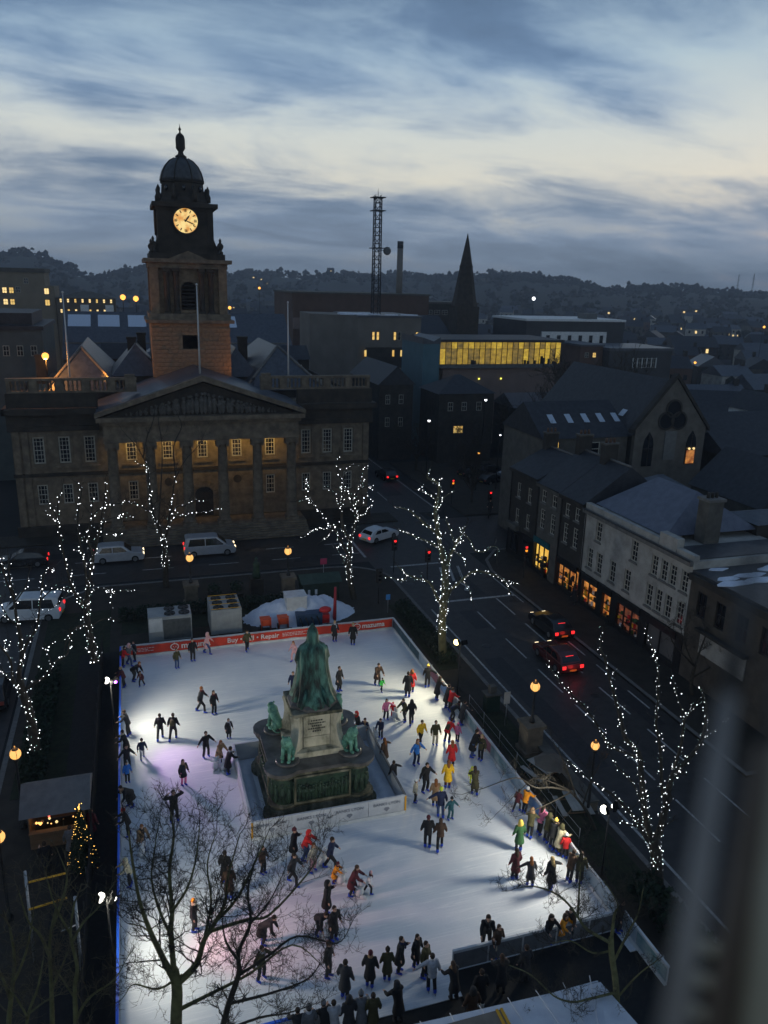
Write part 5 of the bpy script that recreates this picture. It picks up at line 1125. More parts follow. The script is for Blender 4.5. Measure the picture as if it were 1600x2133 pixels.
def tree(name, label, base, limbs, T, m, twig=2, dens=1.0, rng_seed=1, trunk_r=.3, tl=1.6, m2=None, depth=0.0, name_trunk='trunk', cat='tree'):
    """limbs: (pixel path, dY at the tip, r0, r1); the path is read in the tree's own plane and bent towards or away from the viewer"""
    rng = random.Random(rng_seed); t = thing(name, label, cat, base); tr, cr_ = MB(), MB(); paths = []
    for px, dy, r0, r1 in limbs:
        n = len(px); pts = [onT(x, y, T+dy*(i/(n-1))**1.3) for i, (x, y) in enumerate(px)]
        pp, rr = spline(pts, [r0+(r1-r0)*i/(n-1) for i in range(n)]); paths.append((pp, rr)); tr.tube(pp, rr, 8 if r0 > .12 else 6)
    LITTW.clear()
    for pp, rr in paths:
        if rr[0] > trunk_r*.9: continue
        for i in range(2, len(pp)-1):
            if rng.random() < .55*dens:
                d = (pp[i+1]-pp[i]).normalized(); a = Vector((rng.gauss(0, 1), rng.gauss(0, 1), rng.gauss(.3, .6))).normalized()
                nd_ = (d*.5+a*.8).normalized(); tw_ = rng.uniform(.5, 1)*tl; twigs(cr_, pp[i], nd_, tw_, max(.007, rr[i]*.30), twig, rng)
                if rng.random() < .22: LITTW.append(([pp[i]+nd_*tw_*q+Vector((0, 0, .12*q*q)) for q in (.15, .5, .95)], [.015]*3))
        twigs(cr_, pp[-1], (pp[-1]-pp[-2]).normalized(), tl*.8, max(.012, rr[-1]*.9), twig, rng)
    tr.build('trunk', m, t); cr_.build('crown', m2 or m, t)
    return t, paths+LITTW
M_bulb2 = glow('dim fairy bulb', (.80, .92, 1.0), 2.6)
M_bulb3 = glow('green tinged fairy bulb', (.55, .95, .85), 2.2)
def string_lights(label, paths, zmin, seed, size=.026, k=.85, rmin=0):
    rng = random.Random(seed); b = MB()
    for pp, rr in paths:
        acc = 0; nxt = 0
        for i in range(len(pp)-1):
            seg = pp[i+1]-pp[i]; L = seg.length; s = nxt-acc
            while s < L:
                p = pp[i]+seg*(s/L); r = rr[i]
                if p.z > zmin:
                    a = rng.uniform(0, 6.283); d = seg.normalized(); u = d.orthogonal().normalized(); w = d.cross(u)
                    p = p+(u*math.cos(a)+w*math.sin(a))*(r+.03)+Vector((rng.gauss(0, .045), rng.gauss(0, .045), rng.gauss(0, .04)))
                    z = size*rng.choice((.55, .7, .8, 1, 1.1, 1.5)); mi = 0 if z > size*.75 else rng.choice((1, 1, 2))
                    b.add([p+Vector(q)*z for q in ((1,0,0),(-1,0,0),(0,1,0),(0,-1,0),(0,0,1),(0,0,-1))], [(0,2,4),(2,1,4),(1,3,4),(3,0,4),(2,0,5),(1,2,5),(3,1,5),(0,3,5)], mi)
                s += rng.uniform(.5, 1.6)*(.215/max(1, r/.06))/k
            nxt = acc+s-acc-L+0 if False else s-L; acc = 0
    p0 = paths[0][0][0]; t = thing('string_lights', label, 'fairy lights', (p0.x, p0.y, .13), group='white fairy lights on the bare trees'); b.build('bulbs', [M_bulb, M_bulb2, M_bulb3], t, kind='stuff')
    cb_ = MB()
    for pp, rr in paths[:24]: cb_.tube([p+Vector((0, 0, -r)) for p, r in zip(pp, rr)], .006, 3, cap=False)
    cb_.build('cable', M_metald, t, kind='stuff'); return t
def b_(x, y, T): p = onT(x, y, T); return (p.x, p.y, .13)
# tree by the far middle of the rink
TA = 60.0
t2 = [([(742, 1275), (737, 1245), (729, 1205), (726, 1169), (728, 1150), (730, 1128)], 0, .30, .19),
 ([(726, 1160), (699, 1105), (680, 1085), (663, 1062), (650, 1045), (640, 1038), (623, 1043)], -1.5, .12, .03), ([(640, 1038), (640, 1020), (638, 1002)], -.3, .05, .02),
 ([(730, 1128), (715, 1102), (712, 1078), (712, 1054), (714, 1029), (716, 1010), (704, 983), (706, 948)], .8, .15, .03), ([(715, 1000), (725, 973), (742, 968), (750, 969)], .5, .06, .02),
 ([(730, 1128), (737, 1102), (742, 1083), (737, 1061), (728, 1026), (720, 1016), (706, 1016)], -1, .15, .03), ([(739, 1062), (742, 1030), (750, 1019), (766, 1014), (781, 1023)], 1.2, .08, .02), ([(748, 1020), (750, 1005), (756, 982), (768, 971)], 1, .05, .02),
 ([(742, 1083), (761, 1070), (770, 1057), (779, 1045)], -1.5, .07, .02), ([(745, 1069), (761, 1038), (766, 1026)], .8, .05, .02), ([(702, 1104), (672, 1102), (648, 1107), (626, 1124)], -2, .06, .02), ([(720, 1180), (709, 1155), (693, 1132)], 1.5, .06, .02), ([(710, 1064), (702, 1034), (690, 1022), (676, 1008)], 1.2, .06, .02), ([(690, 1105), (680, 1120), (671, 1127)], .8, .04, .015)]
_, pa = tree('bare_tree', 'light-wrapped bare tree behind the snow heap at the far end', b_(742, 1275, TA), t2, TA, M_bark, 1, .7, 2, .19, .9)
string_lights('white fairy lights on the tree behind the snow heap', pa, 1.6, 3)
# tree at the far right corner of the rink, trunk lit by the floodlight
TB = 47.4
t3 = [([(927, 1412), (922, 1352), (921, 1298), (926, 1245), (928, 1203), (926, 1171)], 0, .33, .24), ([(926, 1171), (917, 1139), (911, 1097), (907, 1065), (915, 1019), (909, 1004), (890, 994), (896, 975)], .5, .20, .03),
 ([(922, 1262), (911, 1245), (894, 1213), (864, 1203), (845, 1194), (826, 1177)], -1, .12, .02), ([(846, 1198), (841, 1209), (803, 1200)], .4, .05, .02), ([(924, 1262), (938, 1230), (955, 1215), (985, 1191), (1018, 1194), (1048, 1207), (1065, 1240)], -.8, .13, .03), ([(1048, 1207), (1062, 1212), (1082, 1219)], .3, .04, .02), ([(955, 1215), (966, 1213), (978, 1230), (985, 1255)], -.7, .05, .02),
 ([(928, 1200), (936, 1162), (949, 1135), (966, 1105), (970, 1095)], 1.4, .14, .04), ([(960, 1116), (966, 1112), (982, 1129), (991, 1148), (1012, 1148), (1023, 1139), (1037, 1141), (1035, 1160)], -.6, .06, .02), ([(946, 1144), (949, 1150), (968, 1165), (970, 1181)], .6, .05, .02),
 ([(913, 1112), (890, 1095), (871, 1078), (852, 1063), (822, 1055)], 1.5, .10, .02), ([(913, 1142), (894, 1129), (866, 1118), (847, 1110), (828, 1101)], -1.4, .07, .02), ([(910, 1050), (911, 1044), (890, 1027), (866, 1020)], -.6, .05, .015), ([(911, 1055), (928, 1034), (947, 1022)], .7, .05, .015), ([(948, 1135), (940, 1110), (932, 1090), (929, 1078)], -.9, .05, .02)]
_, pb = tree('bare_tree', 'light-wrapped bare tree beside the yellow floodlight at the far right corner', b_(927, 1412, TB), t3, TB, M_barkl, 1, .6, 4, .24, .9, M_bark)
string_lights('white fairy lights on the tree beside the yellow floodlight', pb, 2.3, 5, .022, 1.15)
# tree before the town hall portico
TC_ = 66.6
t1 = [([(346, 1225), (344, 1170), (342, 1140), (341, 1118)], 0, .26, .18), ([(341, 1125), (333, 1102), (323, 1083), (317, 1058), (312, 1020), (309, 988), (305, 966), (299, 952)], .6, .15, .04), ([(320, 1076), (317, 1070), (292, 1053), (277, 1047), (256, 1047), (238, 1050)], -1.4, .07, .02), ([(307, 985), (302, 971), (289, 966), (281, 957)], -.7, .05, .02),
 ([(341, 1122), (348, 1109), (353, 1078), (359, 1045), (361, 1020), (366, 988)], -.7, .15, .04), ([(354, 1082), (368, 1056), (387, 1053), (397, 1043), (425, 1043)], 1, .06, .02), ([(355, 1090), (371, 1071), (381, 1073), (460, 1060)], -1, .05, .01)]
dark1 = [([(299, 952), (305, 915), (318, 880), (322, 860)], .3, .07, .03), ([(366, 988), (362, 930), (378, 890), (372, 868)], -.4, .07, .03), ([(305, 966), (285, 930), (262, 905)], .9, .05, .02), ([(364, 1000), (385, 960), (412, 930), (425, 905)], .7, .05, .02), ([(330, 1090), (336, 1000), (338, 930), (330, 880)], .8, .08, .03)]
_, pc2 = tree('bare_tree', 'forked bare tree with lights in front of the town hall portico', b_(346, 1225, TC_), t1+dark1, TC_, M_bark, 2, .9, 6, .18, 1.3)
string_lights('white fairy lights on the forked tree before the town hall', pc2[:len(t1)], 1.9, 7)
# two trees on the left side
TD = 49.5
t00 = [([(198, 1378), (194, 1357), (186, 1320), (181, 1284), (182, 1241)], 0, .28, .18), ([(182, 1241), (186, 1199), (194, 1157), (183, 1123), (191, 1073), (194, 1028)], .7, .14, .03), ([(190, 1170), (200, 1140), (208, 1095), (219, 1030), (219, 999)], -.8, .09, .02), ([(180, 1270), (169, 1253), (152, 1230), (141, 1191), (129, 1140), (121, 1098), (115, 1070), (103, 1050)], -1.2, .12, .02), ([(122, 1090), (121, 1050), (129, 1019)], .5, .05, .02),
 ([(182, 1220), (174, 1163), (166, 1129), (162, 1073), (170, 1019), (158, 1004)], 1.5, .10, .02), ([(183, 1240), (194, 1230), (214, 1225), (239, 1230), (284, 1230)], -1, .07, .015), ([(183, 1309), (214, 1289), (239, 1292)], .9, .06, .02), ([(196, 1130), (203, 1118), (225, 1114), (250, 1110)], 1, .05, .015), ([(192, 1075), (208, 1060), (225, 1053), (260, 1047)], -.7, .05, .015), ([(206, 1095), (225, 1082), (248, 1077), (277, 1075)], .6, .05, .015),
 ([(150, 1228), (130, 1226), (113, 1230)], .5, .05, .015), ([(146, 1230), (124, 1255), (98, 1272)], -1, .05, .015), ([(222, 1226), (231, 1233), (234, 1267)], -.4, .04, .015), ([(181, 1300), (160, 1306), (148, 1318), (138, 1334), (135, 1351)], -1.2, .08, .03), ([(180, 1285), (166, 1258), (158, 1240), (150, 1200)], 1.2, .07, .02), ([(186, 1330), (200, 1345), (199, 1362)], -.6, .06, .03)]
_, pd2 = tree('bare_tree', 'spreading light-wrapped bare tree left of the chillers', b_(198, 1378, TD), t00, TD, M_bark, 1, .6, 8, .18, 1.0)
string_lights('white fairy lights on the spreading tree left of the chillers', pd2, 1.5, 9, .023, .95)
TE = 41.0
t0 = [([(74, 1560), (68, 1523), (60, 1480), (48, 1445), (41, 1415)], 0, .28, .18), ([(41, 1420), (40, 1396), (45, 1368), (42, 1326), (34, 1284), (28, 1241), (20, 1205), (18, 1165)], .8, .14, .03), ([(46, 1372), (56, 1340), (76, 1309), (82, 1270), (87, 1227), (93, 1194), (112, 1180)], -.7, .09, .02), ([(30, 1255), (37, 1247), (53, 1222), (60, 1196)], .6, .05, .02), ([(50, 1440), (65, 1427), (96, 1407), (113, 1379), (138, 1365), (146, 1330)], -1.2, .10, .03), ([(44, 1430), (28, 1420), (22, 1376), (3, 1348), (-12, 1330)], -.8, .09, .03), ([(30, 1425), (12, 1405), (-4, 1380)], .9, .06, .02), ([(108, 1390), (101, 1365), (90, 1351)], .5, .04, .015), ([(38, 1300), (20, 1290), (5, 1265), (-3, 1240)], 1.2, .06, .02), ([(26, 1240), (10, 1200), (2, 1160)], -1, .05, .02), ([(85, 1250), (100, 1235), (115, 1222)], .6, .04, .02)]
_, pe2 = tree('bare_tree', 'light-wrapped bare tree at the left edge of the picture', b_(74, 1560, TE), t0, TE, M_bark, 1, .6, 10, .18, 1.0)
string_lights('white fairy lights on the tree at the left edge', pe2, 1.3, 11, .0205, 1.1)
# big tree right of the rink
TF = 24.3
t4 = [([(1376, 1905), (1371, 1860), (1369, 1815), (1366, 1775), (1360, 1741)], 0, .30, .24), ([(1362, 1745), (1373, 1735), (1388, 1677), (1399, 1619), (1434, 1581), (1463, 1540), (1472, 1473), (1457, 1428)], .6, .19, .03), ([(1405, 1600), (1420, 1546), (1424, 1511), (1431, 1494), (1453, 1462)], -.6, .07, .02), ([(1465, 1535), (1475, 1526), (1501, 1514), (1518, 1479)], .6, .05, .02),
 ([(1360, 1741), (1353, 1735), (1341, 1677), (1337, 1619), (1330, 1566), (1303, 1537), (1292, 1491), (1274, 1427), (1260, 1372), (1251, 1346), (1257, 1302)], 1.6, .16, .02), ([(1356, 1755), (1347, 1747), (1324, 1706), (1298, 1677), (1274, 1654), (1237, 1630), (1193, 1593), (1178, 1585)], -1.2, .11, .02), ([(1330, 1580), (1310, 1570), (1269, 1552), (1245, 1511), (1216, 1471), (1196, 1453), (1184, 1437), (1155, 1407), (1139, 1370)], -1.0, .08, .015),
 ([(1388, 1677), (1379, 1642), (1376, 1560), (1367, 1508), (1370, 1473), (1372, 1427), (1370, 1386), (1359, 1348), (1341, 1309)], 1.2, .08, .015), ([(1424, 1511), (1420, 1479), (1408, 1441), (1399, 1401)], .5, .04, .015), ([(1330, 1720), (1310, 1718), (1294, 1712)], -.6, .05, .02), ([(1340, 1680), (1318, 1630), (1290, 1600), (1275, 1580)], .9, .05, .02)]
_, pf2 = tree('bare_tree', 'tall light-wrapped bare tree with many stems on the right', b_(1376, 1905, TF), t4, TF, M_bark, 1, .6, 12, .24, .8)
string_lights('white fairy lights on the many-stemmed tree on the right', pf2, 1.0, 13, .013, 1.7)
# unlit foreground trees
TWMIN[0] = .0055
TG = 19.2
f1 = [([(367, 2260), (367, 2131), (369, 2062), (362, 2020)], 0, .19, .14), ([(362, 2040), (334, 1984), (312, 1937), (291, 1877), (275, 1787), (268, 1730)], -.9, .10, .02), ([(362, 2020), (356, 1940), (359, 1896), (353, 1815), (362, 1743), (355, 1690)], .7, .10, .02), ([(368, 2050), (409, 2009), (425, 1959), (450, 1918), (469, 1881), (475, 1827), (500, 1737)], -.4, .11, .015), ([(450, 1918), (494, 1871), (537, 1784), (556, 1740)], .9, .06, .012), ([(437, 1940), (516, 1915), (562, 1905), (640, 1821), (668, 1775)], -.9, .06, .012), ([(369, 2105), (437, 2071), (522, 2027), (609, 1968), (669, 2009)], .8, .07, .012), ([(356, 1950), (330, 1890), (316, 1830), (322, 1770), (330, 1720)], 1.1, .05, .012), ([(358, 1900), (390, 1850), (408, 1790), (416, 1720)], -1.0, .05, .012), ([(320, 1950), (296, 1930), (270, 1925)], .5, .03, .01), ([(425, 1959), (440, 1880), (432, 1800), (452, 1730)], .6, .05, .012), ([(380, 2030), (330, 2060), (280, 2050), (262, 2070)], -.8, .04, .01)]
tree('bare_tree', 'large unlit bare tree with dense twigs over the lower left ice', b_(367, 2190, TG), f1, TG, M_barkm, 3, 2.6, 14, .15, 1.0, M_bark)
f1b = [([(440, 2300), (466, 2131), (497, 2030), (497, 1984), (522, 1921), (516, 1859), (530, 1800)], .3, .11, .015), ([(497, 2000), (470, 1960), (462, 1900)], -.6, .05, .012), ([(500, 2030), (560, 1990), (620, 1950), (700, 1965), (725, 1940)], .9, .05, .01), ([(480, 2090), (560, 2070), (640, 2040), (670, 2000)], -.9, .05, .01), ([(520, 1925), (560, 1880), (590, 1820)], .6, .04, .01), ([(460, 2150), (540, 2120), (600, 2110), (660, 2090)], .8, .05, .01)]
tree('bare_tree', 'thin unlit bare tree right of the large one, lower left', b_(420, 2330, TG-.9), f1b, TG-.9, M_bark, 3, 2.4, 15, .14, .95)
f2 = [([(1296, 2230), (1287, 2132), (1283, 2051), (1274, 1986), (1273, 1954)], 0, .12, .09), ([(1274, 1954), (1280, 1905), (1287, 1882), (1257, 1833)], .5, .06, .015), ([(1274, 1965), (1225, 1937), (1202, 1908), (1183, 1882), (1153, 1859), (1111, 1846), (1080, 1850)], -.8, .06, .012), ([(1204, 1908), (1209, 1807), (1212, 1771)], .4, .035, .01), ([(1283, 2067), (1230, 2080), (1192, 2087), (1153, 2074), (1108, 2032), (1060, 2010)], -.7, .05, .012), ([(1280, 2000), (1310, 1940), (1330, 1900), (1340, 1850)], .7, .05, .012), ([(1274, 1980), (1235, 1985), (1190, 1960), (1150, 1965)], .8, .04, .01), ([(1284, 2080), (1330, 2030), (1370, 2000)], -.6, .04, .01), ([(1285, 2100), (1230, 2120), (1170, 2128), (1120, 2110)], .4, .04, .01)]
tree('bare_tree', 'unlit bare tree standing before the front barrier, lower right', b_(1296, 2230, 17.6), f2, 17.6, M_barkm, 3, 1.9, 16, .10, .75, M_bark)
f3 = [([(1247, 1765), (1238, 1722), (1214, 1678), (1185, 1645)], 0, .10, .06), ([(1190, 1648), (1150, 1640), (1115, 1640), (1075, 1620), (1007, 1642), (975, 1650)], -1, .05, .01), ([(1185, 1645), (1120, 1620), (1090, 1640), (1040, 1690)], .6, .04, .01), ([(1200, 1660), (1180, 1600), (1150, 1540)], .5, .05, .01), ([(1215, 1675), (1230, 1630), (1250, 1590)], .7, .05, .01), ([(1190, 1650), (1130, 1680), (1080, 1700)], -.4, .035, .01)]
tree('bare_tree', 'small unlit bare tree leaning over the right barrier', b_(1247, 1765, 28.3), f3, 28.3, M_bark, 3, 1.0, 17, .09, .9)
for i, (lab, T, lim, sd) in enumerate((
  ('mossy bare tree at the lower left, left of the lattice mast', 19.5, [([(8, 2260), (20, 2110), (28, 2040), (30, 1990), (20, 1930)], .3, .09, .03), ([(26, 2050), (45, 2010), (60, 1960), (70, 1900)], -.5, .05, .015), ([(22, 2080), (2, 2030), (-20, 1990)], .6, .05, .015)], 20),
  ('mossy bare tree at the lower left between the mast legs', 19.0, [([(112, 2260), (109, 2124), (107, 2055), (104, 1960), (117, 1891)], .2, .085, .03), ([(106, 2000), (85, 1950), (60, 1920), (40, 1860)], -.6, .05, .012), ([(110, 1930), (128, 1880), (140, 1830), (128, 1790)], .7, .05, .012), ([(107, 2060), (130, 2010), (142, 1980)], .5, .04, .012)], 21),
  ('mossy forked bare tree at the lower left, nearest the black fence', 18.4, [([(160, 2260), (158, 2129), (156, 2055), (161, 2014), (147, 1946), (156, 1878)], -.2, .085, .025), ([(157, 2080), (130, 2040), (118, 2020)], .5, .035, .01), ([(160, 2120), (177, 2090), (197, 2069), (238, 2041), (262, 2000)], -.6, .05, .01), ([(152, 1960), (175, 1920), (205, 1890), (238, 1840)], .7, .04, .01), ([(150, 1950), (132, 1920), (112, 1880), (98, 1830)], -.5, .035, .01)], 22),
  ('thin bare tree at the bottom left corner', 17.5, [([(60, 2280), (52, 2180), (60, 2110), (78, 2060), (90, 2000)], .2, .07, .015), ([(58, 2120), (35, 2080), (20, 2060)], -.4, .03, .01), ([(62, 2110), (95, 2085), (125, 2070)], .5, .03, .01)], 23))):
    tree('bare_tree', lab, b_(*lim[0][0][0], T), lim, T, M_barkm, 2, 1.3, sd, .1, .8, mat('brown twigs', (.075, .062, .036), (.13, .108, .062), 3, .9))
# tree in front of the shops, bare
TWMIN[0] = .009
ts = [([(1452, 1560), (1445, 1470), (1440, 1420), (1448, 1385)], 0, .16, .11), ([(1448, 1390), (1420, 1360), (1400, 1335), (1395, 1310)], -1, .07, .015), ([(1448, 1385), (1460, 1350), (1470, 1320), (1462, 1290)], .8, .08, .015), ([(1445, 1410), (1490, 1380), (1510, 1340), (1515, 1310)], -.6, .07, .015), ([(1448, 1390), (1430, 1350), (1425, 1300)], 1, .06, .015), ([(1490, 1378), (1530, 1360), (1540, 1330)], .5, .04, .01)]
tree('bare_tree', 'unlit bare street tree in front of the dark end shop', b_(1452, 1560, 38.5), ts, 38.5, M_bark, 3, 1.1, 24, .12, 1.2)
# generic bare trees farther off
def generic(seed, h):
    rng = random.Random(seed); tr, cr_ = MB(), MB(); p = [Vector((0, 0, 0)), Vector((.05, 0, h*.16)), Vector((0, .08, h*.32))]; tr.tube(p, [h*.026, h*.021, h*.018], 7)
    for k in range(6):
        a = 2*math.pi*k/6+rng.uniform(-.4, .4); e = rng.uniform(.35, 1.0); d = Vector((math.cos(a)*e, math.sin(a)*e, 1)).normalized(); L = h*rng.uniform(.42, .6)
        pts = [p[1]+(p[2]-p[1])*rng.uniform(.3, 1)]
        for i in range(4): d = (d+Vector((rng.gauss(0, .13), rng.gauss(0, .13), .08))).normalized(); pts.append(pts[-1]+d*L/4)
        tr.tube(pts, [h*.011, h*.009, h*.007, h*.005, h*.003], 5)
        for i in range(1, 5):
            for j in range(3):
                ax = Vector((rng.gauss(0, 1), rng.gauss(0, 1), rng.gauss(.4, .5))).normalized(); twigs(cr_, pts[i], (d*.5+ax*.8).normalized(), h*rng.uniform(.12, .2), h*.0035, 2, rng)
    return tr.mesh('trunk', M_bark), cr_.mesh('crown', M_bark)
TWMIN[0] = .022
GEN = [generic(41, 10), generic(42, 10), generic(43, 10)]
for i, (lab, x, y, s_) in enumerate((
  ('bare tree on the corner behind the traffic lights', 42.0, 92.0, .85), ('bare tree left of the car park lights', 38.5, 104, .8), ('bare tree amid the car park lights', 46.0, 104, .8), ('tall bare tree before the lit glass building', 55.0, 108, .95), ('bare tree at the left foot of the pink wall', 50.5, 112, .8),
  ('broad bare tree hiding the right end of the lit glass building', 63.5, 106, 1.75), ('dark bare tree right of the lit glass building', 70.0, 106, 1.7), ('bare tree behind the slate roof with skylights', 58.5, 99, 1.5), ('bare tree on the left behind the town hall', -13.5, 122, 1.0), ('bare tree behind the town hall right wing', 30.5, 124, .75), ('bare street tree by the far street bend', 37.5, 122, .8), ('small bare tree on the corner pavement', 39.5, 86.5, .6))):
    t = thing('bare_tree', lab, 'tree', (x, y, .05), R(70*i), 'bare trees in the town'); t.scale = (s_,)*3
    obj('trunk', GEN[i % 3][0], t); obj('crown', GEN[i % 3][1], t)
# christmas tree
xm = thing('christmas_tree', 'dark christmas tree with small golden lights left of the rink', 'christmas tree', (-3.35, 32.3, .16)); xm.scale = (.62, .62, .66)
M_fir = mat('fir needles', (.006, .014, .008), (.016, .035, .016), 4, .9); rng = random.Random(77)
nd_ = MB(); lt = MB()
for i in range(420):
    z = .5+4.4*(i/420)**.9; r = 1.15*(1-(z-.5)/4.6)+.05; a = i*2.4; c_, s_ = math.cos(a), math.sin(a); tip = Vector((r*c_, r*s_, z-.22*r)); rt = Vector((0, 0, z+.05))
    mid = (tip+rt)*.5; w = Vector((-s_, c_, 0))*(.16*r+.05); nd_.add([rt, mid+w+Vector((0, 0, -.05)), tip, mid-w+Vector((0, 0, -.05)), mid+Vector((0, 0, .05))], [(0, 1, 4), (1, 2, 4), (2, 3, 4), (3, 0, 4)])
    for k in range(3):
        u = rng.uniform(.3, 1); q = rt+(tip-rt)*u; nd_.add([q+w*.5, q-w*.5, q+Vector((c_*.1, s_*.1, .12))], [(0, 1, 2)])
    if rng.random() < .26:
        q = tip*.97+Vector((0, 0, .03)); z_ = rng.choice((.014, .02, .03)); lt.add([q+Vector(v)*z_ for v in ((1,0,0),(-1,0,0),(0,1,0),(0,-1,0),(0,0,1),(0,0,-1))], [(0,2,4),(2,1,4),(1,3,4),(3,0,4),(2,0,5),(1,2,5),(3,1,5),(0,3,5)])
for k in range(14): q = Vector((rng.gauss(0, .12), rng.gauss(0, .12), 4.95+rng.gauss(0, .1))); lt.ball(q, .03, 6)
nd_.build('needles', M_fir, xm, world=False); lt.build('golden_lights', glow('golden bulb', (1, .55, .12), 4), xm, world=False, kind='stuff'); MB().tube([(0, 0, 0), (0, 0, 4.6)], [.1, .02], 6).build('trunk', M_bark, xm, world=False)

# ------------------------------------------------------------------ shop row on the right (fronts in the plane X = 35.5, facing -X)
SX = 35.5
M_brick0 = mat('chimney pot clay', (.10, .055, .035), (.14, .08, .05), 4, .8)
M_rend = mat('cream render', (.44, .42, .375), (.27, .255, .225), .8, .85, .1); M_dstone = mat('dark street stone', (.026, .023, .020), (.048, .043, .036), 1.2, .9, .2); M_gstone = mat('grey street stone', (.075, .07, .06), (.12, .112, .095), 1.2, .9, .2)
M_fascia = mat('black fascia', (.010, .010, .011), (.02, .02, .02), 3, .4); M_teal = mat('teal fascia', (.012, .10, .12), (.02, .13, .15), 3, .4)
M_shop1 = glow('shop interior', (1.0, .62, .10), 1.0, 'AUTO', (.75, .38, .05), 1.4); M_shop2 = glow('warm shop interior', (1.0, .42, .08), .75, 'AUTO', (.28, .07, .01), 1.6, (.3, .62)); M_shop3 = glow('dim shop interior', (.45, .11, .03), .5, 'AUTO', (.06, .015, .005), 1.6, (.3, .62))
def row_house(name, label, ta, tb, h, wins, mwall, depth=8.0, roof=('gable', 2.4), shopz=3.0, cornice=True, mroof=None):
    b = thing(name, label, 'building', (SX, (ta+tb)/2, .13)); k_chim = roof[0] == 'gable'
    w = MB(); holes = [(-(t+ww/2), -(t-ww/2), z0, z1) for t, ww, z0, z1 in wins]
    wall_holes(w, -tb, -ta, shopz, h, SX, holes, face='W'); w.box(SX+.3, SX+depth, ta, tb, .13, h); w.quad((SX, ta, shopz), (SX+.3, ta, shopz), (SX+.3, ta, h), (SX, ta, h)); w.quad((SX+.3, tb, shopz), (SX, tb, shopz), (SX, tb, h), (SX+.3, tb, h)); w.quad((SX, ta, h), (SX+.3, ta, h), (SX+.3, tb, h), (SX, tb, h)); w.quad((SX, ta, shopz), (SX, tb, shopz), (SX+.3, tb, shopz), (SX+.3, ta, shopz))
    w.build('wall', mwall, b)
    for t, ww, z0, z1 in wins:
        win(b, SX+.16, t, z0+.03, ww-.04, z1-z0-.06, 'W', 2, 4 if z1-z0 > 1.5 else 2, fw=.08, sill=True)
    if cornice: MB().box(SX-.28, SX-.003, ta, tb, h-.32, h+.02).build('cornice', M_kerb if mwall is M_rend else mwall, b)
    MB().tube([(SX-.30, ta+.02, h+.03), (SX-.30, tb-.02, h+.03)], .055, 6).build('gutter', M_metald, b)
    MB().tube([(SX-.30, tb-.25, h), (SX-.08, tb-.25, h-.5), (SX-.08, tb-.25, .2)], .045, 6).build('downpipe', M_metald, b)
    if k_chim:
        c2 = MB().box(SX+depth*.42, SX+depth*.42+1.3, tb-.75, tb-.05, h+.2, h+roof[1]+1.3).build('chimney', M_dstone, b); MB().box(SX+depth*.42-.08, SX+depth*.42+1.38, tb-.83, tb+.02, h+roof[1]+1.301, h+roof[1]+1.45).build('chimney_cap', M_gstone, c2)
        for j in range(3): MB().lathe([(.13, h+roof[1]+1.45), (.10, h+roof[1]+1.85)], SX+depth*.42+.25+.4*j, tb-.4, 8).build('chimney_pot', M_brick0, c2)
        MB().tube([(SX+depth*.42+.6, tb-.4, h+roof[1]+1.45), (SX+depth*.42+.6, tb-.4, h+roof[1]+2.6)], .02, 4).build('aerial', M_metald, c2)
        MB().tube([(SX+depth/2, ta, h+roof[1]+.02), (SX+depth/2, tb, h+roof[1]+.02)], .1, 5).build('ridge_tiles', M_kerb, b)
    m = MB(); k, rs = roof; mr = mroof or M_slated
    if k == 'gable':
        xr = SX+depth/2; m.add([(SX-.2, ta, h), (SX+depth, ta, h), (xr, ta, h+rs), (SX-.2, tb, h), (SX+depth, tb, h), (xr, tb, h+rs)], [(0, 2, 1), (3, 4, 5), (0, 3, 5, 2), (2, 5, 4, 1), (0, 1, 4, 3)]); m.build('roof', mr, b)
    elif k == 'hip': hip(m, SX+.5, SX+depth-.2, ta+.2, tb-.2, h+.05, rs, inset=rs*1.15); m.build('roof', mr, b)
    return b
def shopfront(b, ta, tb, mlit, fascia=None, z0=.55, z1=2.55, panes=3, goods=True, seed=1):
    rng = random.Random(seed); s = MB(); s.box(SX-.02, SX+.28, ta, tb, .13, z0); st_ = s.build('stall_riser', M_fascia, b)
    MB().box(SX-.16, SX-.02, ta-.05, tb+.05, z1, z1+.55).build('fascia', fascia or M_fascia, b)
    MB().quad((SX+.27, tb, z0), (SX+.27, ta, z0), (SX+.27, ta, z1), (SX+.27, tb, z1)).build('lit_interior', mlit, b)
    n = panes
    for i in range(n+1): q = ta+(tb-ta)*i/n; MB().box(SX-.04, SX+.06, q-.05, q+.05, z0, z1).build('mullion', M_fascia, b)
    if goods:
        for k in range(int((tb-ta)*7)):
            y = rng.uniform(ta+.1, tb-.1); z = rng.choice((z0, z0+.55, z0+1.05)); w_ = rng.uniform(.06, .16); h_ = rng.uniform(.15, .45); c = rng.choice(('red', 'yellow', 'dark', 'green', 'brown', 'white', 'dark'))
            MB().box(SX+.10, SX+.24, y-w_, y+w_, z+.01, min(z1-.05, z+h_)).build('display_goods', cm(c), b)
        for z in (z0+.53, z0+1.03): MB().box(SX+.09, SX+.25, ta+.05, tb-.05, z-.02, z).build('shelf', M_fascia, b)
A = row_house('corner_shop', 'dark stone corner house at the far end of the shop row', 63.05, 68.6, 8.9, [(t, .8, z, z+1.5) for t in (64.6, 66.8) for z in (3.6, 6.2)], M_dstone, 7.6, ('gable', 2.0))
MB().box(SX-.5, SX-.06, 66.0, 68.3, 3.0, 3.5).build('hanging_sign', M_gstone, A); MB().box(SX-.03, SX+.28, 63.05, 68.6, .13, 3.0).build('shop_wall', M_fascia, A)
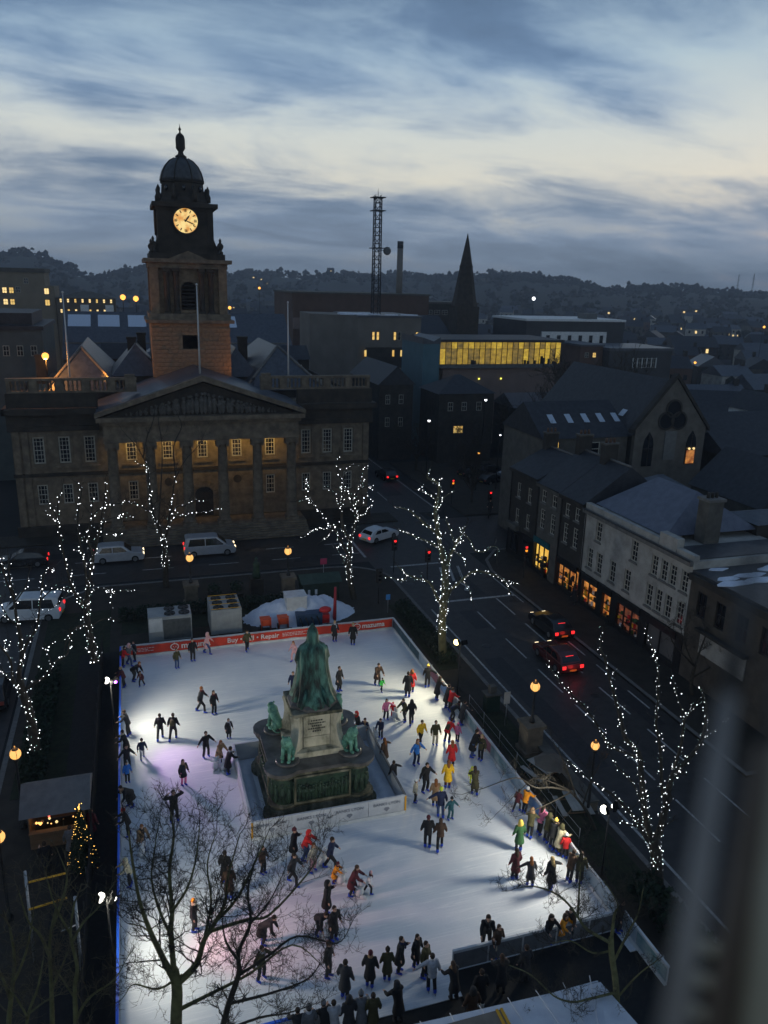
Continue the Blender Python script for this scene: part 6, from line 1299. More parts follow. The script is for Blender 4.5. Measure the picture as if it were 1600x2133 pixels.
for t in (64.4, 66.9): win(A, SX-.035, t, .6, 1.5, 2.0, 'W', 2, 1, fm=M_fascia)
B1 = row_house('teal_shop', 'grey stone house with teal fascia and bright yellow shop window', 58.9, 63.0, 8.7, [(t, .85, z, z+d) for t in (60.0, 61.9) for z, d in ((4.5, 1.9), (7.0, 1.2))], M_gstone, 8.2, ('gable', 3.0), mroof=M_slated)
shopfront(B1, 60.1, 62.9, M_shop1, M_teal, .6, 3.0, 3, True, 4); MB().box(SX-.02, SX+.28, 58.9, 60.05, .13, 3.0).build('door_bay', M_gstone, B1)
B2 = row_house('dark_shop', 'dark fronted house with warm lit shop beside the teal one', 55.0, 58.85, 8.7, [(t, .8, z, z+d) for t in (56.1, 57.7) for z, d in ((4.5, 1.8), (6.9, 1.2))], M_dstone, 8.2, ('gable', 3.0))
shopfront(B2, 55.3, 58.5, M_shop2, M_fascia, .5, 2.5, 3, True, 5)
cw = [(52.7, .8, 6.2, 7.9), (47.8, .8, 6.2, 7.9)]+[(t, .75, 6.0, 7.6) for t in (45.3, 44.2, 43.2, 41.95)]+[(t, .8, 3.6, 5.4) for t in (53.6, 52.2, 50.3, 48.3)]+[(t, .75, 3.5, 5.3) for t in (45.5, 44.4, 43.3, 42.0)]
C_ = row_house('white_building', 'long pale rendered building with blue slate hip roof in the shop row', 41.3, 54.9, 8.45, cw, M_rend, 9.0, ('none', 0), 3.05)
m = MB(); hip(m, SX+.7, SX+9, 45.4, 54.6, 8.9, 2.6, inset=2.2); m.build('roof', mat('blue slate', (.07, .08, .115), (.11, .122, .16), 1.8, .4, .2, bscale=7, spec=.6), C_)
MB().box(SX+.02, SX+.45, 45.2, 54.9, 8.47, 8.95).build('parapet', M_rend, C_); MB().box(SX+.02, SX+.6, 43.2, 45.15, 8.47, 9.45).build('parapet_block', M_rend, C_); MB().box(SX+.02, SX+.45, 41.3, 43.15, 8.47, 8.85).build('low_parapet', M_rend, C_)
ch = MB().box(SX+3.2, SX+4.5, 44.3, 45.4, 8.5, 11.6).build('chimney', M_gstone, C_); MB().box(SX+3.1, SX+4.6, 44.2, 45.5, 11.601, 11.8).build('chimney_cap', M_kerb, ch)
for k in range(3): MB().lathe([(.13, 11.8), (.11, 12.2)], SX+3.5+.35*k, 44.85, 8).build('chimney_pot', M_dstone, ch)
shopfront(C_, 52.0, 54.4, M_shop2, M_fascia, .5, 2.45, 2, True, 6); shopfront(C_, 50.0, 51.3, M_shop2, M_fascia, .5, 2.45, 1, True, 7); shopfront(C_, 46.2, 49.2, M_shop3, M_fascia, .5, 2.45, 3, True, 8); shopfront(C_, 42.0, 45.4, glow('unlit shop', (.004, .004, .004), .5), M_fascia, .5, 2.45, 2, False, 9)
for a, c in ((51.35, 51.95), (49.25, 49.95), (45.45, 46.15), (41.3, 41.95), (54.45, 54.9)): MB().box(SX-.05, SX+.28, a, c, .13, 3.05).build('shop_pier', M_fascia, C_)
# flat roof with snow behind the front
fr = thing('flat_roofed_shop', 'brown end shop with snowy flat roof and pale boarded front', 'building', (SX, 37, .13))
w = MB(); wn = [(t, .9, 4.9, 6.7) for t in (34.2, 36.2, 38.2, 40.0)]; wall_holes(w, -41.25, -31.0, .13, 7.7, SX, [(-(t+.45), -(t-.45), a, c) for t, _, a, c in wn], face='W'); w.box(SX+.3, SX+14, 31.0, 41.25, .13, 7.7); w.build('wall', mat('brown stone', (.055, .045, .035), (.09, .075, .058), 1.2, .9, .2), fr)
for t, ww, a, c in wn: win(fr, SX+.16, t, a, ww-.02, c-a, 'W', 2, 2, fm=M_fascia)
MB().box(SX-.3, SX-.003, 31, 41.25, 7.3, 7.75).build('cornice', M_dstone, fr); MB().box(SX-.1, SX-.02, 35.4, 39.6, 2.6, 4.2).build('pale_board', M_rend, fr); MB().box(SX-.5, SX-.12, 35.2, 39.8, 4.22, 4.4).build('canopy', M_dstone, fr)
MB().box(SX+.01, SX+14, 31.0, 41.3, 7.71, 7.9).build('roof', mat('roof felt', (.03, .032, .036), (.06, .064, .07), 2, .5), fr)
random.seed(51); s_ = MB()
for k in range(26):
    x, y, r_ = SX+rnd(1, 12), rnd(38.0, 41.0), rnd(.4, 1.0); s_.prism([(x+r_*rnd(.7, 1.2)*1.5*math.cos(R(a)), y+r_*rnd(.6, 1.1)*math.sin(R(a))*.6) for a in range(0, 360, 40)], 7.89, 7.93+.003*k)
s_.build('snow_patches', M_snow, fr, kind='stuff')
MB().box(SX+.05, SX+13.5, 41.32, 41.6, 7.6, 8.3).build('roof_upstand', M_slate, fr)
for i in range(16): MB().box(SX+1+.75*i, SX+1.08+.75*i, 41.62, 43.1, 8.30, 8.42).build('roof_rib', M_slated, C_)
MB().box(SX+.62, SX+13.5, 41.6, 44.2, 8.46, 8.52).build('flat_roof', mat('roof felt', (.03, .032, .036)), C_)
lan = thing('roof_lantern', 'low glazed roof lantern behind the pale building', 'roof lantern', (46.0, 47.0, 8.0)); MB().box(44.2, 48.2, 45.2, 48.6, 6.0, 9.3).build('curb', M_dstone, lan); m = MB(); hip(m, 44.0, 48.4, 45.0, 48.8, 9.31, .6); m.build('glazing', M_slate, lan)

# ------------------------------------------------------------------ generic block building
def block(name, label, x0, x1, y0, y1, h, roof=('flat', .3), mw=None, mr=None, wins=(), z0=0.0, cat='building', group=None, wface='S'):
    """wins: (x, z, w, h, lit) on the front; entries with a sixth item 'W' or 'E' sit on that side"""
    mw = mw or M_dstone; mr = mr or M_slated; b = thing(name, label, cat, ((x0+x1)/2, y0, z0), group=group); MB().box(x0, x1, y0, y1, z0, h).build('wall', mw, b); k, rs = roof; m = MB()
    if k == 'flat': m.box(x0-.25, x1+.25, y0-.25, y1+.25, h+.001, h+rs)
    elif k == 'gx': ym = (y0+y1)/2; m.add([(x0-.2, y0-.3, h-.1), (x1+.2, y0-.3, h-.1), (x1+.2, y1+.3, h-.1), (x0-.2, y1+.3, h-.1), (x0-.2, ym, h+rs), (x1+.2, ym, h+rs)], [(0, 1, 5, 4), (2, 3, 4, 5), (1, 2, 5), (3, 0, 4), (3, 2, 1, 0)])
    elif k == 'gy': xm = (x0+x1)/2; m.add([(x0-.3, y0-.2, h-.1), (x1+.3, y0-.2, h-.1), (x1+.3, y1+.2, h-.1), (x0-.3, y1+.2, h-.1), (xm, y0-.2, h+rs), (xm, y1+.2, h+rs)], [(0, 1, 4), (1, 2, 5, 4), (2, 3, 5), (3, 0, 4, 5), (3, 2, 1, 0)])
    elif k == 'hip': hip(m, x0-.3, x1+.3, y0-.3, y1+.3, h-.05, rs)
    m.build('roof', mr, b)
    for w_ in wins:
        x, z, ww, hh, lit = w_[:5]; f = w_[5] if len(w_) > 5 else 'S'
        pm = {0: M_glassd, 1: M_lit, 2: M_litw}[lit]; fm = M_wframe if lit == 0 else M_fascia
        px = (x, y0-.004) if f == 'S' else ((x0-.004, x) if f == 'W' else (x1+.004, x))
        win(b, px[0], px[1], z, ww, hh, f, 2 if ww > .6 else 1, 2, fm=fm, pm=pm, fw=.07)
    return b
# buildings behind the shop row
g = block('hip_roofed_house', 'low rendered house with pale hip roof behind the slate roofs', 43.2, 48.8, 57.0, 62.0, 8.2, ('hip', 1.6), M_gstone, M_slate, [(44.6, 6.2, .7, 1.1, 0), (47.0, 6.2, .7, 1.1, 0)])
block('stone_gable_house', 'tall grey stone house with bare gable end at the right edge', 50.0, 57.0, 51.0, 60.0, 8.6, ('gy', 3.4), M_gstone, M_slated, [(51.6, 8.0, .7, 1.3, 0)])
block('brick_workshop', 'dark low workshop behind the shop row at the right edge', 52.5, 62.0, 44.5, 50.5, 8.2, ('gx', 1.6), M_dstone, M_slated, [(54.0, 6.0, .8, 1.2, 0), (56.5, 6.0, .8, 1.2, 0)])
block('long_dark_shed', 'long dark roof right of the gothic gable', 59.0, 80.0, 66.0, 78.0, 9.6, ('gx', 3.6), M_dstone, M_slated)
block('white_gabled_house', 'small white painted house at the right edge below the far town', 76.0, 80.0, 78.6, 86.0, 11.5, ('gy', 2.2), M_white, M_slated, [(77.2, 9.2, .8, 1.2, 0), (78.8, 9.2, .8, 1.2, 0), (78.0, 11.3, .7, .9, 0)])
block('terrace_house', 'dark terrace behind the gothic hall', 62.0, 78.0, 88.0, 95.0, 8.5, ('gx', 2.8), M_gstone, M_slated, [(64+2.4*i, 5.6, .8, 1.2, 0) for i in range(6)])
# gothic hall with trefoil
go = thing('gothic_hall', 'gothic stone hall with steep gable and dark trefoil window', 'church hall', (53.2, 68, 0))
M_gable = mat('gable stone', (.095, .086, .072), (.15, .136, .115), .9, .9, .2)
m = MB(); m.prism([(48.9, 0), (57.5, 0), (57.5, 12.3), (53.2, 17.4), (48.9, 12.3)], 68, 68.5, axis='y'); m.build('gable_wall', M_gable, go); MB().box(48.95, 57.45, 68.5, 88, 0, 12.0).build('nave_wall', M_dstone, go)
m = MB(); m.add([(48.5, 68.1, 11.7), (53.2, 68.1, 17.2), (57.9, 68.1, 11.7), (48.5, 88.2, 11.7), (53.2, 88.2, 17.2), (57.9, 88.2, 11.7)], [(0, 1, 4, 3), (1, 2, 5, 4), (0, 2, 1), (3, 4, 5), (0, 3, 5, 2)]); m.build('roof', M_slated, go)
for s_ in (-1, 1):
    pl = [(53.2+s_*4.75, 11.9), (53.2+s_*4.75, 12.3), (53.2, 17.95), (53.2, 17.5)]; MB().prism(pl if s_ > 0 else pl[::-1], 67.85, 68.6, axis='y').build('coping', M_dstone, go)
for dx, dz in ((0, 1.05), (-.78, -.2), (.78, -.2)):
    tr_ = MB().lathe([(.80, 0), (.80, .06)], n=20).xf(Matrix.Translation((53.2+dx, 67.99, 13.3+dz)) @ Matrix.Rotation(math.pi/2, 4, 'X')).build('trefoil_light', M_glassd, go)
rg = MB()
for dx, dz in ((0, 1.05), (-.78, -.2), (.78, -.2)):
    for i in range(18):
        a, c_ = 2*math.pi*i/18, 2*math.pi*(i+1)/18; pp = [(53.2+dx+r_*math.cos(q), 13.3+dz+r_*math.sin(q)) for r_, q in ((.80, a), (.98, a), (.98, c_), (.80, c_))]
        rg.prism(pp, 67.86, 67.985, axis='y')
rg.build('trefoil_moulding', M_dstone, go)
def lancet(x, z0, w, h, y, pm):
    p = [(x-w/2, z0), (x+w/2, z0), (x+w/2, z0+h*.62), (x+w*.38, z0+h*.8), (x, z0+h), (x-w*.38, z0+h*.8), (x-w/2, z0+h*.62)]; o = MB().prism(p, y-.05, y-.003, axis='y').build('lancet_window', pm, go)
    f = MB().box(x-.04, x+.04, y-.09, y-.052, z0, z0+h*.9); f.box(x-w/2, x+w/2, y-.085, y-.053, z0+h*.5, z0+h*.5+.07); f.build('tracery', M_dstone, o)
lancet(50.6, 8.4, 1.25, 3.6, 68, M_glassd); lancet(55.9, 8.4, 1.25, 3.6, 68, M_glassd)
MB().box(55.4, 56.4, 67.86, 67.9, 8.5, 9.9).build('lit_pane', M_shop2, go)
for s_ in (-1, 1): MB().ball((55.9+s_*.28, 67.8, 10.1), .13, 8).build('wall_lamp', M_litw, go)
MB().box(52.5, 53.9, 67.88, 67.99, 9.0, 12.0).build('niche_panel', mat('pale niche', (.12, .12, .115), (.16, .16, .15), 2, .8), go)
sw = block('skylight_house', 'low hall with long slate roof and small skylights beside the gothic gable', 38.8, 48.6, 68.8, 77.5, 11.6, ('gx', 3.0), M_gstone, M_slated, [(39.9, 9.4, 1.5, 1.8, 1), (44.0, 9.6, 2.6, 1.4, 0)])
M_sky = mat('skylight glass', (.45, .52, .6), None, rough=.08, spec=.8)  # glass coloured pale to carry the sky's reflection
for i, x in enumerate((40.4, 42.4, 44.3, 46.1, 47.9)): MB().quad((x, 70.3, 12.78), (x+.65, 70.3, 12.78), (x+.65, 71.4, 13.51), (x, 71.4, 13.51)).build('skylight', M_sky, sw)
for x, y, z in ((49.6, 71.5, 13.1), (49.3, 75.5, 12.8)): MB().quad((x, y, z), (x+.55, y, z+.64), (x+.55, y+.9, z+.64), (x, y+.9, z)).build('skylight', M_sky, go)

# ------------------------------------------------------------------ middle distance
M_brick = mat('brown brick', (.085, .052, .038), (.115, .072, .054), .5, .9); M_conc = mat('pale concrete', (.14, .125, .105), (.18, .162, .14), .4, .85); M_tan = mat('tan render', (.18, .15, .11), (.22, .185, .135), .4, .85); M_pink = mat('pinkish wall', (.17, .125, .11), (.21, .155, .135), .4, .85)
ap = block('apartment_block', 'tan apartment block with oversailing roof at the left edge', -30, -17.2, 200, 214, 26.3, ('flat', .9), M_tan, M_gstone, [(x, z, 1.0, 1.3, l) for x, z, l in ((-25.6, 21.7, 2), (-24.2, 21.7, 1), (-25.6, 19.2, 2), (-24.2, 19.2, 1), (-22.8, 21.9, 0), (-21.0, 23.8, 0), (-28, 21.7, 1), (-28, 19.2, 0))])
MB().box(-17.19, -15.2, 200, 214, 0, 23.4).build('side_wing', M_tan, ap)
for z in (21.6, 19.1): win(ap, -16.9, 199.99, z, 1.1, 1.4, 'S', 2, 1, fm=M_fascia, pm=M_litw if z > 20 else M_lit)
tr_ = block('flat_terrace', 'low terrace of lit flats with pale roof at the left', -15.0, -2.2, 199, 210, 21.0, ('hip', 1.4), mat('brown render', (.10, .085, .065), (.13, .11, .085), .5, .9), M_gstone, [(-14+1.55*i, z, .55, .9, 2 if (i*7+int(z)) % 3 else 1) for i in range(8) for z in (19.9, 17.6)])
for x in (-9.0, -3.6): MB().box(x-.9, x+.9, 198.6, 198.98, 16.5, 19.5).build('pale_panel', M_white, tr_)
lb = block('market_hall', 'dark green-grey hall with four round-headed windows at the left edge', -20, -10.3, 110, 128, 19.2, ('flat', .5), mat('green grey render', (.06, .075, .075), (.09, .105, .105), .6, .8), M_slated, [(-16.2+1.6*i, 16.0, .75, 1.3, 0) for i in range(4)])
MB().box(-19, -11.5, 112, 126, 19.71, 21.2).build('upper_storey', M_slated, lb)
ls = block('long_slate_hall', 'long slate-roofed hall behind the tower with bright roof glazing', -9.4, 26.0, 130, 150, 13.8, ('gx', 6.6), M_gstone, M_slate)
for a, c in ((-8.9, -5.5), (-4.4, -1.1), (0.2, 3.0), (14.8, 17.6)): MB().quad((a, 136.6, 18.22), (c, 136.6, 18.22), (c, 139.2, 19.92), (a, 139.2, 19.92)).build('roof_glazing', mat('roof light glass', (.55, .62, .72), None, rough=.1, spec=.8), ls)  # pale base colour stands for the sky mirrored in these panes
MB().box(-9.4, 26.0, 132.9, 133.1, 15.75, 16.0).build('snow_guard', M_kerb, ls)
for i, (x, y, h) in enumerate(((-1.0, 118, 18.0), (21.5, 118, 17.2), (24.0, 121, 17.5))): block('rear_chimney_house', ['small house with chimney behind the hall, left of the tower', 'small house behind the hall right wing', 'second small house behind the hall right wing'][i], x-2.5, x+2.5, y, y+6, h-3, ('gx', 1.8), M_dstone, M_slated, [(x-1, h-5, .7, 1.1, 0), (x+1, h-5, .7, 1.1, 0)])
po = block('police_station', 'angular concrete block with snow on its flat roof and lit slit windows', 42.4, 55.4, 150, 168, 19.6, ('flat', .35), M_conc, M_slate, [(45.6, 15.3, .6, 1.6, 1), (46.5, 15.3, .6, 1.6, 1), (50.0, 15.3, .6, 1.6, 1), (50.9, 15.3, .6, 1.6, 0), (54.6, 15.3, .6, 1.6, 1)])
MB().prism([(42.39, 150.1), (42.39, 168), (35.2, 170), (35.2, 160)], 0, 19.8).build('angled_wing', M_conc, po); MB().box(44.0, 55, 149.5, 149.99, 10.0, 13.9).build('shade_slab', M_dstone, po)  # dark slab on the front stands in for a storey set back in shade
for x in (43.9, 49.6, 51.3): MB().box(x-.2, x+.2, 149.44, 149.49, 12.2, 13.4).build('lit_slit', M_lit, po)
random.seed(8); s_ = MB()
for k in range(9): x, y = rnd(40.5, 54), rnd(152, 158); r_ = rnd(.8, 1.6); s_.prism([(x+r_*1.4*math.cos(R(a)), y+r_*math.sin(R(a))) for a in range(0, 360, 45)], 19.9, 20.05+.02*k)
s_.build('roof_snow', M_snow, po, kind='stuff')
ma = thing('radio_mast', 'tall lattice radio mast above the concrete block', 'mast', (47.8, 156, 19.9))
for k in range(4):
    a = R(45+90*k); MB().tube([(1.0*math.cos(a), 1.0*math.sin(a), 0), (.85*math.cos(a), .85*math.sin(a), 22.0)], .13, 5).build('leg', M_metald, ma, world=False)
for j in range(15):
    z = 1.5*j; br2 = MB(); r_ = 1.0-.15*z/22
    for k in range(4):
        a, c_ = R(45+90*k), R(135+90*k); br2.tube([(r_*math.cos(a), r_*math.sin(a), z), (r_*math.cos(c_), r_*math.sin(c_), z+1.45)], .06, 4); br2.tube([(r_*math.cos(a), r_*math.sin(a), z), (r_*math.cos(c_), r_*math.sin(c_), z)], .06, 4)
    br2.build('lattice_bay', M_metald, ma, world=False)
for z in (12.6, 19.5, 21.9): MB().box(-1.25, 1.25, -1.25, 1.25, z, z+.14).build('platform', M_metald, ma, world=False)
MB().lathe([(.75, 0), (.8, .25), (.5, .45)], n=14).xf(Matrix.Translation((1.9, -.4, 12.2)) @ Matrix.Rotation(math.pi/2, 4, 'X')).build('dish', M_greyd, ma, world=False); MB().tube([(0, 0, 12.3), (1.9, -.3, 12.3)], .06, 5).build('dish_arm', M_metald, ma, world=False)
MB().tube([(0, 0, 22), (0, 0, 23.6)], [.08, .02], 5).build('aerial', M_metald, ma, world=False)
th = block('brown_theatre', 'large windowless brown brick block behind the concrete one', 37.7, 72.0, 190, 215, 23.2, ('flat', .4), M_brick, M_gstone); MB().box(37.7, 52, 189.4, 189.99, 15, 17.6).build('lower_band', M_pink, th)
cy = thing('flue_chimney', 'slim pale flue chimney right of the radio mast', 'chimney', (66.8, 198, 20)); MB().tube([(0, 0, 0), (0, 0, 14.5)], [.85, .75], 12).build('shaft', M_conc, cy, world=False); MB().tube([(0, 0, 14.5), (0, 0, 16.2)], .78, 12).build('dark_top', M_metald, cy, world=False)
sp2 = thing('church_spire', 'dark pointed church spire on the horizon', 'church', (73.0, 170, 0)); MB().box(70.4, 75.6, 167.4, 172.6, 0, 21.5).build('tower', M_stoned, sp2)
MB().lathe([(3.0, 21.5), (2.55, 23.2), (1.45, 29.8), (1.52, 30.0), (1.3, 30.6), (.5, 34.8), (.05, 37.0)], 73.0, 170, 8, a0=R(22.5), smooth=False).build('spire', M_stoned, sp2); MB().box(60, 70.39, 168, 190, 0, 14.0).build('nave', M_stoned, sp2)
m = MB(); m.add([(59.8, 167.8, 13.9), (70.4, 167.8, 13.9), (70.4, 190, 13.9), (59.8, 190, 13.9), (59.8, 179, 19), (70.4, 179, 19)], [(0, 1, 5, 4), (2, 3, 4, 5), (3, 0, 4)]); m.build('nave_roof', M_slated, sp2)
# lit glass building: every pane is a piece
gb = thing('lit_glass_building', 'modern building with a long glowing yellow glass front', 'building', (58, 120, 0))
MB().box(47.6, 69.6, 121.2, 132, 0, 17.2).build('core', M_conc, gb); MB().box(47.3, 70.0, 119.6, 132.4, 17.21, 17.6).build('roof', M_slated, gb); MB().box(47.6, 69.6, 119.8, 121.19, 13.0, 13.6).build('floor_slab', M_greyd, gb); MB().box(48.5, 69.6, 120.4, 121.19, 6, 12.99).build('lower_wall', M_pink, gb)
te = MB().box(44.7, 47.55, 119.6, 130, 0, 16.9).build('teal_end', mat('teal cladding', (.05, .12, .15), (.065, .145, .18), .6, .6), gb); m = MB(); m.prism([(44.6, 16.91), (47.59, 16.91), (47.59, 18.0), (46.4, 17.3), (44.6, 17.9)], 119.5, 130, axis='y'); m.build('folded_roof', M_slate, gb)
GL = [glow('glazed interior %d' % i, c, s, 'NONE', c2, 1.3, (.35, .65), (1, 1, 1.6)) for i, (c, s, c2) in enumerate((((.95, .66, .06), .62, (.55, .33, .02)), ((.85, .56, .05), .48, (.42, .25, .02)), ((.70, .45, .06), .36, (.22, .15, .03))))]
random.seed(14)
for i in range(22):
    x = 47.7+.995*i
    for z0_, z1_ in ((13.65, 16.1), (16.14, 17.15)): MB().quad((x+.03, 120.0, z0_), (x+.965, 120.0, z0_), (x+.965, 120.0, z1_), (x+.03, 120.0, z1_)).build('pane', random.choice(GL), gb)
    MB().box(x-.03, x+.03, 119.85, 120.05, 13.6, 17.2).build('mullion', M_metald, gb)
MB().box(47.7, 69.6, 119.88, 119.98, 16.09, 16.15).build('transom', M_metald, gb)
random.seed(15)
for i in range(11): x = rnd(48.5, 69); MB().box(x-.22, x+.22, 119.9, 119.97, 13.62, 13.62+rnd(.4, 1.3)).build('interior_shape', M_metald, gb)
for x in (53.0, 57.0): MB().ball((x+2, 120.3, 11.2), .14, 8).build('wall_light', glow('green yellow light', (.8, .8, .1), 2.5), gb)
hs = block('hip_house', 'dark hip-roofed house with one yellow lit window below the glass building', 43.2, 52.0, 108, 116, 10.6, ('hip', 2.4), M_dstone, M_slated, [(45.0, 8.0, .8, 1.3, 0), (47.2, 8.0, .8, 1.3, 0), (49.6, 8.0, .8, 1.3, 0), (46.4, 4.6, 1.6, 1.2, 1)])
block('dark_side_house', 'tall dark house on the far side of the street beside the hall', 35.2, 40.5, 112, 128, 11.6, ('gy', 2.6), M_dstone, M_slated, [(36.5, 8.6, .7, 1.4, 0), (38.6, 8.6, .7, 1.4, 0), (36.5, 5.2, .7, 1.4, 0), (38.6, 5.2, .7, 1.4, 0)])
block('slate_workshop', 'low workshop with snowy roof right of the pink wall', 56.5, 64.0, 110, 117, 8.0, ('gx', 1.8), M_dstone, M_slate, [(58.5, 5.5, .8, 1.1, 0), (61.0, 5.5, .8, 1.1, 0)])
wf = block('white_flat_building', 'flat-roofed building with white lower storey and pale roof edge', 89.0, 115.5, 170, 188, 18.4, ('flat', .5), mat('dark cladding', (.03, .032, .036), (.045, .047, .05), .5, .6), M_white, [])
MB().box(93.0, 110.5, 169.5, 169.99, 11.5, 16.0).build('white_storey', M_white, wf)
for i in range(6): win(wf, 94.6+2.9*i, 169.48, 13.2, .9, 2.0, 'S', 1, 2, fm=M_fascia)
MB().box(106, 109, 172, 176, 18.95, 20.2).build('roof_plant', M_greyd, wf)
cs = block('dark_curved_school', 'dark low building with white window frames right of the white one', 99.0, 115.0, 150, 164, 13.2, ('flat', .6), mat('dark cladding', (.03, .032, .036)), M_slate, [(105.6+1.2*i, 9.6, 1.0, 2.0, 0) for i in range(5)])
for i in range(6): MB().box(105.0+1.2*i-.06, 105.0+1.2*i+.06, 149.8, 149.93, 9.5, 11.7).build('white_fin', M_white, cs)
block('low_office', 'low brick office left of the dark school with one lit window', 93.0, 98.6, 152, 164, 14.0, ('flat', .4), M_brick, M_slate, [(96.5, 11.6, .9, 1.1, 1), (94.6, 11.6, .9, 1.1, 0)])
block('long_roof_range', 'long low range with pale roof behind the spire', 76.5, 92.0, 205, 220, 21.0, ('flat', .5), M_dstone, M_gstone, [(78+2.2*i, 18.2, 1.6, 1.2, 0) for i in range(6)])

# ------------------------------------------------------------------ town houses far off
HM = []
def pix(p):
    w = Vector(p)-Vector((0, 0, CAMH)); d = w.dot(c_fwd); return CX+FPX*w.dot(c_right)/d, CY-FPX*w.dot(c_up)/d
def town_label(k, x, y, rad):
    px = pix((x, y, 4))[0]; kind = ('grey stone cottage', 'dark stone terrace house', 'brown brick house', 'long dark stone terrace', 'pale rendered house')[k]
    where = 'at the left edge' if px < 140 else 'left of the clock tower' if px < 300 else 'right of the clock tower' if px < 620 else 'around the radio mast' if px < 880 else 'around the church spire' if px < 1080 else 'behind the gothic hall' if px < 1330 else 'at the right edge'
    return '%s with slate roof %s, %s' % (kind, where, 'nearest rows' if rad < 230 else 'middle rows' if rad < 430 else 'farthest rows')
random.seed(61)
for k, (w_, d_, h_, r_, mw_) in enumerate(((9, 8, 5.6, 2.8, M_gstone), (14, 8, 6.0, 3.0, M_dstone), (7, 9, 6.5, 2.6, M_brick), (18, 9, 5.6, 3.2, M_dstone), (10, 8, 5.8, 2.6, M_rend))):
    wl = MB().box(-w_/2, w_/2, 0, d_, -2, h_).mesh('wall', mw_); m = MB(); m.add([(-w_/2-.2, -.3, h_-.1), (w_/2+.2, -.3, h_-.1), (w_/2+.2, d_+.3, h_-.1), (-w_/2-.2, d_+.3, h_-.1), (-w_/2-.2, d_/2, h_+r_), (w_/2+.2, d_/2, h_+r_)], [(0, 1, 5, 4), (2, 3, 4, 5), (1, 2, 5), (3, 0, 4), (3, 2, 1, 0)])
    rf = m.mesh('roof', [M_slated, M_slate, M_slated, M_slated, M_slate][k]); ch_ = MB().box(-.5, .5, -.35, .35, 0, 2.2).mesh('chimney', M_dstone); HM.append((w_, d_, h_, r_, wl, rf, ch_))
wm0 = MB().box(-.5, .5, -.06, -.004, 0, 1.3).mesh('window', M_glassd); wm1 = MB().box(-.5, .5, -.06, -.004, 0, 1.3).mesh('window', M_litw)
occ = [(-32, -14, 195, 220), (-16, -1, 195, 215), (-12, 30, 126, 155), (33, 60, 145, 175), (35, 76, 186, 220), (58, 78, 163, 195), (42, 74, 100, 136), (86, 120, 145, 195), (75, 95, 200, 225), (20, 36, 80, 300)]
cnt = 0; random.seed(62)
TOWN = 'dark slate-roofed houses of the far town'
for rad in (150, 172, 196, 222, 250, 280, 312, 346, 384, 426, 470, 520, 575, 640, 720, 810):
    az = -13.0
    while az < 48:
        k = random.choice((0, 0, 1, 2, 3, 4)); w_, d_, h_, r_, wl, rf, ch_ = HM[k]; az += math.degrees((w_+rnd(1.5, 5 + rad*.02))/rad)
        rr = rad+rnd(-8, 8); x, y = rr*math.sin(R(az)), rr*math.cos(R(az))
        if any(a-w_/2-2 < x < b+w_/2+2 and c-10 < y < d+3 for a, b, c, d in occ): continue
        if rad > 400 and random.random() < .35: continue
        if cnt >= 280: continue
        cnt += 1; rz = R(-18+rnd(-25, 25)+(90 if random.random() < .2 else 0)); t = thing('house', town_label(k, x, y, rad), 'house', (x, y, 0), rz, TOWN); t.scale = (1, 1, rnd(.9, 1.15))
        obj('wall', wl, t); ro = obj('roof', rf, t); obj('chimney', ch_, ro, loc=(w_*.42, d_/2, h_+r_-1.0))
        n = int(w_/3)
        for i in range(n):
            for z in (1.0, 3.6):
                if rad < 650: obj('window', wm1 if random.random() < (.06 if rad < 300 else .13) else wm0, t, loc=(-w_/2+w_*(i+.5)/n, 0, z))
# ------------------------------------------------------------------ hills and woods
sky_px = [(-300, 530), (0, 520), (60, 515), (150, 545), (200, 560), (230, 552), (300, 545), (460, 560), (520, 548), (560, 555), (640, 560), (720, 549), (780, 560), (850, 556), (900, 565), (960, 560), (1020, 552), (1080, 556), (1150, 568), (1200, 571), (1260, 588), (1320, 579), (1400, 583), (1500, 593), (1600, 593), (1900, 600)]
ridge = []
for x, y in sky_px:
    p = onD(x, y+24, 1300); ridge.append((math.atan2(p.x, p.y), p.z))
def ridge_z(a):
    for (a0, z0), (a1, z1) in zip(ridge[:-1], ridge[1:]):
        if a0 <= a <= a1: return z0+(z1-z0)*(a-a0)/(a1-a0)
    return ridge[0][1] if a < ridge[0][0] else ridge[-1][1]
def hill_z(a, r):
    R_ = 1300+60*math.sin(a*9); zr = ridge_z(a); t = min(1, max(0, (r-620)/(R_-620))); s = t*t*(3-2*t); z = -.5+(zr+.5)*s
    if r > R_: z -= (r-R_)*.12
    return z+2.2*math.sin(a*40+r*.01)*s
hl = MB(); rs_ = [600, 700, 800, 900, 1000, 1100, 1170, 1220, 1250, 1280, 1300, 1320, 1340, 1370, 1420, 1600]; NA = 260; az0, az1 = R(-30), R(66)
for i in range(NA+1):
    a = az0+(az1-az0)*i/NA
    for r in rs_: hl.v.append((r*math.sin(a), r*math.cos(a), hill_z(a, r)))
n = len(rs_)
for i in range(NA):
    for j in range(n-1): hl.f.append((i*n+j, i*n+j+1, (i+1)*n+j+1, (i+1)*n+j)[::-1]); hl.m.append(0); hl.s.append(True)
hl.build('hills', mat('winter fields', (.010, .012, .009), (.020, .023, .016), .006, .95), kind='structure')
